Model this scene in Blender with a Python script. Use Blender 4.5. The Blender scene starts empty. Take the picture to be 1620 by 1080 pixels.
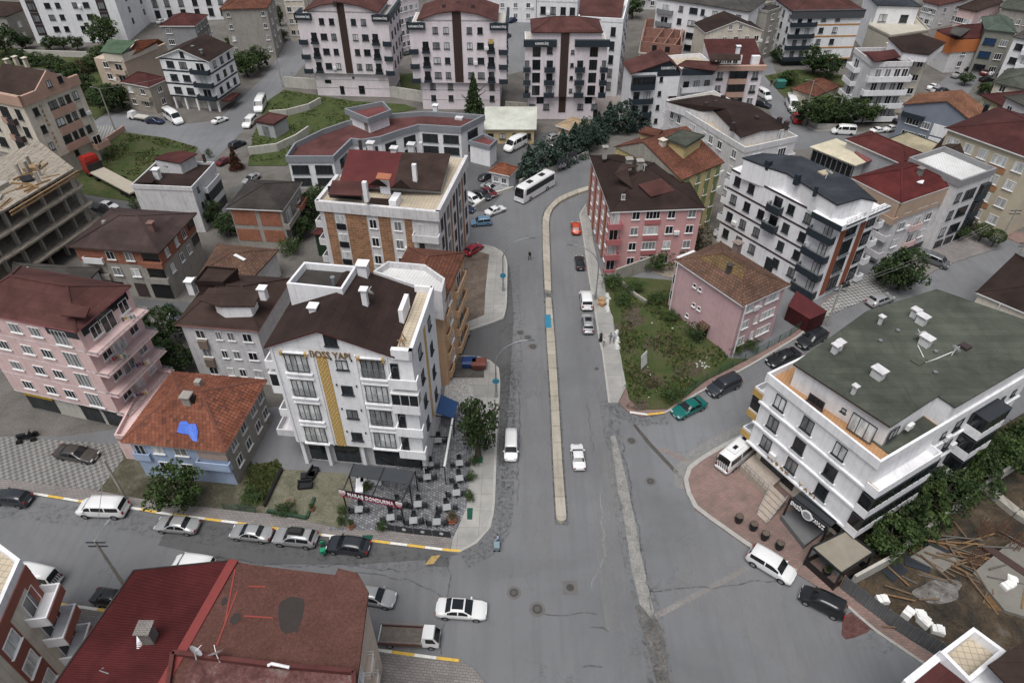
import bpy,math,random
from mathutils import Vector,Matrix
random.seed(7)
SC=bpy.context.scene
COL=SC.collection
# ------------------------------------------------------------------ camera, sky, sun, exposure
FPX,PITCH,CAMZ=1100.0,math.radians(40),63.0
cam=bpy.data.cameras.new('camera');cam.sensor_width=36;cam.lens=36*FPX/1620;cam.clip_end=6000
camo=bpy.data.objects.new('camera',cam);COL.objects.link(camo)
camo.location=(0,0,CAMZ);camo.rotation_euler=(math.pi/2-PITCH,0,0)
SC.camera=camo
SC.render.resolution_x,SC.render.resolution_y=1024,682
W=bpy.data.worlds.new('World');SC.world=W;W.use_nodes=True
nt=W.node_tree;nt.nodes.clear()
sky=nt.nodes.new('ShaderNodeTexSky');sky.sky_type='NISHITA';sky.sun_disc=False
SUN_EL,SUN_AZ=math.radians(68),math.radians(205)
sky.sun_elevation=SUN_EL;sky.sun_rotation=SUN_AZ;sky.air_density=1.2;sky.dust_density=4.0
hs=nt.nodes.new('ShaderNodeHueSaturation');hs.inputs['Saturation'].default_value=0.46   # overcast: the cloud cover greys the sky
bg=nt.nodes.new('ShaderNodeBackground');bg.inputs['Strength'].default_value=0.054
wo=nt.nodes.new('ShaderNodeOutputWorld')
nt.links.new(sky.outputs[0],hs.inputs['Color']);nt.links.new(hs.outputs[0],bg.inputs['Color']);nt.links.new(bg.outputs[0],wo.inputs[0])
sun=bpy.data.lights.new('sun','SUN');sun.energy=1.5;sun.angle=math.radians(42);sun.color=(1,.985,.96)
suno=bpy.data.objects.new('sun',sun);COL.objects.link(suno)
sd=Vector((math.sin(SUN_AZ)*math.cos(SUN_EL),math.cos(SUN_AZ)*math.cos(SUN_EL),math.sin(SUN_EL)))
suno.rotation_euler=sd.to_track_quat('Z','Y').to_euler()
SC.view_settings.view_transform='Standard';SC.view_settings.look='None'
SC.view_settings.exposure=0.82;SC.view_settings.gamma=1.0
SC.cycles.max_bounces=6;SC.cycles.diffuse_bounces=3;SC.cycles.use_denoising=True;SC.cycles.adaptive_threshold=.02;SC.cycles.transparent_max_bounces=6
# ------------------------------------------------------------------ geometry helpers
cp,sp=math.cos(PITCH),math.sin(PITCH)
def P(px,py,z=0.0):
    """point of the place at height z that the photograph shows at pixel (px, py)"""
    dx=(px-810)/FPX;dy=(540-py)/FPX
    d=Vector((dx,cp+dy*sp,-sp+dy*cp));t=(z-CAMZ)/d.z
    return Vector((t*d.x,t*d.y,z))
def lerp(a,b,t):return a+(b-a)*t
def srgb(h):
    h=h.lstrip('#');v=[int(h[i:i+2],16)/255 for i in (0,2,4)]
    return tuple(x/12.92 if x<=.04045 else ((x+.055)/1.055)**2.4 for x in v)

class MB:
    """collects faces, then builds ONE mesh object; every face gets a UV in metres (along, up-slope)"""
    def __init__(s):s.v=[];s.f=[];s.m=[]
    def quad(s,*p,m=0):
        n=len(s.v);s.v+=[tuple(q) for q in p];s.f.append(tuple(range(n,n+len(p))));s.m.append(m)
    def hexa(s,b,t,m=0):
        """b, t: matching bottom / top rings, ccw from above"""
        n=len(s.v);k=len(b);s.v+=[tuple(q) for q in b]+[tuple(q) for q in t]
        s.f.append(tuple(range(n+k-1,n-1,-1)));s.f.append(tuple(range(n+k,n+2*k)));s.m+=[m,m]
        for i in range(k):
            j=(i+1) % k;s.f.append((n+i,n+j,n+k+j,n+k+i));s.m.append(m)
    def box(s,x0,x1,y0,y1,z0,z1,m=0):
        s.hexa([(x0,y0,z0),(x1,y0,z0),(x1,y1,z0),(x0,y1,z0)],[(x0,y0,z1),(x1,y0,z1),(x1,y1,z1),(x0,y1,z1)],m)
    def prism(s,poly,z0,z1,m=0):
        s.hexa([(p[0],p[1],z0) for p in poly],[(p[0],p[1],z1) for p in poly],m)
    def obox(s,c,a,lx,ly,z0,z1,m=0):
        """box centred on c (xy), turned by angle a"""
        ca,sa=math.cos(a),math.sin(a);r=[]
        for x,y in ((-lx/2,-ly/2),(lx/2,-ly/2),(lx/2,ly/2),(-lx/2,ly/2)):r.append((c[0]+x*ca-y*sa,c[1]+x*sa+y*ca))
        s.prism(r,z0,z1,m)
    def bar(s,a,b,w,h=None,m=0):
        """square bar from a to b"""
        a=Vector(a);b=Vector(b);d=(b-a)
        if d.length<1e-6:return
        d.normalize();h=h or w
        u=d.cross(Vector((0,0,1)))
        if u.length<1e-3:u=Vector((1,0,0))
        u.normalize();v=u.cross(d).normalized();u=u*w/2;v=v*h/2
        s.hexa([a-u-v,a+u-v,a+u+v,a-u+v],[b-u-v,b+u-v,b+u+v,b-u+v],m)
    def tube(s,path,r,n=6,m=0,cap=True):
        rings=[];path=[Vector(q) for q in path]
        for i,p in enumerate(path):
            d=(path[min(i+1,len(path)-1)]-path[max(i-1,0)]).normalized()
            u=d.cross(Vector((0,0,1)))
            if u.length<1e-3:u=d.cross(Vector((0,1,0)))
            u.normalize();w=u.cross(d);rr=r[i] if isinstance(r,(list,tuple)) else r
            k=len(s.v)
            for j in range(n):
                a=2*math.pi*j/n;s.v.append(tuple(p+u*math.cos(a)*rr+w*math.sin(a)*rr))
            rings.append(k)
        for i in range(len(rings)-1):
            for j in range(n):
                a,b=rings[i],rings[i+1];s.f.append((a+j,a+(j+1) % n,b+(j+1) % n,b+j));s.m.append(m)
        if cap:
            s.f.append(tuple(rings[0]+j for j in range(n-1,-1,-1)));s.f.append(tuple(rings[-1]+j for j in range(n)));s.m+=[m,m]
    def cyl(s,c,r,z0,z1,n=12,m=0,r1=None):
        r1=r if r1 is None else r1
        b=[(c[0]+r*math.cos(2*math.pi*i/n),c[1]+r*math.sin(2*math.pi*i/n),z0) for i in range(n)]
        t=[(c[0]+r1*math.cos(2*math.pi*i/n),c[1]+r1*math.sin(2*math.pi*i/n),z1) for i in range(n)]
        s.hexa(b,t,m)
    def mesh(s,name,mats,smooth=False):
        me=bpy.data.meshes.new(name);me.from_pydata(s.v,[],s.f)
        if not isinstance(mats,(list,tuple)):mats=[mats]
        for q in mats:me.materials.append(q)
        if len(mats)>1:me.polygons.foreach_set('material_index',s.m)
        if smooth:me.polygons.foreach_set('use_smooth',[True]*len(s.f))
        uv=me.uv_layers.new(name='UVMap').data
        vs=me.vertices
        for p in me.polygons:
            n=p.normal
            if abs(n.z)>.999:h=Vector((1,0,0));u=Vector((0,1,0))
            else:h=Vector((-n.y,n.x,0)).normalized();u=n.cross(h)
            for li in p.loop_indices:
                q=vs[me.loops[li].vertex_index].co;uv[li].uv=(q.dot(h),q.dot(u))
        me.update();return me
    def build(s,name,mats,parent=None,smooth=False,loc=None):
        return link(name,s.mesh(name,mats,smooth),parent,loc)
def link(name,me,parent=None,loc=None,rz=0,scale=None):
    o=bpy.data.objects.new(name,me);COL.objects.link(o)
    if parent is not None:o.parent=parent
    if loc is not None:o.location=loc
    if rz:o.rotation_euler[2]=rz
    if scale:o.scale=scale
    return o
def tag(o,label=None,cat=None,group=None,kind=None):
    if label:o['label']=label
    if cat:o['category']=cat
    if group:o['group']=group
    if kind:o['kind']=kind
    return o
def empty(name,loc,rz=0):
    o=bpy.data.objects.new(name,None);COL.objects.link(o);o.location=loc;o.rotation_euler[2]=rz;o.empty_display_size=.3
    return o
def text_mesh(txt,size,depth,mat,width=None):
    """lettering as a mesh in the xz plane, facing -y, centred"""
    c=bpy.data.curves.new('lettering','FONT');c.body=txt;c.size=size;c.extrude=depth;c.align_x='CENTER';c.align_y='CENTER';c.resolution_u=2;c.offset=size*.012
    o=bpy.data.objects.new('tmp',c);COL.objects.link(o)
    dg=bpy.context.evaluated_depsgraph_get();me=bpy.data.meshes.new_from_object(o.evaluated_get(dg))
    bpy.data.objects.remove(o);bpy.data.curves.remove(c)
    me.transform(Matrix.Rotation(math.pi/2,4,'X'))
    if width:
        xs=[v.co.x for v in me.vertices];k=width/(max(xs)-min(xs));me.transform(Matrix.Diagonal((k,1,1,1)))
    me.materials.clear();me.materials.append(mat);me.name='lettering'
    return me
# ------------------------------------------------------------------ materials
MATS={}
def nodes(name):
    m=bpy.data.materials.new(name);m.use_nodes=True;t=m.node_tree;b=t.nodes['Principled BSDF'];return m,t,b
def noise(t,vec,scale,detail=4,rough=.6,dist=0):
    n=t.nodes.new('ShaderNodeTexNoise');n.inputs['Scale'].default_value=scale;n.inputs['Detail'].default_value=detail
    n.inputs['Roughness'].default_value=rough;n.inputs['Distortion'].default_value=dist
    if vec is not None:t.links.new(vec,n.inputs['Vector'])
    return n.outputs['Fac']
def ramp(t,fac,stops):
    r=t.nodes.new('ShaderNodeValToRGB');e=r.color_ramp.elements
    while len(e)<len(stops):e.new(.5)
    for i,(p,c) in enumerate(stops):e[i].position=p;e[i].color=(*c,1) if len(c)==3 else c
    t.links.new(fac,r.inputs[0]);return r.outputs[0]
def mixc(t,fac,a,b,mode='MIX'):
    n=t.nodes.new('ShaderNodeMix');n.data_type='RGBA';n.blend_type=mode
    for s,v in ((n.inputs[0],fac),(n.inputs[6],a),(n.inputs[7],b)):
        if isinstance(v,(int,float)):s.default_value=v
        elif isinstance(v,tuple):s.default_value=(*v,1) if len(v)==3 else v
        else:t.links.new(v,s)
    return n.outputs[2]
def mathn(t,op,a,b=None):
    n=t.nodes.new('ShaderNodeMath');n.operation=op
    for s,v in ((n.inputs[0],a),(n.inputs[1],b)):
        if v is None:continue
        if isinstance(v,(int,float)):s.default_value=v
        else:t.links.new(v,s)
    return n.outputs[0]
def coords(t,which='pos',scale=None):
    if which=='pos':v=t.nodes.new('ShaderNodeNewGeometry').outputs['Position']
    elif which=='uv':v=t.nodes.new('ShaderNodeTexCoord').outputs['UV']
    else:v=t.nodes.new('ShaderNodeTexCoord').outputs['Object']
    if scale:
        mp=t.nodes.new('ShaderNodeMapping');mp.inputs['Scale'].default_value=scale;t.links.new(v,mp.inputs['Vector']);v=mp.outputs[0]
    return v
def bump(t,b,h,strength=.3,dist=.02):
    n=t.nodes.new('ShaderNodeBump');n.inputs['Strength'].default_value=strength;n.inputs['Distance'].default_value=dist
    t.links.new(h,n.inputs['Height']);t.links.new(n.outputs[0],b.inputs['Normal'])
def dk(c,k):return tuple(max(0,min(1,x*k)) for x in c)
def plain(name,col,rough=.6,metal=0,var=.12,scale=1.5,spec=.4):
    """coloured surface with a little mottling"""
    key=('plain',name)
    if key in MATS:return MATS[key]
    if isinstance(col,str):col=srgb(col)
    m,t,b=nodes(name);b.inputs['Roughness'].default_value=rough;b.inputs['Metallic'].default_value=metal;b.inputs['Specular IOR Level'].default_value=spec
    f=noise(t,coords(t),scale,5,.65)
    t.links.new(ramp(t,f,[(.25,dk(col,1-var)),(.75,dk(col,1+var))]),b.inputs['Base Color'])
    MATS[key]=m;return m
def wallmat(name,col,dirt=.28,rough=.85,dirtcol=(.16,.145,.125)):
    """render / paint on masonry: blotches, rain streaks running down, fine grain"""
    key=('wall',name)
    if key in MATS:return MATS[key]
    if isinstance(col,str):col=srgb(col)
    m,t,b=nodes(name);b.inputs['Roughness'].default_value=rough;b.inputs['Specular IOR Level'].default_value=.25
    pos=coords(t)
    f1=noise(t,pos,.35,5,.6);c1=ramp(t,f1,[(.3,dk(col,.9)),(.7,dk(col,1.05))])
    st=noise(t,coords(t,'uv',(2.2,.12,1)),1.0,5,.7);s2=ramp(t,st,[(.48,(0,0,0)),(.70,(1,1,1))])
    f3=noise(t,pos,1.3,6,.7);s3=ramp(t,f3,[(.5,(0,0,0)),(.72,(1,1,1))])
    k=mathn(t,'MULTIPLY',mathn(t,'ADD',s2,s3),dirt)
    t.links.new(mixc(t,k,c1,dk(dirtcol,1.0)),b.inputs['Base Color'])
    bump(t,b,noise(t,pos,9,3,.6),.15,.01)
    MATS[key]=m;return m
def roofmat(name,col,kind='bitumen',rough=.9):
    """bitumen: felt strips along the eaves, patches; tile: rows and columns; metal: standing ribs"""
    key=('roof',name)
    if key in MATS:return MATS[key]
    if isinstance(col,str):col=srgb(col)
    m,t,b=nodes(name);b.inputs['Roughness'].default_value=rough;b.inputs['Specular IOR Level'].default_value=.2
    pos=coords(t);uv=coords(t,'uv')
    f1=noise(t,pos,.22,6,.65,.4);c=ramp(t,f1,[(.34,dk(col,.70)),(.5,col),(.66,dk(col,1.3))])
    f2=noise(t,coords(t,'uv',(1.6,.18,1)),1,5,.7);c=mixc(t,mathn(t,'MULTIPLY',ramp(t,f2,[(.5,(0,0,0)),(.8,(1,1,1))]),.35),c,dk(col,.5))
    if kind=='bitumen':
        br=t.nodes.new('ShaderNodeTexBrick');t.links.new(uv,br.inputs['Vector']);br.inputs['Scale'].default_value=1
        br.inputs['Brick Width'].default_value=6.0;br.inputs['Row Height'].default_value=1.0;br.inputs['Mortar Size'].default_value=.018
        br.inputs['Color1'].default_value=(1,1,1,1);br.inputs['Color2'].default_value=(.80,.80,.80,1);br.inputs['Mortar'].default_value=(.55,.55,.55,1)
        c=mixc(t,1.0,c,br.outputs['Color'],'MULTIPLY')
        h=noise(t,pos,14,2,.5);bump(t,b,h,.25,.01)
    elif kind=='tile':
        br=t.nodes.new('ShaderNodeTexBrick');t.links.new(uv,br.inputs['Vector']);br.inputs['Scale'].default_value=1
        br.inputs['Brick Width'].default_value=.5;br.inputs['Row Height'].default_value=.42;br.inputs['Mortar Size'].default_value=.05;br.inputs['Mortar Smooth'].default_value=.6
        br.inputs['Color1'].default_value=(1.15,1.1,1.05,1);br.inputs['Color2'].default_value=(.72,.74,.76,1);br.inputs['Mortar'].default_value=(.36,.36,.36,1)
        c=mixc(t,1.0,c,br.outputs['Color'],'MULTIPLY');bump(t,b,br.outputs['Fac'],-.8,.05)
        s3=ramp(t,noise(t,pos,2.6,6,.75),[(.55,(0,0,0)),(.75,(1,1,1))]);c=mixc(t,mathn(t,'MULTIPLY',s3,.5),c,(.05,.045,.035))
    elif kind=='metal':
        w=t.nodes.new('ShaderNodeTexWave');w.bands_direction='X';w.inputs['Scale'].default_value=1.6;t.links.new(uv,w.inputs['Vector'])
        c=mixc(t,.35,c,ramp(t,w.outputs['Fac'],[(.1,dk(col,.45)),(.5,dk(col,1.15))]));bump(t,b,w.outputs['Fac'],.6,.05);b.inputs['Roughness'].default_value=.55
    elif kind=='flat':
        s3=ramp(t,noise(t,pos,.9,6,.75),[(.5,(0,0,0)),(.72,(1,1,1))]);c=mixc(t,mathn(t,'MULTIPLY',s3,.4),c,dk(col,.45));bump(t,b,noise(t,pos,8,3,.6),.2,.02)
    t.links.new(c,b.inputs['Base Color']);MATS[key]=m;return m
def glassmat(name,col,rough=.08):
    key=('glass',name)
    if key in MATS:return MATS[key]
    m,t,b=nodes(name);b.inputs['Roughness'].default_value=rough;b.inputs['Specular IOR Level'].default_value=.6
    pos=coords(t,'pos',(1,1,.25));f=noise(t,pos,1.7,3,.6)
    t.links.new(ramp(t,f,[(.35,dk(col,.55)),(.65,dk(col,1.35))]),b.inputs['Base Color']);MATS[key]=m;return m
def brickmat(name,col,mortar=(.3,.28,.26),bw=.3,rh=.14):
    key=('brick',name)
    if key in MATS:return MATS[key]
    m,t,b=nodes(name);b.inputs['Roughness'].default_value=.9
    br=t.nodes.new('ShaderNodeTexBrick');t.links.new(coords(t,'uv'),br.inputs['Vector']);br.inputs['Scale'].default_value=1
    br.inputs['Brick Width'].default_value=bw;br.inputs['Row Height'].default_value=rh;br.inputs['Mortar Size'].default_value=.015
    br.inputs['Color1'].default_value=(*dk(col,1.2),1);br.inputs['Color2'].default_value=(*dk(col,.75),1);br.inputs['Mortar'].default_value=(*mortar,1)
    f=ramp(t,noise(t,coords(t),.9,5,.7),[(.3,(.7,.7,.7)),(.7,(1.1,1.1,1.1))])
    t.links.new(mixc(t,1,br.outputs['Color'],f,'MULTIPLY'),b.inputs['Base Color']);bump(t,b,br.outputs['Fac'],-.3,.02)
    MATS[key]=m;return m
def asphalt(name,col=.10,wet=.35,tint=(1,1.0,1.03)):
    key=('asph',name)
    if key in MATS:return MATS[key]
    m,t,b=nodes(name);pos=coords(t);base=tuple(col*x for x in tint)
    f1=noise(t,pos,.06,6,.6,.6);c=ramp(t,f1,[(.36,dk(base,.78)),(.5,base),(.63,dk(base,1.16))])
    lon=noise(t,coords(t,'pos',(.9,.05,1)),1,5,.65)      # wear along the carriageway
    c=mixc(t,mathn(t,'MULTIPLY',ramp(t,lon,[(.47,(0,0,0)),(.62,(1,1,1))]),.30),c,dk(base,.62))
    st=noise(t,pos,.55,7,.75,.3);k=ramp(t,st,[(.56,(0,0,0)),(.68,(1,1,1))])
    c=mixc(t,mathn(t,'MULTIPLY',k,wet),c,dk(base,.38))
    sp_=noise(t,pos,22,2,.8);c=mixc(t,.24,c,ramp(t,sp_,[(.3,dk(base,.4)),(.7,dk(base,1.9))]))
    cr=t.nodes.new('ShaderNodeTexVoronoi');cr.feature='DISTANCE_TO_EDGE';cr.inputs['Scale'].default_value=.13;cr.inputs['Randomness'].default_value=1
    wv=t.nodes.new('ShaderNodeMix');wv.data_type='VECTOR';wv.inputs[0].default_value=.12
    nz=t.nodes.new('ShaderNodeTexNoise');nz.inputs['Scale'].default_value=.5;nz.inputs['Detail'].default_value=5;t.links.new(pos,nz.inputs['Vector'])
    vm=t.nodes.new('ShaderNodeVectorMath');vm.operation='MULTIPLY_ADD';t.links.new(nz.outputs['Color'],vm.inputs[0]);vm.inputs[1].default_value=(6,6,6);t.links.new(pos,vm.inputs[2])
    t.links.new(vm.outputs[0],cr.inputs['Vector'])
    ck=ramp(t,cr.outputs['Distance'],[(.0,(1,1,1)),(.010,(0,0,0))])
    ck=mathn(t,'MULTIPLY',ck,ramp(t,noise(t,pos,.1,2),[(.5,(0,0,0)),(.6,(1,1,1))]))
    c=mixc(t,mathn(t,'MULTIPLY',ck,.55),c,dk(base,.35))
    t.links.new(c,b.inputs['Base Color'])
    t.links.new(ramp(t,st,[(.5,(.85,)*3),(.75,(.45,)*3)]),b.inputs['Roughness'])
    bump(t,b,sp_,.2,.01);MATS[key]=m;return m
def paving(name,c1,c2,mortar,bw=.4,rh=.4,offset=.5,rot=0,checker=False,wear=.35):
    key=('pave',name)
    if key in MATS:return MATS[key]
    m,t,b=nodes(name);b.inputs['Roughness'].default_value=.8;pos=coords(t)
    mp=t.nodes.new('ShaderNodeMapping');mp.inputs['Rotation'].default_value=(0,0,rot);t.links.new(pos,mp.inputs['Vector'])
    if checker:
        ch=t.nodes.new('ShaderNodeTexChecker');t.links.new(mp.outputs[0],ch.inputs['Vector']);ch.inputs['Scale'].default_value=1/bw
        ch.inputs['Color1'].default_value=(*c1,1);ch.inputs['Color2'].default_value=(*c2,1);c=ch.outputs['Color']
    else:
        br=t.nodes.new('ShaderNodeTexBrick');t.links.new(mp.outputs[0],br.inputs['Vector']);br.inputs['Scale'].default_value=1;br.offset=offset
        br.inputs['Brick Width'].default_value=bw;br.inputs['Row Height'].default_value=rh;br.inputs['Mortar Size'].default_value=.03
        br.inputs['Color1'].default_value=(*c1,1);br.inputs['Color2'].default_value=(*c2,1);br.inputs['Mortar'].default_value=(*mortar,1);c=br.outputs['Color']
        bump(t,b,br.outputs['Fac'],-.25,.01)
    f=noise(t,pos,.8,6,.7);c=mixc(t,mathn(t,'MULTIPLY',ramp(t,f,[(.45,(0,0,0)),(.75,(1,1,1))]),wear),c,dk(mortar,.55))
    f2=noise(t,pos,.15,4,.6);c=mixc(t,1,c,ramp(t,f2,[(.3,(.8,)*3),(.7,(1.15,)*3)]),'MULTIPLY')
    t.links.new(c,b.inputs['Base Color']);MATS[key]=m;return m
def soil(name,cols,scale=.4,bumpd=.15):
    key=('soil',name)
    if key in MATS:return MATS[key]
    m,t,b=nodes(name);b.inputs['Roughness'].default_value=.95;b.inputs['Specular IOR Level'].default_value=.15;pos=coords(t)
    f=noise(t,pos,scale,8,.72,.5);n=len(cols);c=ramp(t,f,[(.3+.42*i/(n-1),q) for i,q in enumerate(cols)])
    f2=noise(t,pos,5,5,.8);c=mixc(t,1,c,ramp(t,f2,[(.3,(.6,)*3),(.7,(1.35,)*3)]),'MULTIPLY')
    t.links.new(c,b.inputs['Base Color']);bump(t,b,noise(t,pos,3,6,.7),.6,bumpd);MATS[key]=m;return m

def grime(name,col,thr=.5,scale=.9,stretch=(1,1,1),mx=.55):
    # loose dirt: patchy film over whatever it lies on
    m,t,b=nodes(name);b.inputs['Roughness'].default_value=.85;b.inputs['Base Color'].default_value=(*col,1)
    f=noise(t,coords(t,'pos',stretch),scale,9,.78,.3);t.links.new(ramp(t,f,[(thr-.07,(0,0,0)),(thr+.09,(mx,)*3)]),b.inputs['Alpha']);return m
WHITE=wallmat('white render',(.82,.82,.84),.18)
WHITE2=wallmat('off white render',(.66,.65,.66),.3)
CREAM=wallmat('cream render',(.66,.60,.51),.28)
LILAC=wallmat('pale lilac render',(.76,.69,.72),.16)
GREYW=wallmat('bare cement render',(.33,.31,.28),.45)
PINK=wallmat('pale pink render',(.68,.50,.485),.22)
PINK2=wallmat('strong pink render',(.60,.34,.335),.2)
PINK3=wallmat('dusty pink render',(.58,.39,.405),.16)
ROSE=wallmat('dark rose render',(.42,.14,.15),.2)
CONC=wallmat('concrete',(.36,.34,.30),.4,.9,(.1,.09,.08))
CONC2=wallmat('pale concrete',(.50,.48,.44),.3,.9,(.12,.11,.1))
NAVY=plain('dark slate paint',(.022,.032,.042),.5)
DKBAND=plain('dark brown band',(.05,.035,.035),.6)
BLACK=plain('black metal',(.012,.013,.015),.4)
WHITEP=plain('white pvc',(.72,.72,.72),.35)
DKFRAME=plain('anthracite frame',(.03,.034,.04),.4)
GALV=plain('galvanised steel',(.35,.37,.38),.4,.6)
WOOD=plain('timber',(.30,.19,.10),.85,0,.3,3)
GLASSES=[glassmat('dark window glass',(.022,.027,.032)),glassmat('window glass with half drawn curtain',(.19,.195,.20),.15),glassmat('window glass with net curtain',(.55,.56,.56),.25),glassmat('deep window glass',(.012,.014,.017))]
GDARK=GLASSES[3]
# ------------------------------------------------------------------ building kit
_wc={}
def window_mesh(w,h,n,fm,sill,tr):
    k=('f',round(w,2),round(h,2),n,fm.name,sill,tr)
    if k not in _wc:
        b=MB();t=.07
        b.box(-w/2,w/2,-.09,.0,0,t);b.box(-w/2,w/2,-.09,0,h-t,h)
        b.box(-w/2,-w/2+t,-.09,0,t,h-t);b.box(w/2-t,w/2,-.09,0,t,h-t)
        for i in range(1,n):
            x=-w/2+w*i/n;b.box(x-t/2,x+t/2,-.085,0,t,h-t)
        if tr:b.box(-w/2+t,w/2-t,-.08,0,h*.68,h*.68+.06)
        if sill:b.box(-w/2-.1,w/2+.1,-.2,0,-.09,-.002)
        _wc[k]=b.mesh('window',fm)
    return _wc[k]
def pane_mesh(w,h,gm):
    k=('p',round(w,2),round(h,2),gm.name)
    if k not in _wc:
        b=MB();b.box(-w/2+.07,w/2-.07,-.04,-.01,.07,h-.07);_wc[k]=b.mesh('pane',gm)
    return _wc[k]
class Bld:
    def __init__(s,name,label,A,B,C,h,wall,cat='building',group=None,skew=False,depth=None,c4=None):
        s.h=h;s.wall_m=wall
        if c4:pts=[P(x,y,h) for x,y in c4]
        else:
            a,b,c=P(*A,h),P(*B,h),P(*C,h)
            if not skew:
                t=(b-a).normalized();nn=Vector((-t.y,t.x,0));dd=depth or max(3,(c-b).dot(nn));c=b+nn*dd
            pts=[a,b,c,a+(c-b)]
        o=sum(pts,Vector())/len(pts);s.o=Vector((o.x,o.y,0))
        s.c=[Vector((p.x-o.x,p.y-o.y,0)) for p in pts];s.n=len(pts)
        s.root=empty(name,s.o);tag(s.root,label,cat,group)
        s.rnd=random.Random(hash(label) % 9973 if False else len(label)*131+sum(map(ord,label)))
        s.roofo=None
    def t(s,i):return (s.c[(i+1) % s.n]-s.c[i % s.n]).normalized()
    def nrm(s,i):t=s.t(i);return Vector((t.y,-t.x,0))
    def L(s,i):return (s.c[(i+1) % s.n]-s.c[i % s.n]).length
    def p(s,i,u,z=0,d=0):q=s.c[i % s.n]+s.t(i)*u+s.nrm(i)*d;return Vector((q.x,q.y,z))
    def inset(s,d):
        out=[]
        for i in range(s.n):
            n0,n1=s.nrm(i-1),s.nrm(i);k=1+n0.dot(n1);out.append(s.c[i]-(n0+n1)*(d/max(k,.2)))
        return out
    def loc(s,px,py,z):q=P(px,py,z)-s.o;return q
    def walls(s,z0=0,z1=None,m=None,inset=0,name='wall'):
        b=MB();b.prism(s.inset(inset) if inset else s.c,z0,s.h if z1 is None else z1);o=b.build(name,m or s.wall_m,s.root);return o
    def fbox(s,i,u0,u1,z0,z1,d0,d1,mb=None,m=0):
        own=mb is None;mb=mb or MB()
        mb.hexa([s.p(i,u0,z0,d1),s.p(i,u1,z0,d1),s.p(i,u1,z0,d0),s.p(i,u0,z0,d0)],[s.p(i,u0,z1,d1),s.p(i,u1,z1,d1),s.p(i,u1,z1,d0),s.p(i,u0,z1,d0)],m)
        return mb
    def piece(s,name,i,u0,u1,z0,z1,d0,d1,m):return s.fbox(i,u0,u1,z0,z1,d0,d1).build(name,m,s.root)
    def band(s,i,z0,z1,m,d=.06,u0=0,u1=None,name='band'):return s.piece(name,i,u0,s.L(i) if u1 is None else u1,z0,z1,.002,d,m)
    def win(s,i,u,z,w=1.3,h=1.35,style='white',n=2,g=None,sill=True,d=0,tr=False,name='window'):
        fm={'white':WHITEP,'dark':DKFRAME}.get(style,style)
        if g is None:g=s.rnd.choices((0,1,2,3),(4,3,2,3))[0]
        q=s.p(i,u,z,d);t=s.t(i);a=math.atan2(t.y,t.x)
        o=link(name,window_mesh(w,h,n,fm,sill,tr),s.root,q,a);link('pane',pane_mesh(w,h,GLASSES[g] if isinstance(g,int) else g),o)
        if sill and .9<w<1.6 and z>3 and s.rnd.random()<.07:s.piece('air_conditioner',i,u+w/2+.2,u+w/2+1.05,z-.1,z+.5,d+.03,d+.38,WHITEP)
        return o
    def grid(s,i,us,zs,w=1.3,h=1.35,style='white',n=2,skip=(),**k):
        L=s.L(i)
        for a,u in enumerate(us):
            for b_,z in enumerate(zs):
                if (a,b_) in skip:continue
                s.win(i,u*L,z,w,h,style,n,**k)
    def balcony(s,i,u0,u1,z,dep=1.3,m=None,ph=1.0,door=True,rail=None,slab=.18,dstyle='white',enc=False,encg=None,d=0,name='balcony'):
        m=m or s.wall_m;b=MB();t=.13
        s.fbox(i,u0,u1,z-slab,z,d-.02,d+dep,b)
        if rail is None or rail=='top':
            s.fbox(i,u0,u1,z,z+ph,d+dep-t,d+dep,b);s.fbox(i,u0,u0+t,z,z+ph,d,d+dep-t,b);s.fbox(i,u1-t,u1,z,z+ph,d,d+dep-t,b)
        o=b.build(name,m,s.root)
        if rail:
            r=MB();z1=z+ph+(.25 if rail=='top' else 0);zb=z+ph if rail=='top' else z
            P4=[s.p(i,u0+.05,0,d),s.p(i,u0+.05,0,d+dep-.05),s.p(i,u1-.05,0,d+dep-.05),s.p(i,u1-.05,0,d)]
            for a,c in zip(P4,P4[1:]):
                for zz in (z1,(z1+zb)/2):r.bar((a.x,a.y,zz),(c.x,c.y,zz),.05)
                k=max(1,int((c-a).length/.8))
                for j in range(k+1):q=lerp(a,c,j/k);r.bar((q.x,q.y,zb),(q.x,q.y,z1),.04)
            r.build('railing',GALV if rail=='top' else rail if not isinstance(rail,str) else DKFRAME,o)
        if door:s.win(i,(u0+u1)/2,z+.05,min(2.0,(u1-u0)*.6),2.1,dstyle,2,sill=False,d=d)
        if enc:
            e=MB();g=encg or GDARK
            s.fbox(i,u0+.04,u1-.04,z+ph,z+2.55,d+dep-.1,d+dep-.03,e);s.fbox(i,u0+.03,u0+.1,z+ph,z+2.55,d,d+dep-.1,e);s.fbox(i,u1-.1,u1-.03,z+ph,z+2.55,d,d+dep-.1,e)
            e.build('glazing',g,o)
            k=MB();nn=max(2,int((u1-u0)/.9))
            for j in range(nn+1):u=lerp(u0+.06,u1-.06,j/nn);s.fbox(i,u-.03,u+.03,z+ph,z+2.55,d+dep-.12,d+dep,k)
            s.fbox(i,u0,u1,z+2.55,z+2.68,d,d+dep+.03,k);k.build('glazing_frame',DKFRAME if dstyle=='dark' else WHITEP,o)
        return o
    def eave(s,oh):return s.inset(-oh)
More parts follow.
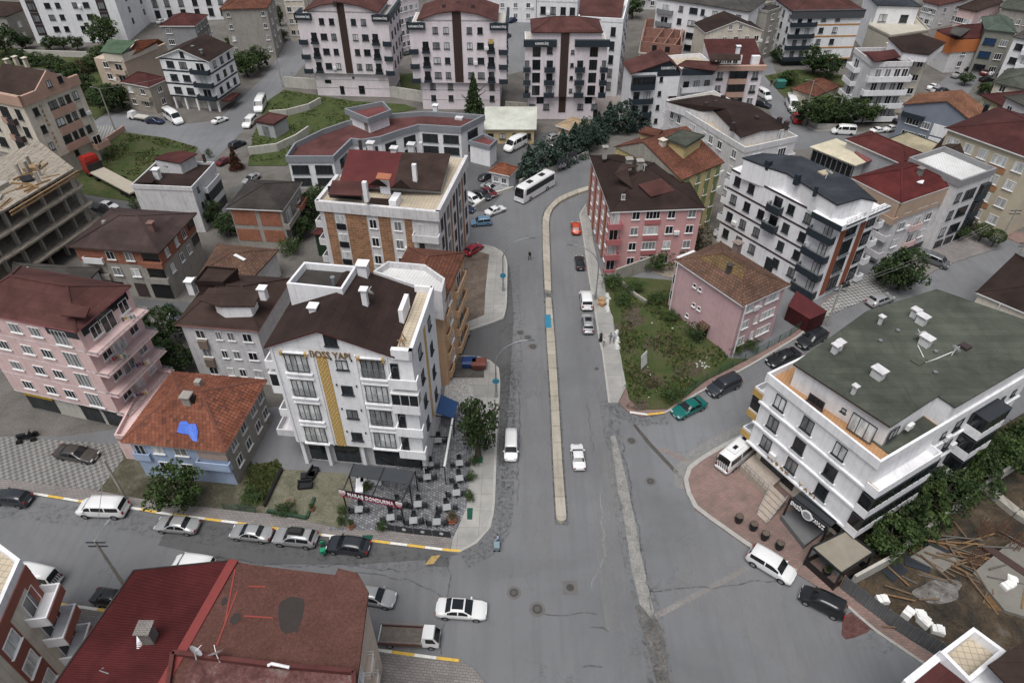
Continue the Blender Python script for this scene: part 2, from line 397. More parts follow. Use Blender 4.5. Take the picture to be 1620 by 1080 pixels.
    def _roof(s,faces,under,mat,fm,name='roof'):
        b=MB()
        for f in faces:b.quad(*f)
        n=len(under)
        for i in range(n):
            p,q=under[i],under[(i+1) % n]
            b.quad((p[0],p[1],p[2]-.2),(q[0],q[1],q[2]-.2),q,p,m=1)
        b.quad(*[(p[0],p[1],p[2]-.2) for p in reversed(under)],m=1)
        o=b.build(name,[mat,fm or mat],s.root);s.roofo=s.roofo or o;return o
    def hip(s,z=None,rise=2.2,oh=.5,mat=None,fm=None,ax=None,k=1.0,off=.5,poly=None):
        z=s.h if z is None else z;e=[Vector((p.x,p.y,z)) for p in (poly or s.eave(oh))]
        l0=(e[1]-e[0]).length;l1=(e[2]-e[1]).length
        if ax is None:ax=0 if l0>=l1 else 1
        if ax==1:e=e[1:]+e[:1];l0,l1=l1,l0
        x=(e[1]-e[0]).normalized();y=(e[3]-e[0]);q=min(l0*.48,l1/2*k)
        r0=e[0]+y*off+x*q+Vector((0,0,rise));r1=e[0]+y*off+x*(l0-q)+Vector((0,0,rise))
        f=[(e[0],e[1],r1,r0),(e[1],e[2],r1),(e[2],e[3],r0,r1),(e[3],e[0],r0)]
        o=s._roof(f,e,mat,fm);s.ridge=(r0,r1);s.ev=e
        cap=MB()
        for a,c in ((r0,r1),(e[0],r0),(e[3],r0),(e[1],r1),(e[2],r1)):cap.bar(a+Vector((0,0,.02)),c+Vector((0,0,.02)),.28,.1)
        cap.build('ridge_cap',mat,o);return o
    def gable(s,z=None,rise=2.2,oh=.5,mat=None,fm=None,ax=1,off=.5,wall=None,u0=None,u1=None):
        """ax 1: ridge runs away from face 0, gables on faces 0 and 2"""
        z=s.h if z is None else z;e=[Vector((p.x,p.y,z)) for p in s.eave(oh)];w=[Vector((p.x,p.y,z)) for p in s.c]
        if ax==0:e=e[1:]+e[:1];w=w[1:]+w[:1]
        up=Vector((0,0,rise));r0=lerp(e[0],e[1],off)+up;r1=lerp(e[3],e[2],off)+up
        b=MB();th=Vector((0,0,-.18))
        for a,c,d,f in ((e[0],r0,r1,e[3]),(r0,e[1],e[2],r1)):
            b.hexa([a+th,c+th,d+th,f+th],[a,c,d,f])
        b.m=[0 if i % 6==1 else 1 for i in range(len(b.f))]
        o=b.build('roof',[mat,fm or mat],s.root);s.roofo=s.roofo or o;s.ridge=(r0,r1)
        k=rise*.985-.12
        for a,c in ((w[0],w[1]),(w[2],w[3])):
            oo=off if a is w[0] else 1-off
            g=MB();ap=lerp(a,c,oo)+Vector((0,0,k));i=(w[3]-w[0]).normalized()*(.2 if a is w[0] else -.2)
            g.hexa([a,c,c+i,a+i],[ap,ap+(c-a)*.001,ap+(c-a)*.001+i,ap+i]);g.build('gable_wall',wall or s.wall_m,s.root)
        return o
    def mono(s,z,rise,oh,mat,fm=None,lo=0):
        """single slope, low along face lo"""
        e=s.eave(oh);n=s.n;zz=[0]*n
        for i in range(n):zz[i]=0 if i in (lo,(lo+1) % n) else rise
        e=[Vector((p.x,p.y,z+zz[i])) for i,p in enumerate(e)]
        w=MB();w.hexa([(p.x,p.y,z-.01) for p in s.inset(.02)],[(p.x,p.y,z+zz[i]-.2) for i,p in enumerate(s.inset(.02))]);w.build('upper_wall',s.wall_m,s.root)
        return s._roof([tuple(e)],e,mat,fm)
    def flat(s,z=None,ph=.8,th=.22,deck=None,pm=None,oh=0,name='parapet'):
        z=s.h if z is None else z;outer=s.eave(oh);inn=s.inset(th-oh);b=MB();n=s.n
        for i in range(n):
            j=(i+1) % n;b.hexa([(q.x,q.y,z-.25) for q in (outer[i],outer[j],inn[j],inn[i])],[(q.x,q.y,z+ph) for q in (outer[i],outer[j],inn[j],inn[i])])
        o=b.build(name,pm or s.wall_m,s.root)
        d=MB();d.prism(s.inset(th-oh+.004),z-.2,z+.02);r=d.build('roof_deck',deck,s.root);s.roofo=s.roofo or r;return o
    def chimney(s,px,py,z,w=.7,h=1.3,m=None,cap=True,a=None,name='chimney',l=None):
        t=s.t(0);a=math.atan2(t.y,t.x) if a is None else a;q=s.loc(px,py,z+h*.5);b=MB();l=l or w
        b.obox(q,a,w,l,z-.6,z+h)
        if cap:
            for dx in (-1,1):
                for dy in (-1,1):b.obox(q+Vector((dx*w*.38*math.cos(a)-dy*l*.38*math.sin(a),dx*w*.38*math.sin(a)+dy*l*.38*math.cos(a),0)),a,.12,.12,z+h,z+h+.22)
            b.obox(q,a,w+.3,l+.3,z+h+.22,z+h+.34)
        return b.build(name,m or WHITE2,s.roofo or s.root)
    def dish(s,px,py,z,r=.5,az=None,m=None):
        o=dish_mesh(r);d=link('satellite_dish',o,s.roofo or s.root,s.loc(px,py,z+.8),random.uniform(2.2,3.4) if az is None else az);return d
    def vent(s,px,py,z,r=.16,h=.6,m=None):
        b=MB();q=s.loc(px,py,z+h/2);b.cyl(q,r,z-.3,z+h,8);b.cyl(q,r*1.7,z+h+.04,z+h+.12,8);return b.build('vent_pipe',m or GALV,s.roofo or s.root)
    def ac(s,i,u,z):return s.piece('air_conditioner',i,u-.42,u+.42,z,z+.6,.05,.4,WHITEP)
    def downpipe(s,i,u,z0=0,z1=None,m=None):return s.piece('downpipe',i,u-.06,u+.06,z0,z1 or s.h,.003,.13,m or WHITE2)
    def letters(s,txt,i,u,z,size,m,d=.1,width=None,name='lettering',depth=.04):
        t=s.t(i);a=math.atan2(t.y,t.x);return link(name,text_mesh(txt,size,depth,m,width),s.root,s.p(i,u,z,d),a)
    def dormer(s,px,py,z,w,dep,h,wall,roof,rise=.5,n=2):
        t=s.t(0);a=math.atan2(t.y,t.x);q=s.loc(px,py,z+h/2);y=Vector((-t.y,t.x,0));c=q+y*dep/2;b=MB();b.obox(c,a,w,dep,z-1,z+h);o=b.build('dormer',wall,s.roofo or s.root)
        r=MB();r.obox(c,a,w+.5,dep+.5,z+h,z+h+.15);r.build('dormer_roof',roof,o)
        f=link('window',window_mesh(w*.75,h*.7,n,WHITEP,False,False),o,q+Vector((0,0,-q.z+z+h*.15)),a)
        g=MB();k=w*.75;g.box(-k/2+.07,k/2-.07,-.04,-.01,.07,h*.7-.07)
        return o
_dc={}
def dish_mesh(r):
    k=round(r,2)
    if k in _dc:return _dc[k]
    b=MB();n=12;R=Matrix.Rotation(math.radians(62),3,'X');rings=[]
    for j,q in enumerate((.02,.5,1.0)):
        st=len(b.v)
        for i in range(n):
            a=2*math.pi*i/n;b.v.append(tuple(R @ Vector((r*q*math.cos(a),r*q*math.sin(a),r*.22*q*q))))
        rings.append(st)
    for j in range(2):
        for i in range(n):b.f.append((rings[j]+i,rings[j]+(i+1) % n,rings[j+1]+(i+1) % n,rings[j+1]+i));b.m.append(0)
    b.f.append(tuple(range(n)));b.m.append(0)
    b.bar((0,0,0),(0,.15,-.9),.07);b.bar((0,0,0),R @ Vector((0,-.1,r*1.1)),.04)
    _dc[k]=b.mesh('satellite_dish',WHITEP);return _dc[k]
def sheet(name,px,z,mat,kind='structure',label=None,cat=None,world=False):
    """flat sheet on the ground through the given pixels"""
    b=MB();pts=[Vector((*q,z)) if world else P(*q,z) for q in px]
    a=sum(pts[i].x*pts[(i+1) % len(pts)].y-pts[(i+1) % len(pts)].x*pts[i].y for i in range(len(pts)))
    if a<0:pts.reverse()
    b.quad(*pts);o=b.build(name,mat);tag(o,label,cat,None,kind);return o
def slab(name,px,z0,z1,mat,kind='structure',label=None,cat=None,zp=None):
    """raised block (pavement, plot) whose top shows at the given pixels"""
    b=MB();pts=[P(*q,z1 if zp is None else zp) for q in px]
    a=sum(pts[i].x*pts[(i+1) % len(pts)].y-pts[(i+1) % len(pts)].x*pts[i].y for i in range(len(pts)))
    if a<0:pts.reverse()
    b.prism(pts,z0,z1);o=b.build(name,mat);tag(o,label,cat,None,kind);return o
def offs(px,z,d):
    """polyline through pixels, shifted sideways by d metres"""
    w=[P(*q,z) for q in px];out=[]
    for i,q in enumerate(w):
        t=(w[min(i+1,len(w)-1)]-w[max(i-1,0)]);t.z=0;t.normalize();out.append(q+Vector((t.y,-t.x,0))*d)
    return w,out
def resample(w,step):
    L=[0]
    for a,b in zip(w,w[1:]):L.append(L[-1]+(b-a).length)
    n=max(1,round(L[-1]/step));out=[]
    for k in range(n+1):
        s=L[-1]*k/n;i=0
        while i<len(w)-2 and L[i+1]<s:i+=1
        out.append(lerp(w[i],w[i+1],(s-L[i])/max(1e-6,L[i+1]-L[i])))
    return out
KST=[plain('kerb grey',(.36,.35,.33),.85),plain('kerb white paint',(.68,.67,.63),.7,0,.2,3),plain('kerb yellow paint',(.62,.40,.07),.7,0,.2,3)]
def kerb(name,label,px,side,pattern=(0,),step=2.0,w=.28,z=.165,root=None):
    """kerb stones one by one along the line; side +1/-1: which way the width goes"""
    a=resample([P(*q,0) for q in px],step);r=root or empty(name,a[0])
    if root is None:tag(r,label,'kerb')
    o0=r.location
    for k,(p,q) in enumerate(zip(a,a[1:])):
        t=(q-p).normalized();n=Vector((t.y,-t.x,0))*side*w;g=t*.015;p2,q2=p+g-o0,q-g-o0;b=MB()
        ring=[p2,q2,q2+n,p2+n]
        if side>0:ring.reverse()
        b.prism(ring,-.05,z+random.uniform(-.006,.006));b.build('kerb_stone',KST[pattern[k % len(pattern)]],r)
    return r
def wallrun(name,label,px,h,th,mat,z0=0,zp=0,cat='wall',cap=None):
    """free standing wall along ground pixels"""
    w=[P(*q,zp) for q in px];o=empty(name,(w[0].x,w[0].y,0));tag(o,label,cat)
    for a,c in zip(w,w[1:]):
        b=MB();a2=a-o.location;c2=c-o.location;a2.z=c2.z=z0+h/2;b.bar(a2,c2,th,h);s=b.build('wall_section',mat,o)
        if cap:
            k=MB();a3,c3=a2.copy(),c2.copy();a3.z=c3.z=z0+h+.05;k.bar(a3,c3,th+.12,.1);k.build('coping',cap,s)
    return o
# ------------------------------------------------------------------ ground, roads, pavements
DIRT=soil('bare earth',[(.07,.055,.045),(.14,.11,.09),(.20,.17,.14)])
GRASSM=soil('rough grass',[(.032,.045,.016),(.05,.07,.024),(.075,.08,.036),(.095,.074,.05)],.3)
LAWN=soil('lawn',[(.04,.055,.02),(.06,.08,.028),(.085,.09,.042)],.5)
ASPH=asphalt('worn asphalt',.150,.3,(.98,1.0,1.05))
ASPHD=asphalt('dark asphalt',.09,.4)
ASPHP=asphalt('pale asphalt',.165,.2,(.98,1,1.05))
GRIME=soil('gutter grime',[(.03,.03,.032),(.075,.073,.072),(.14,.137,.134)],1.3,.01)
CONCP=paving('concrete pavement',(.34,.33,.31),(.29,.285,.27),(.22,.21,.2),2.2,2.2,0,.02)
BRICKP=paving('red brick pavement',(.27,.165,.14),(.21,.14,.12),(.15,.12,.11),.55,.28,.5,.1,wear=.55)
GREYP=paving('grey block pavement',(.26,.235,.225),(.21,.19,.185),(.13,.12,.115),.5,.25,.5,.1,wear=.4)
CHECK=paving('chequered pavement',(.235,.23,.22),(.12,.117,.113),(.1,.1,.1),.42,.42,0,.18,True)
CHECK2=paving('pale chequered pavement',(.33,.325,.31),(.13,.13,.13),(.1,.1,.1),.45,.45,0,.5,True,.2)
TERR=paving('speckled terrace paving',(.27,.275,.29),(.12,.122,.135),(.06,.06,.065),.36,.3,.5,.5,wear=.2)
GRAVEL=soil('pale gravel',[(.16,.155,.15),(.36,.35,.34),(.55,.54,.52)],3.5,.06)
MUD=soil('wet mud',[(.022,.02,.017),(.045,.038,.03),(.085,.062,.04),(.13,.12,.11)],.45)
sheet('ground',[(-1500,-300),(1500,-300),(1500,2500),(-1500,2500)],0,soil('trodden ground',[(.09,.085,.075),(.14,.13,.12),(.19,.18,.17)],.15,.05),world=True)
sheet('road',[(-300,1200),(1900,1200),(1900,330),(1250,420),(1100,420),(945,300),(960,255),(800,245),(725,330),(700,430),(600,620),(100,690),(-300,690)],.004,ASPH)
sheet('road_surface_dark',[(258,846),(250,862),(305,874),(310,880),(420,892),(560,893),(690,884),(728,876),(711,873),(581,857),(504,847),(371,829),(263,817)],.008,ASPHD)
sheet('road_surface_gutter',[(788,735),(799,735),(806,620),(813,500),(808,430),(800,404),(803,420),(801,484),(797,505),(747,524),(706,520),(700,560),(766,565),(788,580),(792,607)],.008,ASPHD)
def strip(name,px,w,z,mat,off=0,kind='structure'):
    """flat ribbon of width w metres along the pixels"""
    c=[P(*q,z) for q in px];b=MB();l=[]
    if name=='road_crack':
        c=resample(c,.8);c=[q+Vector((random.gauss(0,.12),random.gauss(0,.12),0)) for q in c];w *= .7
    for i,q in enumerate(c):
        t=c[min(i+1,len(c)-1)]-c[max(i-1,0)];t.normalize();n=Vector((t.y,-t.x,0));l.append((q+n*(off-w/2),q+n*(off+w/2)))
    for a,d in zip(l,l[1:]):b.quad(a[0],a[1],d[1],d[0])
    return tag(b.build(name,mat),None,None,None,kind)
GRM=grime('dark grime',(.045,.043,.042),.53,2.6,mx=.45);GRM2=grime('patchy grime',(.05,.048,.047),.56,1.6,mx=.4);PALE=grime('pale dust',(.27,.265,.26),.5,.25,(1,.2,1),.4)
strip('road_grime',[(931,296),(904,304),(878,317),(861,334),(858,348),(860,440),(865,540),(871,624),(875,727),(880,830)],1.5,.009,GRM,-.6);strip('road_grime',[(931,300),(906,309),(886,319),(872,332),(869,345),(872,440),(879,540),(885,637),(891,740),(898,830)],1.3,.0092,GRM,.7)
strip('road_grime',[(918,345),(932,441),(940,486),(948,540),(952,551),(963,637)],1.8,.0094,GRM,-1.0);strip('road_grime',[(963,630),(985,652),(1015,662),(1055,660)],2.6,.0096,GRM,0);strip('road_grime',[(963,640),(972,700),(985,790),(1005,890),(1030,980),(1045,1080)],2.4,.0098,GRM2,0)
strip('road_grime',[(797,400),(803,420),(801,484),(797,505),(744,524)],2.2,.0102,GRM,.8);strip('road_grime',[(728,876),(760,860),(781,834),(785,803),(789,680),(794,607),(789,578)],2.0,.0104,GRM,.9);strip('road_dust',[(905,380),(915,480),(932,640),(950,800),(975,1000)],3,.011,PALE,-.5);strip('road_dust',[(838,420),(838,520),(845,640),(850,780),(852,900)],3,.011,PALE,0);strip('road_grime',[(812,420),(816,520),(812,640),(806,780)],2.0,.0106,GRM2,0);strip('road_grime',[(0,790),(130,802),(370,836),(560,862),(715,880)],2.4,.0112,GRM2,1.1);strip('road_dust',[(1080,900),(1200,960),(1300,1040)],7,.0116,PALE,0);strip('road_dust',[(1084,772),(1080,745),(1104,722),(1140,700),(1205,668)],2.2,.0122,grime('pale kerb dust',(.33,.32,.30),.44,1.2),0)
CRK=grime('crack',(.05,.048,.046),.48,2.5,mx=.4);WMK=grime('pale scrape',(.33,.33,.33),.42,2)
for px_,w_,m_ in (([(1028,936),(1080,930),(1130,928),(1200,920),(1240,918)],.22,CRK),([(950,780),(956,850),(955,880),(945,905),(933,927)],.16,WMK),([(936,992),(951,993),(966,994)],.25,CRK),([(920,1053),(950,1055)],.25,CRK),([(560,905),(640,915),(705,945),(740,985)],.2,CRK),([(705,880),(712,910),(706,960),(695,1030)],.2,CRK),([(858,970),(880,975),(920,968),(950,970)],.2,CRK),([(1060,540),(1064,560)],.2,CRK),([(300,875),(420,893),(560,895),(640,905)],.25,CRK),([(985,700),(998,770),(1012,850),(1036,980)],.22,CRK),([(820,600),(822,700),(816,800)],.18,CRK),([(930,640),(938,720)],.15,CRK)):strip('road_crack',px_,w_,.0125,m_)
sheet('road_surface_old_strip',[(966,690),(973,688),(982,720),(993,766),(1004,821),(1016,886),(1026,930),(1034,966),(1032,980),(1012,955),(999,899),(984,800),(978,779),(970,720)],.010,soil('broken pale asphalt',[(.09,.088,.085),(.22,.215,.2),(.27,.262,.25),(.29,.28,.27)],.9,.02))
sheet('road_surface_strip_dark',[(1032,980),(1040,978),(1052,1012),(1060,1080),(1040,1085),(1020,1010),(1005,960),(1012,955)],.008,soil('torn asphalt',[(.07,.068,.066),(.13,.125,.12),(.19,.18,.17)],.8,.02))
sheet('road_surface_trench_pale',[(1038,979),(1035,970),(1100,936),(1180,895),(1186,901),(1105,944)],.009,soil('pale trench fill',[(.2,.185,.175),(.25,.235,.225)],.6,.02))
sheet('road_surface_trench_side',[(1040,710),(1048,706),(1105,732),(1096,740)],.009,soil('reddish trench fill',[(.19,.165,.155),(.24,.21,.2)],.6,.02))
sheet('road_surface_seam',[(1001,672),(1005,670),(1030,700),(1079,752),(1075,756),(1024,702)],.0095,soil('seam',[(.06,.055,.05),(.12,.11,.1)],1,.02))
sheet('road_surface_pale',[(1002,668),(1080,640),(1240,585),(1330,525),(1480,445),(1470,470),(1330,560),(1200,672),(1088,742),(1084,760),(1060,735)],.007,ASPHP)
sheet('road_surface_stain',[(1333,975),(1345,968),(1352,963),(1372,972),(1386,980),(1382,990),(1372,1000),(1352,1008),(1338,1011),(1331,1004)],.008,soil('red brown wash',[(.07,.035,.032),(.12,.06,.055),(.16,.1,.09)],1.2,.01))
sheet('road_marking',[(672,893),(683,879),(697,877),(686,891)],.013,plain('worn yellow paint',(.36,.25,.09),.8,0,.45,3.5))
sheet('road_surface_patch_square',[(672,894),(676,877),(713,876),(709,897)],.011,ASPHD)
# side streets at the back
sheet('street',[(140,188),(190,180),(300,196),(345,190),(420,120),(458,60),(485,60),(488,95),(440,150),(370,222),(330,262),(312,232),(200,208),(150,205)],.006,ASPHP)
sheet('street',[(1180,40),(1205,40),(1225,110),(1262,180),(1290,205),(1420,212),(1430,180),(1500,120),(1560,90),(1575,95),(1530,150),(1460,215),(1330,232),(1250,238),(1225,190),(1195,130)],.006,ASPHP)
sheet('car_park',[(735,335),(742,240),(800,215),(905,205),(935,215),(830,268),(770,335)],.012,ASPHD)
sheet('car_park',[(365,300),(400,285),(440,290),(500,310),(470,330),(400,330)],.012,ASPHD)
sheet('street',[(95,470),(190,470),(300,478),(300,500),(200,500),(90,495)],.012,ASPHD)
sheet('street',[(110,300),(150,310),(215,322),(215,345),(150,340)],.012,ASPHD)
sheet('street',[(940,120),(965,125),(1000,165),(1045,185),(1035,190),(975,165),(930,150)],.006,ASPHP)
sheet('yard',[(795,10),(850,5),(852,90),(835,110),(800,120)],.006,ASPHP)
# raised plots (bare or grassed) inside the kerbs
def plot(name,px,mat,z=.13):return slab(name,px,-.02,z,mat)
plot('pavement',[(728,873),(756,858),(777,833),(782,803),(786,680),(791,607),(788,581),(766,566),(711,563),(711,620),(751,660),(746,717),(738,803),(716,852),(712,872)],CONCP,.135)
plot('terrace',[(520,838),(560,755),(640,735),(652,728),(690,640),(751,655),(746,717),(738,803),(716,850),(610,838)],TERR,.16)
plot('yard',[(711,563),(765,567),(766,597),(714,597)],soil('wet paved yard',[(.05,.048,.045),(.09,.085,.08),(.13,.125,.12)],.8,.02),.17)
plot('gravel_bed',[(706,600),(746,600),(752,652),(700,640)],GRAVEL,.17)
plot('pavement',[(763,389),(782,393),(797,402),(802,415),(801,484),(796,504),(744,522),(728,514),(766,498),(768,459),(774,402),(752,397)],CONCP,.135)
plot('bare_plot',[(752,397),(774,402),(768,459),(766,498),(728,514),(704,512),(700,440),(735,400)],DIRT,.12)
plot('pavement',[(917,340),(922,369),(932,441),(940,486),(948,540),(952,551),(963,637),(979,637),(991,611),(979,546),(971,520),(970,501),(961,485),(957,452),(946,415),(938,379),(933,332),(926,325)],CONCP,.135)
plot('vacant_plot',[(957,440),(973,436),(1062,443),(1100,500),(1153,566),(1184,567),(1116,601),(1086,626),(1055,646),(1014,647),(996,631),(989,600),(979,546),(970,500),(961,480)],GRASSM,.2)
plot('pavement',[(980,638),(995,652),(1015,658),(1051,654),(1075,643),(1100,625),(1190,577),(1260,535),(1330,480),(1410,440),(1395,432),(1310,470),(1250,530),(1184,568),(1116,602),(1086,627),(1055,647),(1014,648),(996,632),(990,612),(978,637)],BRICKP,.135)
plot('pavement',[(1081,765),(1085,742),(1104,727),(1137,707),(1199,675),(1290,690),(1300,850),(1260,905),(1186,866),(1159,847),(1100,805),(1089,785)],BRICKP,.135)
plot('pavement',[(1258,905),(1290,880),(1345,930),(1400,985),(1490,1045),(1464,1052),(1376,992),(1330,950)],BRICKP,.13)
plot('building_plot',[(1345,930),(1300,850),(1640,640),(1760,700),(1760,1060),(1560,1075),(1480,1035)],MUD,.1)
plot('pavement',[(0,774),(52,782),(131,795),(207,804),(259,814),(371,828),(504,847),(581,856),(711,872),(716,851),(610,839),(520,828),(420,812),(260,795),(155,776),(0,757),(-80,745),(-80,760)],GREYP,.135)
plot('forecourt',[(-60,690),(0,690),(189,702),(196,724),(156,776),(0,757),(-60,750)],CHECK,.16)
plot('garden_plot',[(190,705),(260,720),(400,735),(445,735),(440,755),(420,812),(260,795),(156,776)],soil('dry garden earth',[(.05,.05,.03),(.09,.085,.06),(.16,.145,.115)],.5),.14)
plot('lawn',[(395,735),(440,728),(448,745),(420,800),(385,795)],GRASSM,.18)
plot('forecourt',[(448,742),(545,748),(560,760),(540,836),(418,808)],soil('mossy paved court',[(.08,.08,.055),(.15,.145,.105),(.2,.19,.15)],.5,.02),.17)
plot('pavement',[(-60,925),(63,948),(168,963),(589,1024),(677,1036),(727,1042),(750,1057),(790,1110),(500,1110),(-60,1000)],GREYP,.135)
plot('lawn',[(165,225),(185,208),(215,212),(262,218),(312,233),(300,262),(285,290),(240,300),(195,282),(160,262)],GRASSM,.1)
plot('lawn',[(110,268),(140,262),(200,280),(215,300),(205,318),(120,305)],GRASSM,.1)
plot('yard',[(145,200),(172,198),(190,207),(160,225)],CHECK2,.08)
plot('lawn',[(400,215),(425,158),(450,142),(560,160),(640,165),(660,172),(550,195),(452,262),(392,262)],LAWN,.12)
plot('lawn',[(610,118),(665,116),(664,155),(620,150)],GRASSM,.1)
plot('forecourt',[(1290,488),(1305,478),(1366,433),(1395,440),(1412,452),(1380,470),(1330,490),(1300,505)],CHECK2,.14)
plot('forecourt',[(1350,440),(1410,425),(1480,385),(1510,372),(1580,392),(1500,418),(1430,452),(1400,458)],GREYP,.13)
plot('lawn',[(1210,120),(1260,110),(1345,120),(1350,200),(1290,200),(1262,178),(1228,140)],GRASSM,.1)
plot('pavement',[(1262,182),(1290,200),(1345,200),(1345,206),(1290,208),(1255,186)],CONCP,.135)
plot('pavement',[(1520,345),(1650,375),(1650,400),(1560,362)],BRICKP,.13)
plot('yard',[(1030,430),(1062,440),(1140,400),(1150,385),(1105,395)],soil('sandy yard',[(.16,.14,.11),(.25,.22,.18),(.3,.27,.23)],.6,.03),.12)
plot('forecourt',[(930,150),(990,150),(1000,185),(940,190)],soil('dusty concrete court',[(.25,.22,.2),(.34,.3,.28)],.5,.02),.1)
plot('woodland_floor',[(-120,60),(0,75),(150,85),(210,150),(150,190),(100,110),(-120,100)],GRASSM,.1)
# kerbs, stone by stone
YW=(1,2,1,2)
kerb('kerb','white and yellow kerb under the row of parked silver cars',[(52,783),(131,796),(207,805),(259,815),(371,829),(504,848),(581,857),(711,873),(728,874)],-1,YW,1.9)
kerb('kerb','yellow and white kerb beside the open pickup truck',[(63,949),(168,964),(400,997),(589,1025),(677,1037),(727,1043)],1,YW,2.1)
kerb('kerb','grey kerb rounding the concrete pavement by the cafe terrace',[(728,874),(756,859),(778,834),(783,803),(787,680),(792,607),(789,581),(767,565),(711,562)],-1,(0,),2)
kerb('kerb','grey kerb rounding the traffic island with the red car',[(763,388),(783,392),(798,401),(803,415),(802,484),(797,505),(744,523)],1,(0,),2)
kerb('kerb','grey kerb along the pavement where people walk',[(926,324),(916,340),(921,369),(931,441),(939,486),(947,540),(951,551),(962,638)],-1,(0,),2)
kerb('kerb','white and yellow kerb at the corner of the vacant plot',[(996,654),(1015,659),(1051,655)],-1,(1,2,1),1.9)
kerb('kerb','grey kerb along the side street beside the teal car',[(1051,655),(1075,644),(1100,626),(1190,578),(1260,536),(1330,481)],-1,(0,),2)
kerb('kerb','pale kerb round the brick pavement behind the minibus',[(1199,674),(1137,706),(1104,726),(1084,742),(1080,765),(1088,786),(1099,806),(1159,848),(1186,868),(1258,907)],-1,(0,),2,.5)
kerb('kerb','grey kerb along the grey metal hoarding',[(1330,952),(1376,994),(1464,1054),(1520,1090)],-1,(0,),2)
# median barrier: two runs of coping slabs on a low wall
def median(label,lw,rw,z=.5):
    l=[P(*q,z) for q in lw];r=[P(*q,z) for q in rw];n=0
    tot=sum((b-a).length for a,b in zip(l,l[1:]));k=max(2,round(tot/2.6));l=resample(l,tot/k);rl=sum((b-a).length for a,b in zip(r,r[1:]));r=resample(r,rl/k)
    m=min(len(l),len(r));o=empty('median_barrier',(l[0].x,l[0].y,0));tag(o,label,'barrier');q=o.location
    CM=[wallmat('median slab %d' % j,(.36+.03*j,.325+.028*j,.27+.025*j),.35) for j in range(3)]
    for i in range(m-1):
        a,b_,c,d=l[i]-q,r[i]-q,r[i+1]-q,l[i+1]-q;g=.012
        ring=[lerp(a,d,g),lerp(b_,c,g),lerp(c,b_,g),lerp(d,a,g)]
        ar=sum(ring[j].x*ring[(j+1) % 4].y-ring[(j+1) % 4].x*ring[j].y for j in range(4))
        if ar<0:ring.reverse()
        mb=MB();mb.prism(ring,.0,z+random.uniform(-.012,.012));mb.build('coping_slab',random.choice(CM),o)
    if 'rounded end' in label:
        a,b_=l[m-1]-q,r[m-1]-q;c=(a+b_)/2;rr=(b_-a).length/2;t=Vector((b_.y-a.y,a.x-b_.x,0)).normalized();t=t if t.y<0 else -t;u=(b_-a).normalized();mb=MB();ring=[c+u*rr*math.cos(k*math.pi/8)+t*rr*math.sin(k*math.pi/8) for k in range(9)]
        if (ring[4]-ring[0]).to_2d().cross((ring[8]-ring[4]).to_2d())<0:ring.reverse()
        mb.prism(ring,0,z);mb.build('coping_slab',CM[1],o)
    return o
median('curved cream median barrier between the two carriageways up to the bus',[(931,294),(904,302),(878,315),(863,332),(858,348),(859,400),(862,458)],[(931,300),(906,308),(886,318),(874,330),(868,345),(870,400),(872,460)])
median('long straight cream median barrier with rounded end near the junction',[(863,470),(865,540),(871,624),(875,727),(879,803),(880,817)],[(872,470),(878,540),(884,637),(890,740),(895,803),(896,817)])
def manhole(px,py,label,r=.45,sq=False):
    b=MB();q=P(px,py,0)
    if sq:b.obox((0,0),0,1.5,1.5,.002,.02,0);b.cyl((0,0),.4,.02,.03,16,1)
    else:b.cyl((0,0),r*1.6,.002,.014,20,0);b.cyl((0,0),r,.014,.03,20,1);b.cyl((0,0),r*.55,.03,.036,14,2)
    tag(b.build('manhole_cover',[plain('manhole mortar',(.13,.125,.12),.9),plain('cast iron',(.055,.052,.05),.6),plain('cast iron worn',(.09,.085,.08),.5)],None,False,(q.x,q.y,.004)),label,'manhole')
manhole(813,937,'round manhole cover in the asphalt, closest to the white saloon');manhole(850,963,'round manhole cover in the junction below its twin beside the square one',.5);manhole(902,929,'square manhole cover with iron lid in the junction',.4,True)
manhole(999,697,'dark round manhole cover by the seam in the side street mouth',.4);manhole(1029,761,'dark round manhole cover in the pale side road',.4)
manhole(823,526,'round manhole cover under the street lamp head, first of three',.4);manhole(835,534,'round manhole cover under the street lamp, middle of three',.4);manhole(843,548,'faint round manhole cover, last of three by the median',.45)
manhole(719,861,'pale round inspection cover in the corner pavement',.5);manhole(944,583,'small dark cover in the carriageway beside the pavement',.25)
# ------------------------------------------------------------------ buildings near the junction
R_BROWN=roofmat('dark brown felt roof',(.034,.0215,.0185));R_BROWN2=roofmat('brown felt roof',(.048,.031,.026));R_RED=roofmat('maroon sheet roof',(.105,.024,.024),'metal')
R_RED2=roofmat('red brown felt roof',(.088,.038,.034));R_MAROON=roofmat('maroon felt roof',(.075,.026,.025));R_TILE=roofmat('orange tile roof',(.21,.078,.045),'tile');R_TILE2=roofmat('weathered tile roof',(.15,.062,.042),'tile')
R_TILEB=roofmat('brown tile roof',(.145,.085,.062),'tile');R_SLATE=roofmat('slate grey felt roof',(.042,.048,.058));R_GREEN=roofmat('green felt roof',(.076,.084,.067));R_GREY=roofmat('grey felt roof',(.075,.07,.065))
R_FLAT=roofmat('dark flat roof',(.05,.045,.042),'flat');DECKT=paving('beige terrace tiles',(.52,.44,.33),(.48,.41,.31),(.3,.26,.2),.5,.5,0,.15,wear=.15);DECKW=paving('white terrace tiles',(.68,.68,.67),(.63,.63,.62),(.45,.45,.45),.4,.4,0,.3,wear=.1)
DECKO=paving('orange terrace tiles',(.46,.25,.12),(.42,.23,.11),(.3,.18,.09),.35,.35,0,.6,wear=.2)
GOLD=plain('gold panel',(.50,.32,.10),.5,.1,.3,5);GOLDL=plain('gold letters',(.36,.22,.09),.4,.4)
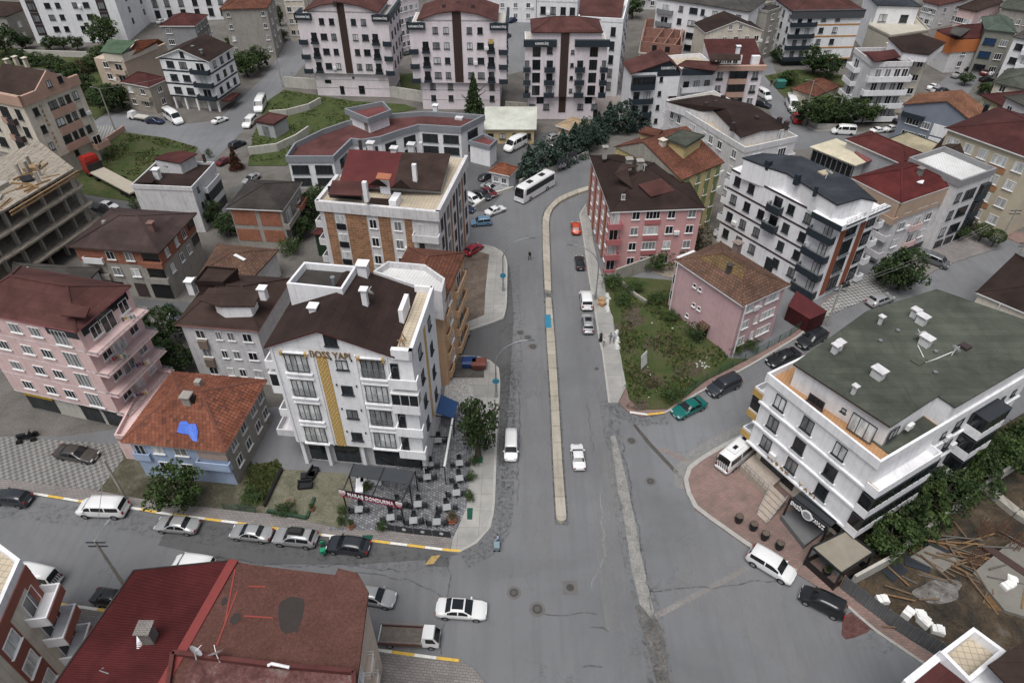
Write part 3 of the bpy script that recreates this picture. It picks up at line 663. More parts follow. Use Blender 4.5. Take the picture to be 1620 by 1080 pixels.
STONE_W=plain('white letters',(.8,.8,.8),.5,0,.03)

# white block with gold strip
h=18.5
B=Bld('apartment_block','white apartment block with gold strip and BOSS YAPI lettering above the cafe',(424,546),(651,563),(676,462),h,WHITE)
L0,L1=B.L(0),B.L(1);fh=3.5;zb=4.4
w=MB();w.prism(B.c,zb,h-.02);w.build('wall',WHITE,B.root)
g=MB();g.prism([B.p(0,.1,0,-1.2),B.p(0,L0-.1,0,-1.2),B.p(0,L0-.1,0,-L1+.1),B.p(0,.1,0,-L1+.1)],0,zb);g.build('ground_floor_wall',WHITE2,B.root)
for k in range(4):
    z=zb+fh*k
    for uc,wd in ((.175,2.35),(.715,2.35)):
        o=B.win(0,uc*L0,z+.35,wd,2.35,'dark',4,g=random.choice((1,2,2)),sill=False)
        r=MB()
        for zz in (.35,.65,.95,1.2):r.bar((-wd/2,-.22,zz),(wd/2,-.22,zz),.035)
        for x in (-wd/2,0,wd/2):r.bar((x,-.22,0),(x,-.22,1.2),.04)
        r.build('window_railing',GALV,o)
        B.piece('cornice',0,uc*L0-wd/2-.25,uc*L0+wd/2+.25,z+.05,z+.22,.003,.3,WHITE)
        B.piece('cornice',0,uc*L0-wd/2-.25,uc*L0+wd/2+.25,z+2.85,z+3.0,.003,.2,WHITE)
    B.win(0,.50*L0,z+1.1,1.2,1.25,'dark',2)
    for u in (.43,.575):B.piece('wall_lamp',0,u*L0-.06,u*L0+.06,z+2.35,z+2.55,.003,.14,BLACK)
    B.balcony(0,.835*L0,L0+.5,z+.1,1.0,WHITE,1.05,False,enc=(k==2))
    B.win(0,.87*L0,z+.15,.8,2.3,'dark',1,g=3,sill=False)
    if k:B.balcony(3,L1-4.0,L1-.6,z,1.3,WHITE,.9,True,enc=(k==2))
    for u in (.28,.72):B.win(1,u*L1,z+1.0,1.1,1.4,'dark',2)
    B.balcony(3,.5,3.2,z,1.2,WHITE,.9,False)
B.balcony(3,L1-5.5,L1-1,zb-.2,2.6,WHITE2,.8,False)
B.band(1,zb,h,GOLD,.05,.48*L1,.55*L1,'gold_strip');B.band(0,zb,zb+13.2,GOLD,.07,.325*L0,.40*L0,'gold_strip')
dots=MB()
for k in range(46):
    z=zb+.2+k*.285
    for c in range(3):
        u=.325*L0+.18+c*.36+(k % 2)*.16;q=B.p(0,u,z,.08);t=B.t(0)
        if u<.398*L0:dots.bar(q-t*.04,q+t*.04,.03,.08)
tag(dots.build('gold_strip_studs',plain('pale studs',(.72,.66,.5),.5),B.root),kind='stuff')
B.letters('BOSS YAPI',0,.43*L0,h-.66,1.2,plain('bronze letters',(.20,.115,.04),.5),.1,4.1,depth=.03)
for uc in (.17,.715):
    B.piece('gold_cornice',0,uc*L0-1.2,uc*L0+1.2,h-.8,h-.72,.02,.3,DKFRAME);B.piece('gold_cornice',0,uc*L0-1.2,uc*L0+1.2,h-1.0,h-.93,.02,.12,GOLD)
    for e in (-1,1):B.piece('gold_bracket',0,uc*L0+e*1.25-.12,uc*L0+e*1.25+.12,h-.98,h-.5,.02,.3,GOLD)
for u in (.02,.305,.605,.825):B.downpipe(0,u*L0,zb,h-.4,WHITE)
# main gable roof over the wider part, terrace beside it
rr=Bld.__new__(Bld);rr.__dict__.update(B.__dict__)
ru=.865*L0;rr.c=[B.p(0,0),B.p(0,ru),B.p(0,ru,0,-L1),B.p(0,0,0,-L1)];rr.n=4;rr.roofo=None
FASC=plain('dark red fascia',(.075,.018,.02),.6)
rr.gable(h,2.6,.35,R_BROWN,FASC,1,.445);B.roofo=rr.roofo
B.win(0,.455*L0,h+.55,1.3,1.35,'dark',2,g=0)
t=MB();z=h
for (i,u0,u1,d0,d1) in ((0,ru,L0+.15,-.2,.3),(1,-.3,L1,-.2,.15),(2,0,L0-ru,-.25,0)):B.fbox(i,u0,u1,z-.35,z+.85,d0,d1,t)
t.build('parapet',WHITE,B.root)
t=MB();t.prism([B.p(0,ru-.2,0,-.2),B.p(0,L0-.05,0,-.2),B.p(0,L0-.05,0,-L1+.25),B.p(0,ru-.2,0,-L1+.25)],z-.02,z+.04);t.build('terrace_deck',DECKT,B.root)
t=MB();t.prism([B.p(0,ru-.35,0,-L1*.45),B.p(0,ru+.12,0,-L1*.45),B.p(0,ru+.12,0,-L1*.72),B.p(0,ru-.35,0,-L1*.72)],z,z+1.8);t.build('terrace_door_wall',WHITE,B.root)
X=Bld.__new__(Bld);X.__dict__.update(B.__dict__);pts=[B.loc(*q,21.6) for q in ((453,448),(541,457),(564,421),(481,414))]
X.c=[Vector((q.x,q.y,0)) for q in pts];X.roofo=None;X.h=21.6
X.walls(h-.5,20.55,WHITE,0,'roof_room_wall');X.flat(20.8,.8,.25,R_FLAT,WHITE,0,'roof_room_parapet')
B.chimney(497,493,19.6,.75,1.0,WHITE);B.chimney(575,429,20.2,1.0,1.5,WHITE);B.chimney(577,470,20.2,.55,1.5,WHITE);B.dish(581,462,20.6,.7);B.vent(527,445,21.2,.15,.9)
bz=MB();q=B.loc(636,548,h)
for a,b_ in (((-.3,0,0),(0,0,.9)),((.3,0,0),(0,0,.9)),((-.3,.9,0),(0,.9,.9)),((.3,.9,0),(0,.9,.9)),((0,-.2,.9),(0,1.1,.9)),((-.5,.4,.45),(.5,.4,.45))):bz.bar(q+Vector(a),q+Vector(b_),.09)
tag(bz.build('timber_swing_frame',WOOD,None,False,B.o),'small timber trestle on the beige roof terrace of the gold striped block','trestle')
# shopfronts on the ground floor
for (u0,u1,nm) in ((.03,.2,0),(.24,.47,1),(.56,.97,2)):
    B.piece('shop_sign',0,u0*L0,u1*L0,3.3,4.25,-1.19,-.9,BLACK);B.piece('shop_window',0,u0*L0+.2,u1*L0-.2,.3,3.1,-1.19,-1.1,GLASSES[0])
for u in (.015,.215,.50,.985):B.piece('pillar',0,u*L0-.2,u*L0+.2,0,zb,-1.2,-.55,WHITE)

# orange neighbour behind it
h=13.5
B=Bld('apartment_block','narrow orange apartment block with white roof terrace beside the gold striped block',(606,470),(699,480),(704,440),h,wallmat('orange render',(.56,.37,.23),.2),depth=11)
B.walls();L0,L1=B.L(0),B.L(1)
for k in range(4):
    z=1.2+k*3.05
    B.win(1,.3*L1,z+.8,1.2,1.4,'white',2);B.balcony(1,.5*L1,.95*L1,z,.55,None,.9,True);B.balcony(1,.05*L1,.22*L1,z,.4,None,.9,False)
B.hip(h,1.5,.3,R_TILE2,None,1)
X=Bld.__new__(Bld);X.__dict__.update(B.__dict__);pts=[B.loc(*q,16.2) for q in ((590,429),(640,446),(699,462),(704,440),(672,418),(613,413))]
X.c=[Vector((q.x,q.y,0)) for q in pts];X.n=6;X.roofo=None;X.walls(12,15.2,WHITE2,.02,'upper_wall');X.flat(15.4,.8,.25,DECKW,WHITE2)

# brick-striped block
h=14.2
B=Bld('apartment_block','white block with brown brick strips and half red half brown roof',(503,322),(692,339),(733,250),h,WHITE2)
L0,L1=B.L(0),B.L(1);B.walls();BRK=brickmat('ochre brick strip',(.30,.15,.075),(.5,.42,.33),.9,.42)
for (a,b_) in ((.04,.12),(.22,.40),(.5,.6),(.72,.78)):B.band(0,.2,h-1.0,BRK,.08,a*L0,b_*L0,'brick_strip')
for k in range(4):
    z=1.0+k*3.05
    B.win(0,.17*L0,z+.3,1.35,2.1,'white',2,g=2,sill=False);r=B.piece('window_railing',0,.13*L0,.21*L0,z+.2,z+1.1,.05,.2,BLACK)
    B.win(0,.45*L0,z+.8,1.1,1.5,'white',2);B.win(0,.66*L0,z+.8,1.1,1.5,'white',2)
    B.balcony(0,.79*L0,L0+.2,z,1.1,WHITE2,.95,False);B.win(0,.85*L0,z+.1,1.0,2.1,'white',1,sill=False)
    B.balcony(3,L1-3.5,L1-.4,z,1.2,WHITE2,.95,True)
    for j,u in enumerate((.1,.3,.5,.7,.9)):B.win(1,u*L1,z+.4,1.0,2.0,'dark',2,sill=False,g=2 if j % 2 else 3)
for a in (.19,.39,.6,.8):B.band(1,.2,h-.9,DKBAND if a in (.19,.6) else BRK,.1,a*L1-.35,a*L1+.35,'cladding_strip')
t=MB()
for (i,u0,u1,d0,d1) in ((0,-.2,L0+.35,-.2,.35),(1,-.2,L1,-.2,.35),(3,L1*.55,L1+.2,-.2,.35)):B.fbox(i,u0,u1,h-1.0,h+.55,d0,d1,t)
t.build('parapet',WHITE2,B.root)
t=MB();t.prism(B.inset(.2),h-.1,h+.04);t.build('terrace_deck',DECKT,B.root)
def roofpart(B,pts,mat,name='roof',fm=None,th=.16):
    """sloping slab through (px, py, z) corners"""
    q=[B.loc(*p) for p in pts];b=MB();d=Vector((0,0,-th))
    a=sum(q[i].x*q[(i+1) % len(q)].y-q[(i+1) % len(q)].x*q[i].y for i in range(len(q)))
    if a<0:q.reverse()
    b.hexa([p+d for p in q],q);b.m=[1,0]+[1]*len(q);o=b.build(name,[mat,fm or mat],B.root);B.roofo=B.roofo or o;return o
def skirt(B,pts,z0,mat,name='upper_wall',ins=.3):
    """walls below a roof outline given as (px, py, z)"""
    q=[B.loc(*p) for p in pts];c=sum(q,Vector())/len(q)
    a=sum(q[i].x*q[(i+1) % len(q)].y-q[(i+1) % len(q)].x*q[i].y for i in range(len(q)))
    if a<0:q.reverse()
    q=[p+(c-p).normalized()*ins for p in q];b=MB();b.hexa([(p.x,p.y,z0) for p in q],[(p.x,p.y,p.z-.17) for p in q]);return b.build(name,mat,B.root)
up=[(552,250,15.8),(627,250,18.0),(620,285,17.0),(580,290,16),(535,292,15.2)]
skirt(B,[(538,290,15),(700,300,15),(712,246,15.6),(552,238,15.8)],h-.1,WHITE2)
roofpart(B,[(535,293,15.1),(622,296,15.8),(636,241,17.6),(552,236,16.6)],R_RED);roofpart(B,[(622,296,15.82),(697,302,15.1),(713,243,16.6),(636,241,17.62)],R_BROWN2)
roofpart(B,[(519,307,16.0),(572,309,16.0),(577,288,16.6),(526,285,16.6)],R_RED2,'pergola_roof');B.piece('pergola_screen',0,.06*L0,.34*L0,h+.1,h+1.9,-1.9,-1.8,BLACK)
roofpart(B,[(583,292,17.0),(598,282,18.2),(612,294,17.0)],R_BROWN,'dormer_roof');roofpart(B,[(620,296,17.0),(634,284,18.2),(650,298,17.0)],R_BROWN,'dormer_roof')
roofpart(B,[(594,282,18.6),(616,284,18.6),(620,275,19),(598,273,19)],plain('orange dormer tiles',(.33,.12,.06)),'dormer_roof');skirt(B,[(597,285,17.5),(614,287,17.5),(617,277,18.6),(600,275,18.6)],15.5,WHITE,'dormer')
t=MB();B.fbox(0,.40*L0,.60*L0,h+.05,h+.25,-2.6,-.3,t);t.build('lower_roof',R_BROWN,B.root);B.piece('stair_wall',0,.6*L0,.66*L0,h,h+1.3,-2.8,-.3,WHITE)
for x,y in ((578,300),(656,272)):B.chimney(x,y,16,.6,2.4,WHITE,False)
for x,y in ((587,233),(624,241),(651,235)):B.chimney(x,y,16.8,.9,1.0,WHITE2)
B.chimney(570,228,16.5,.4,1.3,DKBAND,False);B.chimney(666,232,16.5,.5,1.4,WHITE2,False)

# large roof at the bottom edge
h=12.5
B=Bld('apartment_block','building with ribbed red metal roof and flat brown membrane with dark damp patch',(249,1190),(568,1190),(590,930),h,wallmat('pale beige render',(.60,.50,.42),.2),c4=[(40,1180),(552,1180),(584,935),(212,902)])
w=MB();ring=[B.loc(*q,h) for q in ((70,1150),(535,1150),(576,938),(560,912),(225,910))];w.prism(ring,0,h-1.1);w.build('wall',B.wall_m,B.root);w=MB();ring=[B.loc(*q,h) for q in ((300,1150),(535,1150),(576,938),(560,912),(380,895))];w.prism(ring,h-1.2,h-.25);w.build('upper_wall',B.wall_m,B.root)
MEM=soil('brown roof membrane',[(.085,.040,.032),(.105,.05,.041),(.125,.062,.051)],.5,.01)
_m=[B.loc(561,1110,h),B.loc(583,935,h),B.loc(368,886,h+.7)];_n=(_m[1]-_m[0]).cross(_m[2]-_m[0]).normalized();_n=_n if _n.z>0 else -_n
def mem(px,py,up=0,B=B,m0=_m[0],n=_n):
    """point of the membrane roof seen at a pixel"""
    o_=Vector((0,0,CAMZ))-B.o;d=P(px,py,0)-Vector((0,0,CAMZ));return o_+d*((m0-o_).dot(n)/d.dot(n))+n*up
q=[mem(*p) for p in ((561,1110),(583,935),(566,906),(535,898),(530,909),(400,893),(368,886),(240,1110))]
b=MB();b.hexa([Vector((p.x,p.y,p.z-.3)) for p in q],q);B.roofo=b.build('membrane_roof',[MEM],B.root)
a0,a1,b1,b0=B.loc(368,886,h+.72),B.loc(235,1120,h+.72),B.loc(60,1120,h-.7),B.loc(212,902,h-.7)
b=MB();n=84
RIBM=roofmat('red trapezoid sheet',(.078,.017,.018),'flat',.6)
for k in range(n):
    for (u0,u1,z0,z1) in ((k,k+.5,0,0),(k+.5,k+.62,0,.07),(k+.62,k+.88,.07,.07),(k+.88,k+1,.07,0)):
        p,q2,r,s_=lerp(a0,a1,u0/n),lerp(a0,a1,u1/n),lerp(b0,b1,u1/n),lerp(b0,b1,u0/n)
        b.quad(p+Vector((0,0,z0)),s_+Vector((0,0,z0)),r+Vector((0,0,z1)),q2+Vector((0,0,z1)))
b.build('metal_roof',RIBM,B.root)
b=MB();b.bar(a0+Vector((.1,0,.08)),a1+Vector((.1,0,.08)),.75,.12);b.build('ridge_flashing',plain('red flashing',(.20,.035,.032),.6),B.root)
b=MB();b.bar(b0,b1,.12,.25);b.bar(a0,b0,.1,.2);b.build('gutter',plain('dark gutter',(.03,.028,.027),.6),B.root)
RS=plain('red roof sealant',(.24,.045,.035),.7)
for (p,q2) in (((376,934),(343,1020)),((386,974),(432,977)),((393,927),(420,928)),((372,900),(356,985))):
    b=MB();b.bar(mem(*p,.02),mem(*q2,.02),.12,.05);b.build('sealant_line',RS,B.root)
DMP=plain('damp roof patch',(.045,.036,.033),.25,0,.15)
def blob(name,B,c,rx,ry,z,mat,seed,n=26,sq=0):
    rd=random.Random(seed);ph=[rd.uniform(0,6.28) for _ in range(4)];b=MB();pts=[]
    for i in range(n):
        a=2*math.pi*i/n;k=1+.13*math.sin(2*a+ph[0])+.1*math.sin(3*a+ph[1])+.05*math.sin(5*a+ph[2]);pts.append(B.loc(c[0]+rx*k*math.cos(a),c[1]+ry*k*math.sin(a),z) if B else P(c[0]+rx*k*math.cos(a),c[1]+ry*k*math.sin(a),z))
    if pts[0].to_2d().cross(pts[5].to_2d())<0:pts.reverse()
    b.quad(*pts);return b.build(name,mat,B.root if B else None)
for pp in ([(441,957),(446,950),(460,943),(474,945),(480,947),(482,955),(479,975),(470,1001),(468,998),(452,1002),(444,995),(442,985),(440,970)],[(363,982),(366,975),(371,970),(378,969),(381,973),(380,980),(374,986),(367,987)],[(349,956),(351,948),(356,944),(360,946),(358,954),(353,958)]):
    b=MB();qs=[mem(x,y,.02) for x,y in pp];qs.reverse();b.quad(*qs);b.build('damp_patch',DMP,B.root)
c_=B.chimney(236,1006,h-.2,.85,1.9,brickmat('grey chimney block',(.16,.14,.13)),True)
b=MB();b.obox(B.loc(232,1012,h),.4,1.3,1.1,h-.05,h+.14);b.build('chimney_flashing',WHITE,B.root)
# roof hatch pit of the same building
t=MB();q=[B.loc(*p,h+1.0) for p in ((274,1032),(262,1110),(560,1110),(560,1062),(420,1050))]
for a,c in zip([q[1],q[0],q[4],q[3]],[q[0],q[4],q[3],q[2]]):t.bar(a-Vector((0,0,.3)),c-Vector((0,0,.3)),.3,1.0)
t.build('parapet',roofmat('rusty parapet',(.10,.035,.032),'flat'),B.root)
t=MB();t.hexa([p-Vector((0,0,.62)) for p in q],[p-Vector((0,0,.5)) for p in q]) if False else t.prism([(p.x,p.y) for p in reversed(q)] if (q[1]-q[0]).to_2d().cross((q[2]-q[1]).to_2d())<0 else [(p.x,p.y) for p in q],h+.3,h+.75);t.build('sunken_deck',soil('stained roof deck',[(.05,.035,.03),(.10,.045,.042),(.15,.075,.07),(.2,.19,.18)],.7,.01),B.root)
B.dish(308,1031,h+.9,.55,2.4);B.dish(342,1034,h+.9,.6,3.6)
b=MB();b.tube([B.loc(424,1052,h+1.2),B.loc(430,1049,h+1.3),B.loc(458,1055,h+1.3)],.12,8);b.build('flue_pipe',WHITEP,B.root)
b=MB();b.bar(B.loc(160,1058,h+.4),B.loc(163,1056,h+1.6),.06);b.bar(B.loc(157,1060,h+1.4),B.loc(172,1065,h+1.4),.05);b.build('aerial',GALV,B.root)
# side wall towards the crossing: windows under the eave
for k in range(3):
    z=.5+k*3.2
    for u in (.25,.55,.82):
        B.win(1,u*B.L(1),z+1,1.5,1.5,'white',2,d=-.62) if u<.8 else None
    B.balcony(1,.62*B.L(1),.78*B.L(1),z,.7,None,.9,False,rail=WHITEP,d=-.62)
# corner block bottom edge, brick red stripes
h=14.0
RB=wallmat('brick red render',(.29,.10,.075),.2)
B=Bld('apartment_block','cream and brick red striped block with stacked balconies opposite the silver cars',(-120,1160),(-120,1160),(41,870),h,CREAM,c4=[(-250,1000),(-120,1262),(40,894),(-42,832)])
B.walls();L1=B.L(1)
for (a,b_,m_) in ((.0,.16,RB),(.32,.46,RB),(.60,.74,RB),(.92,1.0,RB)):B.band(1,.3,h,m_,.06,a*L1,b_*L1,'red_strip')
for k in range(4):
    z=.8+k*3.2
    for u in (.39,.67):B.win(1,u*L1,z+.7,1.7,1.6,'white',2,d=.06,g=2)
    B.balcony(1,.80*L1,.99*L1,z,1.6,WHITE,1.0,True,d=0);B.piece('balcony_front',1,.805*L1,.985*L1,z-.15,z+.86,1.601,1.66,RB)
B.flat(h,.9,.3,DECKT,WHITE);B.band(1,h-.9,h+.1,RB,.1)
# corner block bottom right
h=12.0
B=Bld('apartment_block','white roof terrace and maroon roof of a block beyond the metal hoarding',(1440,1130),(1560,1180),(1700,1060),h,WHITE,c4=[(1440,1085),(1600,1230),(1800,1080),(1640,985)])
B.walls(0,h-.6,None,.8)
X=Bld.__new__(Bld);X.__dict__.update(B.__dict__);pts=[B.loc(*q,h+1) for q in ((1488,1030),(1535,1078),(1592,1029),(1540,991))];X.c=[Vector((q.x,q.y,0)) for q in pts];X.roofo=None
X.walls(0,h,WHITE,.05,'terrace_wall');X.flat(h+.1,.9,.3,DECKT,WHITE)
roofpart(B,[(1440,1082,h),(1489,1040,h),(1600,1150,h+1.5),(1540,1200,h+1.5)],R_MAROON);roofpart(B,[(1563,1051,h+2),(1640,1000,h+2),(1740,1060,h+2),(1640,1130,h+2)],R_BROWN2)
b=MB();b.bar(B.loc(1432,1082,h),B.loc(1490,1035,h),.5,.5);b.build('parapet_edge',WHITE,B.root)
# ------------------------------------------------------------------ buildings further along
def alias(B,pts,h,n=None):
    X=Bld.__new__(Bld);X.__dict__.update(B.__dict__);q=[B.loc(*p,h) for p in pts]
    a=sum(q[i].x*q[(i+1) % len(q)].y-q[(i+1) % len(q)].x*q[i].y for i in range(len(q)))
    if a<0:q.reverse()
    X.c=[Vector((v.x,v.y,0)) for v in q];X.n=len(q);X.h=h;X.roofo=None;return X
# green roofed block with lettering
h=12.9
B=Bld('apartment_block','white block with broad green felt roof and black ENGIN YAVUZ shop canopy',(1216,600),(1388,736),(1489,659),h,WHITE,depth=25)
L0,L1=B.L(0),B.L(1);fh=3.15;zb=3.3
w=MB();w.prism(B.c,zb,h);w.build('wall',WHITE,B.root);w=MB();w.prism(B.inset(.9),0,zb);w.build('ground_floor_wall',CREAM,B.root)
for k in range(3):
    z=zb+fh*k
    for u in (.16,.43,.73):
        B.win(0,u*L0,z+.85,1.35,1.7,'dark',2,g=random.choice((0,1,2)))
        B.piece('window_surround',0,u*L0-.95,u*L0+.95,z+.6,z+.72,.003,.2,WHITE)
    B.band(0,z-.12,z+.12,WHITE,.25,-.2,L0+.2,'cornice');B.band(1,z-.12,z+.12,WHITE,.2,9.5,L1,'cornice')
    B.balcony(1,-.3,9.2,z+.12,1.3,WHITE,.95,False,enc=(k<2),dstyle='dark');B.piece('gold_panel',0,L0-.05,L0+1.25,z+.15,z+1.0,.01,.06,GOLD)
    B.balcony(3,L1-3.0,L1-.2,z+.12,1.4,WHITE,.95,False,enc=(k==1),dstyle='dark');B.piece('gold_panel',0,-1.35,-.05,z+.15,z+1.0,.01,.06,GOLD)
    B.balcony(1,15,19,z,1.7,WHITE,.95,False,enc=True,dstyle='dark')
    for u in (11,13.2,21,23):B.win(1,u,z+1,.7 if u != 13.2 else 1.2,.8 if u != 13.2 else 1.5,'dark',1)
    B.ac(1,12,z+.3)
rp=[(1255,575,16),(1409,675,16),(1546,586,16),(1562,573,16),(1660,530,16),(1650,515,16),(1482,457,16),(1372,491,16)]
roofpart(B,rp,R_GREEN,'roof',plain('brown eave',(.05,.03,.025)),.2);skirt(B,rp,h-.2,WHITE,'attic_wall',.5)
B.flat(h,.85,.25,DECKO,WHITE,.25)
t=MB();B.fbox(1,2,9.2,h+.05,h+.12,-2.6,-.3,t);t.build('terrace_deck',R_GREEN,B.root)
t=MB();B.fbox(1,9.4,L1,h-.1,15.8,-6,-.002,t);t.build('attic_side_wall',WHITE,B.root);t=MB();B.fbox(1,9.3,L1+.2,15.8,15.985,-7,.25,t);t.build('roof_edge',R_GREEN,B.root)
A_=alias(B,[(1270,588),(1405,678),(1540,590),(1470,500)],16)
A_.win(0,.78*A_.L(0),13.2,2.6,2.2,'dark',3,g=2,sill=False);A_.win(0,.25*A_.L(0),13.3,1.8,1.0,DKBAND,2,g=0);A_.win(0,.55*A_.L(0),14.6,.5,.5,'dark',1);A_.win(1,.12*A_.L(1),13.8,1.4,1.3,'dark',2)
A_.ac(1,.3*A_.L(1),13.8)
for x,y,ww in ((1321,553,.75),(1328,548,.75),(1389,592,1.5),(1351,618,.45),(1447,497,.9),(1458,507,1.3),(1464,541,1.4),(1393,508,.45)):B.chimney(x,y,16,ww*.75,.8,WHITE2,True,l=ww*.5 if ww>1 else ww*.6)
B.chimney(1527,548,16,.9,.35,DKBAND,False);B.dish(1457,529,16,.6);B.dish(1512,552,16,.5,2)
for x,y in ((1420,524),(1392,540),(1480,557),(1479,590)):B.vent(x,y,16,.12,.2)
b=MB();b.tube([B.loc(1452,546,16.1),B.loc(1465,573,16.05),B.loc(1482,567,16.05),B.loc(1508,556,16.3)],.05,5);b.build('roof_cable',WHITEP,B.root)
b=MB();b.obox(B.loc(1453,571,16),.6,1.5,1.0,16,16.18);b.build('roof_hatch',R_GREEN,B.root)
B.letters('İ L B A K',0,.33*L0,zb+.52,.62,GOLDL,.24,3.0);B.letters('Y A P I',0,.63*L0,zb+.52,.62,GOLDL,.24,2.2)
B.piece('shop_window',0,.12*L0,.48*L0,.8,2.9,-.9,-.8,GLASSES[0]);B.piece('shop_window',0,.55*L0,.95*L0,.8,2.9,-.9,-.8,GDARK)
gt=B.o
# navy and white block
h=13.2
B=Bld('apartment_block','white block with navy balconies, red brown vertical strips and slate roof',(1158,267),(1330,355),(1408,332),h,WHITE)
L0,L1=B.L(0),B.L(1);fh=3.15;B.walls()
for k in range(4):
    z=.7+fh*k
    B.band(0,z+fh-.35,z+fh-.05,DKBAND,.05,0,.8*L0);us=(.08,.22,.36,.60,.75)
    for j,u in enumerate(us):
        if k==3 and j==2:continue
        B.win(0,u*L0,z+.8,1.2,1.5,'dark',2,g=random.choice((0,1,3)))
    B.balcony(0,.80*L0,L0+.02,z,1.1,NAVY,.9,False,rail='top');B.win(0,.93*L0,z+.1,1.3,2.1,'dark',2,g=2,sill=False)
    if k>=2:B.balcony(0,.42*L0,.54*L0,z+.3,1.1,NAVY,.9,True,rail='top',dstyle='dark')
    B.balcony(3,L1-2.6,L1-.2,z,1.1,WHITE,.9,False,rail='top')
    B.win(1,.35*L1,z+.2,2.3,2.4,'dark',3,g=0,sill=False);B.win(1,.82*L1,z+.2,1.9,2.4,'dark',2,g=0,sill=False)
    B.band(1,z-.25,z+.05,GALV,.12,.24*L1,.5*L1,'ledge');B.balcony(1,.92*L1,L1+.6,z,.8,WHITE,.9,False)
REDS=plain('red brown cladding',(.24,.075,.04),.6)
for a,b_ in ((.08,.2),(.56,.68)):B.band(1,.7,h-.5,REDS,.14,a*L1,b_*L1,'cladding_strip')
B.win(0,.55*L0,.1,1.6,2.4,'dark',2,g=3,sill=False,name='door')
rp=[(1174,249,16.2),(1219,266,16.2),(1245,274,16.2),(1325,324,16.2),(1364,313,16.2),(1388,318,16.2),(1347,283,16.2),(1268,247,16.6),(1207,242,16.4)]
roofpart(B,rp,R_SLATE,'roof',plain('dark eave',(.02,.02,.024)),.2);skirt(B,rp,h-.3,WHITE,'attic_wall',.35)
t=MB();B.fbox(1,0,L1+.5,h-.45,h+.35,-.1,.9,t);B.fbox(0,.8*L0,L0+.9,h-.4,h+.5,-.1,1.1,t);t.build('roof_terrace_parapet',WHITE,B.root)
B.piece('navy_edge',0,.8*L0,L0+1.0,h-.42,h+.45,1.1,1.16,NAVY);B.piece('navy_edge',1,0,L1+.5,h+.0,h+.2,.9,.96,NAVY)
r=MB();a,c=B.p(1,0,h+1.0,.8),B.p(1,L1+.4,h+1.0,.8)
for d_ in (0,-.35):r.bar(a+Vector((0,0,d_)),c+Vector((0,0,d_)),.05)
for j in range(11):q=lerp(a,c,j/10);r.bar(q,q-Vector((0,0,.7)),.04)
r.build('railing',GALV,B.root)
B.chimney(1216,258,16.2,.8,.8,NAVY,False);B.chimney(1262,281,16.2,.7,1.0,NAVY,False);B.chimney(1291,300,16.2,.4,.9,NAVY,False);B.dish(1310,273,16.4,.5,2)
b=MB();b.obox(B.loc(1306,272,16.5),.4,1.8,1.3,16.3,16.5);b.build('roof_hatch',plain('bare board',(.42,.36,.26)),B.root)
for u in (.4,.72):B.win(0,(u)*L0,h+.8,1.2,1.4,'dark',2,d=-.9)
# dusty pink house
h=9.0
B=Bld('house','dusty pink three storey house with mossy brown tile roof by the vacant plot',(1067,411),(1176,485),(1261,456),h,PINK3,'house')
B.walls(0,h,None,.45);B.hip(h,2.0,0,R_TILEB,WHITEP);L0,L1=B.L(0),B.L(1)
for k,(u,z) in enumerate(((.32,6.6),(.40,6.6),(.36,3.6),(.44,3.6),(.3,1.2))):B.win(0,u*L0,z,.55,.6,'white',1,d=-.45,g=3)
for z in (.6,3.4,6.2):
    B.balcony(3,L1-4.2,L1-.9,z,1.0,PINK3,1.0,False,enc=True,d=-.45)
    for u,ww in ((.22,1.2),(.45,.6),(.70,2.6)):B.win(1,u*L1,z+.9,ww,1.3,'white',2 if ww<2 else 4,d=-.45,g=2)
B.win(0,.58*L0,.1,1.0,2.0,DKBAND,1,g=3,sill=False,d=-.45,name='door')
t=MB();q0,q1=B.p(0,.52*L0,2.4,-.4),B.p(0,.64*L0,2.4,-.4);n_=B.nrm(0)*1.2;t.hexa([q0,q1,q1+n_-Vector((0,0,.5)),q0+n_-Vector((0,0,.5))][::-1],[v+Vector((0,0,.12)) for v in [q0,q1,q1+n_-Vector((0,0,.5)),q0+n_-Vector((0,0,.5))][::-1]]);t.build('door_canopy',R_TILEB,B.root)
B.downpipe(1,.5,0,h,WHITEP);B.downpipe(0,.8,0,h,WHITEP)
B.chimney(1153,426,10.2,.5,1.0,R_GREY);B.chimney(1166,392,9.8,.9,1.2,brickmat('pale chimney',(.24,.17,.14)))
q=[B.ridge[0],B.ridge[1]];e=B.ev;b=MB();up=Vector((0,0,.035))
i0=0 if abs((e[1]-e[0]).length-B.L(0))<.5 else 3
b.quad(*[v+up for v in (lerp(q[0],e[0],.55),lerp(q[1],e[1],.35),q[1],q[0])]);b.build('moss_patch',roofmat('yellow lichen tiles',(.165,.11,.055),'tile'),B.roofo)
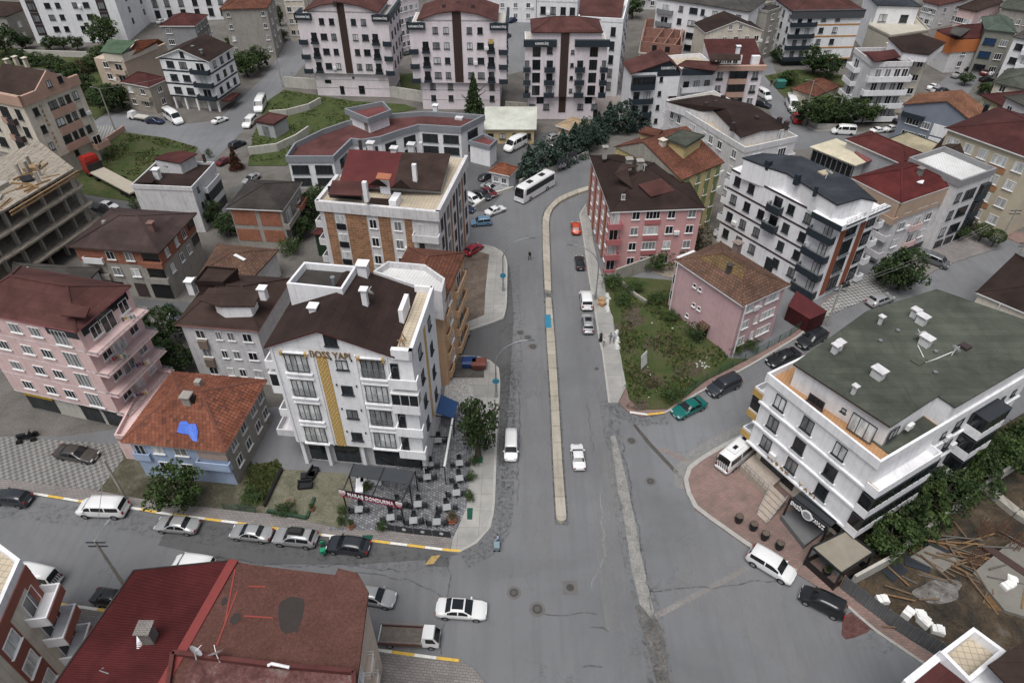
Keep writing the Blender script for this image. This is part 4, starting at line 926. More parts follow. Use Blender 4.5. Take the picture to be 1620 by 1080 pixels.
# strong pink block
h=10.6
B=Bld('apartment_block','salmon pink apartment block with brown roof beside the curving avenue',(933,246),(966,335),(1102,307),h,PINK2)
B.walls(0,h,None,.25);B.hip(h,2.4,.1,R_BROWN,WHITEP,1,.8);L0,L1=B.L(0),B.L(1)
for k in range(4):
    z=-.2+k*2.75
    B.balcony(1,-.3,2.0,z,1.1,ROSE,.8,True,d=-.25)
    for u,ww in ((.28,1.2),(.46,2.2),(.66,1.2),(.88,1.2)):B.win(1,u*L1,z+.9,ww,1.4,'white',2 if ww<2 else 4,d=-.25)
    B.band(1,z+.1,z+.85,ROSE,.0,.38*L1,.55*L1,'rose_panel') if k else None
    for u in (.2,.45,.7,.9):B.win(0,u*L0,z+.9,1.0,1.3,'white',2,d=-.25)
for u in (.1,.33,.57,.8):B.band(0,.2,h-.2,wallmat('orange stain strip',(.40,.19,.12),.4),-.12,u*L0-.35,u*L0+.35,'tile_strip')
roofpart(B,[(1010,292,12.3),(1030,311,11.6),(1073,300,11.6),(1050,281,12.3)],R_RED2,'lean_to_roof');skirt(B,[(1012,293,12.2),(1030,310,11.5),(1072,300,11.5),(1050,282,12.2)],10.3,GDARK,'lean_to_glazing')
roofpart(B,[(970,275,13.2),(1000,297,12.2),(993,266,13.8)],R_BROWN,'dormer_roof');roofpart(B,[(972,276,13.2),(993,266,13.8),(1010,262,14),(985,258,14)],R_BROWN2,'dormer_roof')
B.chimney(957,240,12.5,.7,1.2,GREYW);B.chimney(995,258,13,.9,1.0,GREYW);B.chimney(1012,261,13,.9,1.0,GREYW);B.dish(1020,262,13,.4)
B.win(1,.16*L1,11.2,.6,.9,'white',1,d=-2.5)
# yellow and green block with tile roof and cement gable
h=11.8
YEL=wallmat('yellow render',(.55,.45,.23),.18)
B=Bld('apartment_block','yellow block with green window strips and weathered tile roof, cement gable',(972,232),(1078,284),(1158,262),h,YEL)
B.walls(0,h,None,.2);L0,L1=B.L(0),B.L(1);B.gable(h,3.2,.1,R_TILE2,None,1,.42,CONC)
GRN=plain('sage green strip',(.16,.21,.10),.8)
for a in (.16,.42,.66,.88):B.band(1,0,h,GRN,-.12,a*L1-.45,a*L1+.45,'green_strip')
for k in range(4):B.grid(1,(.16,.42,.66,.88),[.3+k*2.9+.8],.95,1.35,'white',2,d=-.1)
B.chimney(1048,228,14,.9,1.0,CREAM)
X=alias(B,[(1055,217),(1085,229),(1112,213),(1080,205)],15.5);X.walls(12.5,15.3,YEL,.1,'roof_room_wall');X.flat(15.3,.15,.15,R_GREEN,R_GREEN,.25,'roof_room_edge')
X=alias(B,[(1013,208),(1038,214),(1046,206),(1022,201)],14.5);X.walls(12,14.4,YEL,.1,'roof_room_wall');X.flat(14.4,.1,.15,R_TILE2,R_TILE2,.25,'roof_room_edge')
# long cream block
h=10.2
B=Bld('apartment_block','long off white block with maroon brown stepped roof and corner roof terrace',(1054,164),(1178,240),(1260,222),h,WHITE2)
B.walls();L0,L1=B.L(0),B.L(1)
for k in range(3):
    for u,ww in ((.1,1.0),(.2,1.1),(.38,1.8),(.62,1.2),(.73,1.2),(.9,1.2)):B.win(0,u*L0,.9+k*3.1+.9,ww,1.5,'white',2 if ww<1.5 else 3)
    B.balcony(0,.5*L0,.58*L0,1+k*3.1,1.0,WHITE2,.9,True);B.balcony(3,L1-3,L1-.3,1+k*3.1,1.2,WHITE2,.9,False)
    B.balcony(1,.02*L1,.98*L1,1+k*3.1,.9,WHITE2,.9,False);B.grid(1,(.25,.75),[1.1+k*3.1],1.8,2.0,'white',3,sill=False)
B.flat(h,.8,.25,DECKT,WHITE2,.1)
rp=[(1053,161,11.5),(1108,176,12),(1128,175,12.6),(1172,219,11.8),(1205,208,12.6),(1251,203,12.4),(1190,165,13.6),(1125,150,13.2),(1090,155,12.8)]
b=MB();c_=B.loc(1150,172,14)
RO=[B.loc(*p) for p in rp];RO.reverse() if sum(RO[i].x*RO[(i+1) % len(RO)].y-RO[(i+1) % len(RO)].x*RO[i].y for i in range(len(RO)))<0 else None
for i in range(len(RO)):b.quad(RO[i],RO[(i+1) % len(RO)],c_)
B.roofo=b.build('roof',R_BROWN,B.root);skirt(B,rp,h-.2,WHITE2,'attic_wall',.3)
for x,y in ((1117,166),(1132,163),(1160,198),(1197,188),(1233,190),(1244,196),(1144,155),(1163,160)):B.chimney(x,y,12.8,.7,.9,DKBAND,False)
B.win(1,.75*L1,h+.3,1.6,1.9,'white',3,sill=False,d=-.9)
# red hip roof block
h=11.2
B=Bld('apartment_block','beige and white block with bright red hip roof behind the grey van',(1347,281),(1426,321),(1516,293),h,WHITE2)
B.walls(0,h,None,.3);B.hip(h,2.4,.05,roofmat('bright red hip roof',(.095,.021,.02)),WHITEP);L0,L1=B.L(0),B.L(1)
TAN=wallmat('tan render',(.45,.33,.25),.15);B.band(1,h-3.2,h-.1,TAN,-.2,.25,L1,'tan_storey');B.band(0,h-3.2,h-.1,TAN,-.2,0,L0-.25,'tan_storey')
for k in range(3):
    z=1.6+k*3.15
    for u,ww in ((.22,1.5),(.72,1.4)):B.win(1,u*L1,z+.9,ww,1.4,'white',2,d=-.18)
    B.balcony(1,.42*L1,.62*L1,z,.5,TAN if k==2 else PINK,.9,True,d=-.3) if k<2 else B.win(1,.5*L1,z+.9,2.2,1.4,'white',4,d=-.18)
    B.balcony(0,.35*L0,L0+.3,z,1.3,WHITE2 if k<2 else TAN,.9,True,d=-.3)
B.piece('shop_sign',1,.42*L1,.68*L1,1.0,1.7,-.3,-.1,plain('red sign',(.45,.06,.06),.5));B.piece('shop_window',1,.3*L1,.95*L1,.1,1.0,-.3,-.22,GDARK)
B.chimney(1455,274,12.4,.7,1.2,brickmat('grey chimney',(.2,.18,.17)));b=MB();b.obox(B.loc(1452,287,12.2),-.6,1.6,1.2,12.2,12.34);b.build('chimney_flashing',WHITE,B.roofo)
# white and grey annex with dark windows
h=12.0
B=Bld('apartment_block','slim white block with dark windows and grey parapet joined to red roofed block',(1517,293),(1571,274),(1545,250),h,WHITE2,depth=9)
B.walls();L0,L1=B.L(0),B.L(1);B.flat(h,.9,.3,DECKW,wallmat('grey parapet',(.28,.28,.29),.2),.2)
for k in range(3):
    z=1.6+k*3.15;B.win(0,.16*L0,z+.8,1.2,1.6,'dark',2);B.win(0,.5*L0,z+.7,2.6,1.7,'dark',3,g=3);B.balcony(0,.76*L0,L0,z,.6,NAVY,.9,True,enc=True,dstyle='dark')
    B.win(1,.4*L1,z+.8,1.2,1.4,'white',2)
for u in (.2,.5,.8):B.win(0,u*L0,.2,2.0,1.3,'dark',2,g=0,sill=False)
# beige and orange block on the side
h=14.0
B=Bld('apartment_block','beige and orange panelled block with maroon roof at the side street end',(1501,203),(1650,256),(1720,215),h,wallmat('straw render',(.52,.46,.35),.15))
B.walls();L0,L1=B.L(0),B.L(1);B.hip(h,2.2,.5,R_MAROON,WHITEP);ORP=wallmat('orange panel',(.40,.20,.10),.15)
for k in range(4):
    z=.6+k*3.2
    for u,ww in ((.1,2.0),(.28,1.5),(.44,1.5),(.62,2.3),(.82,1.6)):B.win(0,u*L0,z+.9,ww,1.6,'white',2 if ww<2 else 4,g=2)
    if k:B.band(0,z-.25,z+.7,ORP,.1,.53*L0,.72*L0,'orange_panel')
    B.balcony(0,.33*L0,.52*L0,z,.9,ORP,.9,False) if k==0 else None
    B.grid(3,(.3,.7),[z+.9],1.3,1.4,'white')
# workshop with cream canopy roof and hips
h=6.0
B=Bld('workshop','low workshop with cream sheet roof and open dark front',(1281,232),(1354,262),(1390,250),h,WHITE2,'workshop')
B.walls(0,h-.4,None,.6);L0,L1=B.L(0),B.L(1);CR=roofmat('cream sheet roof',(.62,.56,.42),'metal')
roofpart(B,[(1281,232,6),(1354,262,6),(1391,249,6.3),(1323,219,6.3)],CR);B.piece('open_front',0,.5,L0-.5,3.2,5.3,-.7,-.5,BLACK)
for j in range(9):B.piece('post',0,.6+j*(L0-1.3)/8,.72+j*(L0-1.3)/8,3.0,5.6,-.5,-.35,GALV)
roofpart(B,[(1352,240,6.5),(1375,229,6.6),(1390,249,6.32),(1372,256,6.3)],roofmat('faded red sheet',(.25,.09,.09),'metal'),'roof_panel')
B=Bld('house','grey walled house with small red hip roof squeezed between workshop and annex',(1338,220),(1434,262),(1462,252),8,wallmat('light grey render',(.42,.42,.44),.2),'house',depth=7)
B.walls(0,8,None,.3);B.hip(8,1.5,.1,roofmat('red hip felt',(.09,.026,.024)),WHITEP)
B.grid(1,(.3,.7),[2,5],1.2,1.3,'white',d=-.3)
B=Bld('house','building with brown hip roof and white side wall beside the maroon roof',(1470,262),(1500,270),(1551,246),10,WHITE2,'house',c4=[(1462,252),(1500,270),(1552,245),(1505,205)])
B.walls(0,10,None,.3);B.hip(10,2.2,.1,R_BROWN2,WHITEP)
B=Bld('shed','dark green covered roof structure with pale top behind the red hip roof',(1400,222),(1470,250),(1490,232),7.5,plain('green tarpaulin',(.035,.05,.035),.6),'shed',depth=7)
B.walls();B.flat(7.5,.15,.2,roofmat('dusty beige deck',(.33,.29,.2),'flat'),None)
# cream wall and brown roof at the frame edge
B=Bld('house','cream walled building with brown roof at the side street, beyond the green roof',(1545,462),(1700,527),(1760,460),6.5,CREAM,'house')
B.walls(0,6.5,None,.3);B.hip(6.5,1.8,.1,R_BROWN,WHITEP);B.win(0,2,3.4,.8,1.2,'white',1,d=-.3);B.downpipe(0,3.2,0,6.3)
# blue house with tiles laid one by one
h=6.3
B=Bld('house','pale blue house under an orange tile roof with blue tarpaulin',(191,699),(357,715),(421,601),h,wallmat('pale blue render',(.36,.45,.62),.2),'house')
B.walls(0,h,None,.5);L0,L1=B.L(0),B.L(1);B.hip(h,3.0,0,plain('roof battens',(.13,.05,.035),.9),plain('pale gutter',(.42,.36,.33)),k=.82)
w=MB();B.fbox(1,.55,L1-.55,0,h,-.5,-.47,w);w.build('side_wall_render',GREYW,B.root)
TC=[roofmat('orange tile %d' % j,c,'flat',.85) for j,c in enumerate(((.19,.070,.043),(.16,.060,.039),(.215,.085,.053),(.12,.052,.038)))]
def tiles(B,quad,tw=.42,th=.40,name='roof_tiles',mats=TC,seed=1):
    """overlapping tiles, row by row, inside the (3 or 4 cornered) slope; first edge is the eave"""
    rd=random.Random(seed);e0,e1=quad[0],quad[1];x=(e1-e0).normalized();nn=x.cross(quad[2]-e0).normalized();y=nn.cross(x);L=(e1-e0).length;b=MB()
    def span(v):
        us=[]
        for p,q in zip(quad,list(quad[1:])+[quad[0]]):
            a,c=(p-e0).dot(y),(q-e0).dot(y)
            if abs(a-c)>1e-6 and min(a,c)-1e-6<=v<=max(a,c)+1e-6:f=(v-a)/(c-a);us.append(lerp((p-e0).dot(x),(q-e0).dot(x),f))
        return (min(us),max(us)) if len(us)>1 else None
    V=max((q-e0).dot(y) for q in quad);r=0
    while r*th<V-.1:
        v=r*th;s_=span(v+th*.5)
        if s_:
            u=s_[0]+(tw*.5 if r % 2 else 0)*0
            while u<s_[1]-.08:
                u1=min(u+tw,s_[1]);m=rd.choices(range(len(mats)),(5,3,2,1))[0];hh=rd.uniform(.05,.085)
                p=[e0+x*a+y*c+nn*d for a,c,d in ((u+.015,v-.05,.02+hh),(u1-.015,v-.05,.02+hh),(u1-.015,v+th,.03),(u+.015,v+th,.03))];mid0=e0+x*(u+u1)/2+y*(v-.05)+nn*(.06+hh);mid1=e0+x*(u+u1)/2+y*(v+th)+nn*.07
                b.quad(p[0],mid0,mid1,p[3],m=m);b.quad(mid0,p[1],p[2],mid1,m=m)
                f0,f1=e0+x*(u+.015)+y*(v-.05),e0+x*(u1-.015)+y*(v-.05);b.quad(f0,f1,p[1],mid0,p[0],m=m);u+=tw
        r+=1
    o=b.build(name,mats,B.roofo);o['kind']='stuff';return o
e=B.ev;r0,r1=B.ridge
for j,qd in enumerate(((e[0],e[1],r1,r0),(e[1],e[2],r1),(e[2],e[3],r0,r1),(e[3],e[0],r0))):tiles(B,qd,seed=j)
for z in (.9,3.6):
    for u,ww in ((.3,1.3),(.52,1.5)):B.win(0,u*L0,z+.8,ww,1.3,'white',2,d=-.5)
    for u in (.2,.42,.66,.85):B.win(1,u*L1,z+.8,1.2,1.4,'white',2,d=-.46)
B.balcony(0,.04*L0,.2*L0,3.4,.35,None,.9,True,d=-.5);B.balcony(0,.66*L0,.98*L0,3.2,.6,None,1.0,False,d=-.5);B.piece('veranda_opening',0,.68*L0,.96*L0,4.2,5.8,-.5,-.45,wallmat('veranda back wall',(.42,.33,.29)))
tp=MB();rd=random.Random(5);c0=[(281,684),(286,668),(296,667),(301,672),(311,671),(315,684),(313,699),(306,698),(299,688),(290,687)]
def hipz(px,py,B=B,e=e,r0=r0,r1=r1):
    nn=(e[1]-e[0]).cross(r0-e[0]).normalized();lo,hi=0,12
    o=Vector((0,0,CAMZ));d=P(px,py,0)-o;p0=e[0]+B.o;t=(p0-o).dot(nn)/d.dot(nn);return o+d*t-B.o+nn*.16
tp.quad(*[hipz(*c)+Vector((0,0,rd.uniform(0,.1))) for c in c0][::-1]);tag(tp.build('tarpaulin',plain('blue tarpaulin',(.03,.11,.5),.45,0,.4,3),None,False,B.o),'crumpled blue tarpaulin lying on the orange tile roof','tarpaulin')
B.chimney(314,606,8.2,.7,.9,GREYW,False);B.chimney(297,632,8.6,.9,.9,GREYW);B.chimney(321,630,8.2,.8,.5,GREYW,False);B.chimney(303,630,8.9,.7,.5,BLACK,False)
# pink block, front left
h=16.3
B=Bld('apartment_block','tall pale pink block with red brown roof and open side balconies',(-60,487),(120,522),(191,451),h,PINK)
L0,L1=B.L(0),B.L(1);B.walls(3.6,h);w=MB();w.prism(B.inset(.7),0,3.6);w.build('ground_floor_wall',CONC2,B.root)
B.hip(h,2.2,.25,R_RED2,plain('rose fascia',(.30,.10,.11)),0,.9)
roofpart(B,[(100,478,h+1.9),(96,498,h+1.5),(135,502,h+1.3),(142,486,h+1.6)],R_RED2,'dormer_roof')
for k in range(4):
    z=3.7+k*3.15
    for u in (.42,.60):B.win(0,u*L0,z+1.0,1.5,1.3,'white',3)
    B.win(0,.82*L0,z+.45,2.0,2.1,'white',4,g=1);B.win(0,.2*L0,z+1,1.5,1.3,'white',3)
    B.band(0,z-.05,z+.02,WHITE2,.03,0,L0,'string_course')
    B.balcony(1,-.3,L1,z+.1,1.7,PINK,.35,True,rail=GALV)
    for u in (.25,.8):B.win(1,u*L1,z+.7,1.4,1.6,'white',2)
B.piece('attic_glazing',1,.5,L1-.6,h-1.3,h-.2,.02,.08,GDARK);B.piece('attic_glazing',0,.72*L0,L0-.1,h-1.3,h-.2,.02,.08,GDARK)
for u0,u1,m_ in ((.02,.3,plain('yellow sign',(.55,.35,.03))),(.56,.74,GDARK),(.78,.95,DKFRAME)):B.piece('shop_sign',0,u0*L0,u1*L0,2.5,3.5,-.7,-.5,m_);B.piece('shop_window',0,u0*L0,u1*L0,.2,2.4,-.7,-.6,GLASSES[0])
for k in range(4):
    q=B.p(1,L1*(.35,.6,.3,.7)[k],3.8+k*3.15,1.0)+B.o;o=empty('laundry_rack',q,.4);tag(o,'laundry rack with clothes on the %s balcony of the pale pink block' % ('lowest','second lowest','second highest','highest')[k],'laundry rack');b=MB()
    for x in (-.8,.8):b.bar((x,-.25,0),(x,.25,.95),.03);b.bar((x,.25,0),(x,-.25,.95),.03)
    for y in (-.25,0,.25):b.bar((-.8,y,.95),(.8,y,.95),.025)
    b.build('frame',WHITEP,o)
    for j in range(5):b=MB();x=-.7+j*.3;b.box(x,x+.26,-.26+.1*(j % 3),-.24+.1*(j % 3),.35+.1*(j % 2),.96);b.build('garment',plain('garment %d' % (j+k),((.5,.5,.52),(.05,.09,.25),(.35,.05,.06),(.12,.12,.13),(.4,.3,.1),(.55,.5,.45),(.1,.2,.15),(.3,.3,.35))[(j+k) % 8],.9),o)
an=Bld('annex','low annex with beige roof terrace between the pink block and the tile roof',(188,678),(207,684),(285,590),4.2,PINK,'annex',c4=[(180,688),(207,690),(290,590),(236,582)])
an.walls(0,3.6);an.flat(3.5,.7,.2,DECKT,PINK)
# brown roofed block between
h=9.6
B=Bld('apartment_block','off white block with dark brown roof and dormers behind the blue tarpaulin house',(276,513),(408,523),(456,440),h,WHITE2)
B.walls(0,h,None,.45);L0,L1=B.L(0),B.L(1);B.hip(h,2.4,.05,R_BROWN2,plain('rosy gutter',(.3,.15,.13)),0,.7)
for k in range(3):
    z=.3+k*3.05
    for u,ww in ((.25,1.2),(.47,.8),(.62,.9),(.82,1.2)):B.win(0,u*L0,z+.9,ww,1.3,'white',2,d=-.45)
    B.band(0,z-.6,z+.7,plain('taupe panel',(.2,.155,.125)),-.4,.2*L0,.31*L0,'taupe_panel')
roofpart(B,[(314,474,12.6),(345,484,12.2),(402,484,12.2),(414,458,13),(330,455,13)],R_BROWN2,'dormer_roof');skirt(B,[(333,478,12),(345,486,11.9),(400,486,11.9),(408,462,12.5)],10,WHITE,'dormer',.4)
X=alias(B,[(307,444),(353,446),(376,424),(326,420)],12.6);X.walls(10,12.3,R_BROWN2,.1,'roof_room_wall');X.flat(12.2,.4,.15,R_RED2,R_BROWN,0,'roof_room_edge')
B.chimney(302,452,10.8,.8,1.2,WHITE);B.chimney(416,462,12.6,.8,.8,WHITE);B.dish(309,440,11.4,.3)
# brick house with hipped brown roof
h=8.6
BR1=brickmat('hollow orange brick',(.34,.105,.05),(.28,.2,.16))
B=Bld('house','two storey brick house with broad grey brown hip roof and open corner balconies',(107,390),(251,400),(321,338),h,GREYW,'house')
B.walls(0,h,GREYW,.5);L0,L1=B.L(0),B.L(1);w=MB();w.prism(B.inset(.46),5.9,h-.05);w.build('brick_storey',BR1,B.root);B.hip(h,2.4,.1,roofmat('grey brown felt',(.062,.042,.039)),None)
for z in (3.2,6.0):
    for u in (.42,.63):B.win(0,u*L0,z+.6,1.3,1.4,'white',2,d=-.42)
    B.balcony(0,.76*L0,L0-.2,z,.6,GREYW if z<4 else BR1,.8,False,d=-.5);B.piece('balcony_opening',0,.77*L0,L0-.6,z+.8,z+2.3,-.45,-.40,GDARK);B.balcony(0,.1*L0,.32*L0,z,.5,WHITEP if z>4 else GREYW,.8,False,d=-.5)
    for u in (.2,.45,.65):B.win(1,u*L1,z+.6,.9,1.4,'white',2,d=-.42)
    B.piece('balcony_opening',1,.78*L1,.95*L1,z+.8,z+2.3,-.45,-.4,GDARK)
for u0,u1,m_ in ((.3,.42,GDARK),(.55,.68,DKBAND),(.74,.96,BLACK)):B.piece('garage_door',0,u0*L0,u1*L0,.1,2.5,-.45,-.4,m_)
B.chimney(166,355,9.4,.5,1.2,GREYW,False);B.chimney(240,358,10,.7,.8,brickmat('dark red chimney',(.17,.05,.04)),True)
# raw brick house
h=7.6
B=Bld('house','raw brick and concrete house with dark grey roof beside the hedge',(357,329),(447,333),(492,288),h,GREYW,'house')
B.walls(0,h,GREYW,.4);L0,L1=B.L(0),B.L(1);B.hip(h,1.8,.05,roofmat('dark grey felt',(.05,.043,.04)),WHITEP)
for z0,z1 in ((1.4,3.6),(4.4,7.2)):
    B.piece('brick_infill',0,.6,.47*L0,z0,z1,-.4,-.34,BR1);B.piece('brick_infill',0,.55*L0,L0-.8,z0,z1,-.4,-.34,BR1)
for z in (.9,4.2):B.balcony(1,.1,.55*L1,z,.9,GREYW,.8,True,d=-.4);B.balcony(1,.62*L1,.95*L1,z,.9,BR1,.8,False,d=-.4);B.win(1,.75*L1,z+.9,1.1,1.2,'white',2,d=-.4)
# white house with stepped terraces
h=8.2
B=Bld('house','white rendered house with blank side wall and brown stepped roof terraces',(210,296),(304,300),(365,262),h,WHITE2,'house')
B.walls();L0,L1=B.L(0),B.L(1);B.flat(h,.5,.2,R_BROWN,WHITE2,.1)
roofpart(B,[(213,288,h+.8),(235,270,h+1.5),(246,283,h+1.2),(240,289,h+.8)],R_BROWN,'side_roof');roofpart(B,[(242,251,h+2.6),(285,258,h+2.2),(312,243,h+2.4),(288,238,h+2.8),(262,242,h+2.8)],R_MAROON);skirt(B,[(242,253,h+2.4),(285,259,h+2),(310,244,h+2.2),(262,243,h+2.5)],h,WHITE2,'attic_wall')
for z in (.4,3.2,6.0):B.balcony(1,.35*L1,.92*L1,z,.8,WHITE2,.9,False,enc=(z<5),dstyle='dark');B.win(1,.18*L1,z+.9,.6,.9,'dark',1)
B.chimney(248,274,h+.5,.9,1.0,WHITE,True);B.dish(262,264,h+1.5,.4);B.chimney(322,248,h+1.5,.4,.8,DKBAND,False)
# low dark roofs in the yard
for lab,c4,hh,m_,cat in (('low house with sooty tiled roof wedged beside the brick house',[(318,430),(402,436),(440,395),(345,386)],4.5,R_TILEB,'house'),('low shed with patched dark roof behind the pink block',[(20,445),(132,450),(158,424),(20,415)],5.0,R_GREY,'shed')):
    B=Bld('low_house' if cat=='house' else 'shed',lab,None,None,None,hh,WHITE2,cat,c4=c4);B.walls(0,hh,None,.3);B.hip(hh,1.2,.1,m_,None);B.win(0,B.L(0)*.7,1.5,1.2,1.2,'white',2,d=-.3)
    b=MB();b.bar(B.ridge[0]+Vector((.8,-.6,.0)),B.ridge[0]+Vector((2.6,-1.6,-.3)),.5,.1);b.build('roof_board',WHITEP,B.roofo)
# garden structure left of the brick-striped block
B=Bld('garden_pavilion','dark green walled pavilion with small maroon roof among hedges',(494,367),(526,372),(532,355),4.6,plain('dark green boards',(.012,.03,.016),.7),'pavilion')
B.walls(0,4.4,None,.2);B.hip(4.4,.9,.1,R_MAROON,None)
# ------------------------------------------------------------------ buildings at the back
def floors(B,faces,n,z0,fh,w=1.2,h=1.4,style='white',nm=2,d=0,g=None):
    """faces: {face: fractions}"""
    for i,us in faces.items():
        for k in range(n):B.grid(i,us,[z0+k*fh],w,h,style,nm,d=d,g=g)
# unfinished concrete frame
zs=(3.1,6.2,9.3,12.4);SLABM=wallmat('weathered concrete',(.33,.29,.24),.7,.9,(.07,.06,.05))
B=Bld('unfinished_building','unfinished concrete frame building with open storeys and formwork on top',None,None,None,12.4,CONC2,'building site',c4=[(-90,385),(8,331),(117,266),(60,222),(-90,290)])
for k,z in enumerate(zs):
    b=MB();b.prism(B.inset(-.25*(3-k)),z-.3,z);b.build('floor_slab',SLABM,B.root)
    for e in (0,1,2,4):
        L=B.L(e);nn=max(2,int(L/3.2))
        for j in range(nn+1):
            for dd in (-1.0,-6.0) if e<2 else (-1.0,):
                q=B.p(e,L*j/nn,0,dd);b=MB();t=B.t(e);b.obox(q,math.atan2(t.y,t.x),.3,.75,z-3.1,z-.3);b.build('column',CONC,B.root)
    b=MB();b.prism(B.inset(7.5),z-3.1,z-.3);b.build('core_wall',CONC,B.root)
b=MB();rd=random.Random(2)
for j in range(45):
    q=B.p(1,rd.uniform(-5,B.L(1)),12.42,-rd.uniform(.3,7));a=rd.uniform(0,3.1);b.obox(q,a,rd.uniform(.8,3.5),.12,12.42,12.42+rd.uniform(.05,.3))
tag(b.build('loose_formwork',WOOD,B.root),kind='stuff')
for j in range(9):
    q=B.p(1,rd.uniform(-3,B.L(1)-1),12.4,-rd.uniform(1,8));b=MB();b.obox(q,rd.uniform(0,3),.3,.5,12.4,14.4);b.build('column_stub',CONC,B.root)
for j in range(4):
    q=B.p(1,2+j*3.2,12.4,-4-j % 2*2);b=MB();b.obox(q,.3+j,2.2,1.6,12.4,12.4+.35+.3*(j % 2));b.build('formwork_panel',random.choice((BLACK,CONC,WOOD)),B.root)
r=MB();a,c=B.p(1,0,12.0,.6),B.p(1,B.L(1),12.0,.6);r.bar(a,c,.2);r.bar(a-Vector((0,0,.5)),c-Vector((0,0,.5)),.2);r.build('edge_board',WOOD,B.root)
# cream and salmon block
h=16.2;SAL=wallmat('salmon render',(.46,.30,.235),.12)
B=Bld('apartment_block','cream block with salmon balcony panels and vertical lettering above the unfinished frame',(-60,142),(33,161),(130,127),h,CREAM)
L0,L1=B.L(0),B.L(1);b=MB();b.prism(B.c,4.6,h);b.build('wall',CREAM,B.root);b=MB();b.prism(B.inset(.9),0,4.6);b.build('base_wall',CREAM,B.root)
t=MB();B.fbox(1,-.3,L1+.2,h-.9,h+.9,-.2,.35,t);B.fbox(0,0,L0+.35,h-.9,h+.9,-.2,.35,t);t.build('parapet',SAL,B.root)
t=MB();t.prism(B.inset(.2),h-.05,h+.05);t.build('terrace_deck',DECKT,B.root)
b=MB();q=[B.p(1,.15*L1,h,.36),B.p(1,.95*L1,h,.36),B.p(1,.55*L1,h+3.4,.36)];i_=B.nrm(1)*-.3;b.hexa([q[0]+i_,q[0],q[1],q[1]+i_],[q[2]+i_,q[2],q[2]+B.t(1)*.01,q[2]+B.t(1)*.01+i_]);b.build('gable_wall',SAL,B.root)
rp0=[B.p(1,.15*L1,h+.1,0),B.p(1,.55*L1,h+3.3,0),B.p(1,.95*L1,h+.1,0)];back=B.nrm(1)*-11;b=MB()
for a,c in ((rp0[0],rp0[1]),(rp0[1],rp0[2])):b.quad(a,c,c+back,a+back)
B.roofo=b.build('roof',R_BROWN2,B.root)
for u in (.5,.7):B.win(1,u*L1,h+.6,.9,1.2,'dark',2,d=.36)
for k in range(3):
    z=5.5+k*3.3
    B.band(1,z-.7,z+.7,SAL,.25,.38*L1,.78*L1,'salmon_panel')
    for u,ww in ((.15,1.0),(.45,1.7),(.6,1.0),(.72,1.0),(.86,1.1)):B.win(1,u*L1,z+.9,ww,1.4,'dark',2)
    for u in (.3,.62,.86):B.win(0,u*L0,z+.5,1.3 if u>.8 else 2.2,1.9,'dark',3,g=3)
    B.balcony(0,.66*L0,.78*L0,z-.4,.8,DKBAND,.9,False);B.band(0,z-.9,z+.3,SAL,.1,.5*L0,.64*L0,'salmon_panel')
for k,c in enumerate('ÖZKAN YAPI'):
    if c != ' ':B.letters(c,1,.25*L1,h-2.0-k*.85,.7,GOLDL,.04)
B.balcony(1,.8*L1,L1+.6,3.3,1.4,SAL,1.0,True);B.win(1,.55*L1,3.0,.9,1.1,'dark',2,d=-.9)
for x,y in ((12,100),(25,96),(40,98)):B.chimney(x,y,h+2.6,.6,.9,CREAM)
# white tall block at the top corner
h=21
B=Bld('apartment_block','tall white block with dark window columns above the retaining wall',(5,-60),(160,-62),(190,-90),h,WHITE)
L0,L1=B.L(0),B.L(1);B.walls();B.hip(h,2.5,.3,R_BROWN2)
for k in range(6):
    z=2.2+k*3.1
    for u,ww in ((.27,1.6),(.38,1.3),(.56,1.3),(.68,1.6)):B.win(0,u*L0,z+.9,ww,1.4,'dark',2)
    for u in (.1,.84):B.band(0,z-.1,z+2.9,DKBAND,.08,u*L0-1.2,u*L0+1.2,'dark_panel');B.win(0,u*L0,z+.5,1.8,1.8,'dark',3,d=.08,g=1,sill=False)
    B.grid(1,(.3,.7),[z+.9],1.2,1.4,'dark')
# green and orange roofed house
h=9.2
B=Bld('house','beige house with green roof half and orange roof half',(148,92),(196,98),(259,68),h,wallmat('beige render',(.52,.42,.33),.2),'house')
B.walls();L0,L1=B.L(0),B.L(1);roofpart(B,[(158,82,h+2),(192,85,h+2),(215,65,h+3.2),(172,62,h+3.2)],roofmat('faded green roof',(.085,.135,.085)));roofpart(B,[(193,97,h+.2),(259,67,h+.4),(250,62,h+2.2),(216,64,h+3.2)],R_TILE);skirt(B,[(160,84,h+1.8),(192,86,h+1.8),(250,66,h+1.4),(172,64,h+2.8)],h-.1,CREAM,'attic_wall')
for z in (.8,3.7,6.4):B.win(0,.35*L0,z+.9,1.5,1.4,'white',2);B.balcony(0,.55*L0,.98*L0,z,.6,None,.9,True)
h=6.2
B=Bld('house','small rendered house with dark red roof beside the navy banded house',(191,130),(235,138),(262,124),h,wallmat('grey beige render',(.37,.33,.28),.25),'house')
B.walls(0,h,None,.2);B.hip(h,1.8,.1,R_MAROON,WHITEP);L0,L1=B.L(0),B.L(1)
for z in (.4,3.2):B.grid(0,(.25,.7),[z+.9],1.3,1.3,'white',d=-.2);B.grid(1,(.5,),[z+.9],1.2,1.3,'white',d=-.2)
B.balcony(0,.5*L0,.95*L0,3.0,.8,None,.9,False,d=-.2)
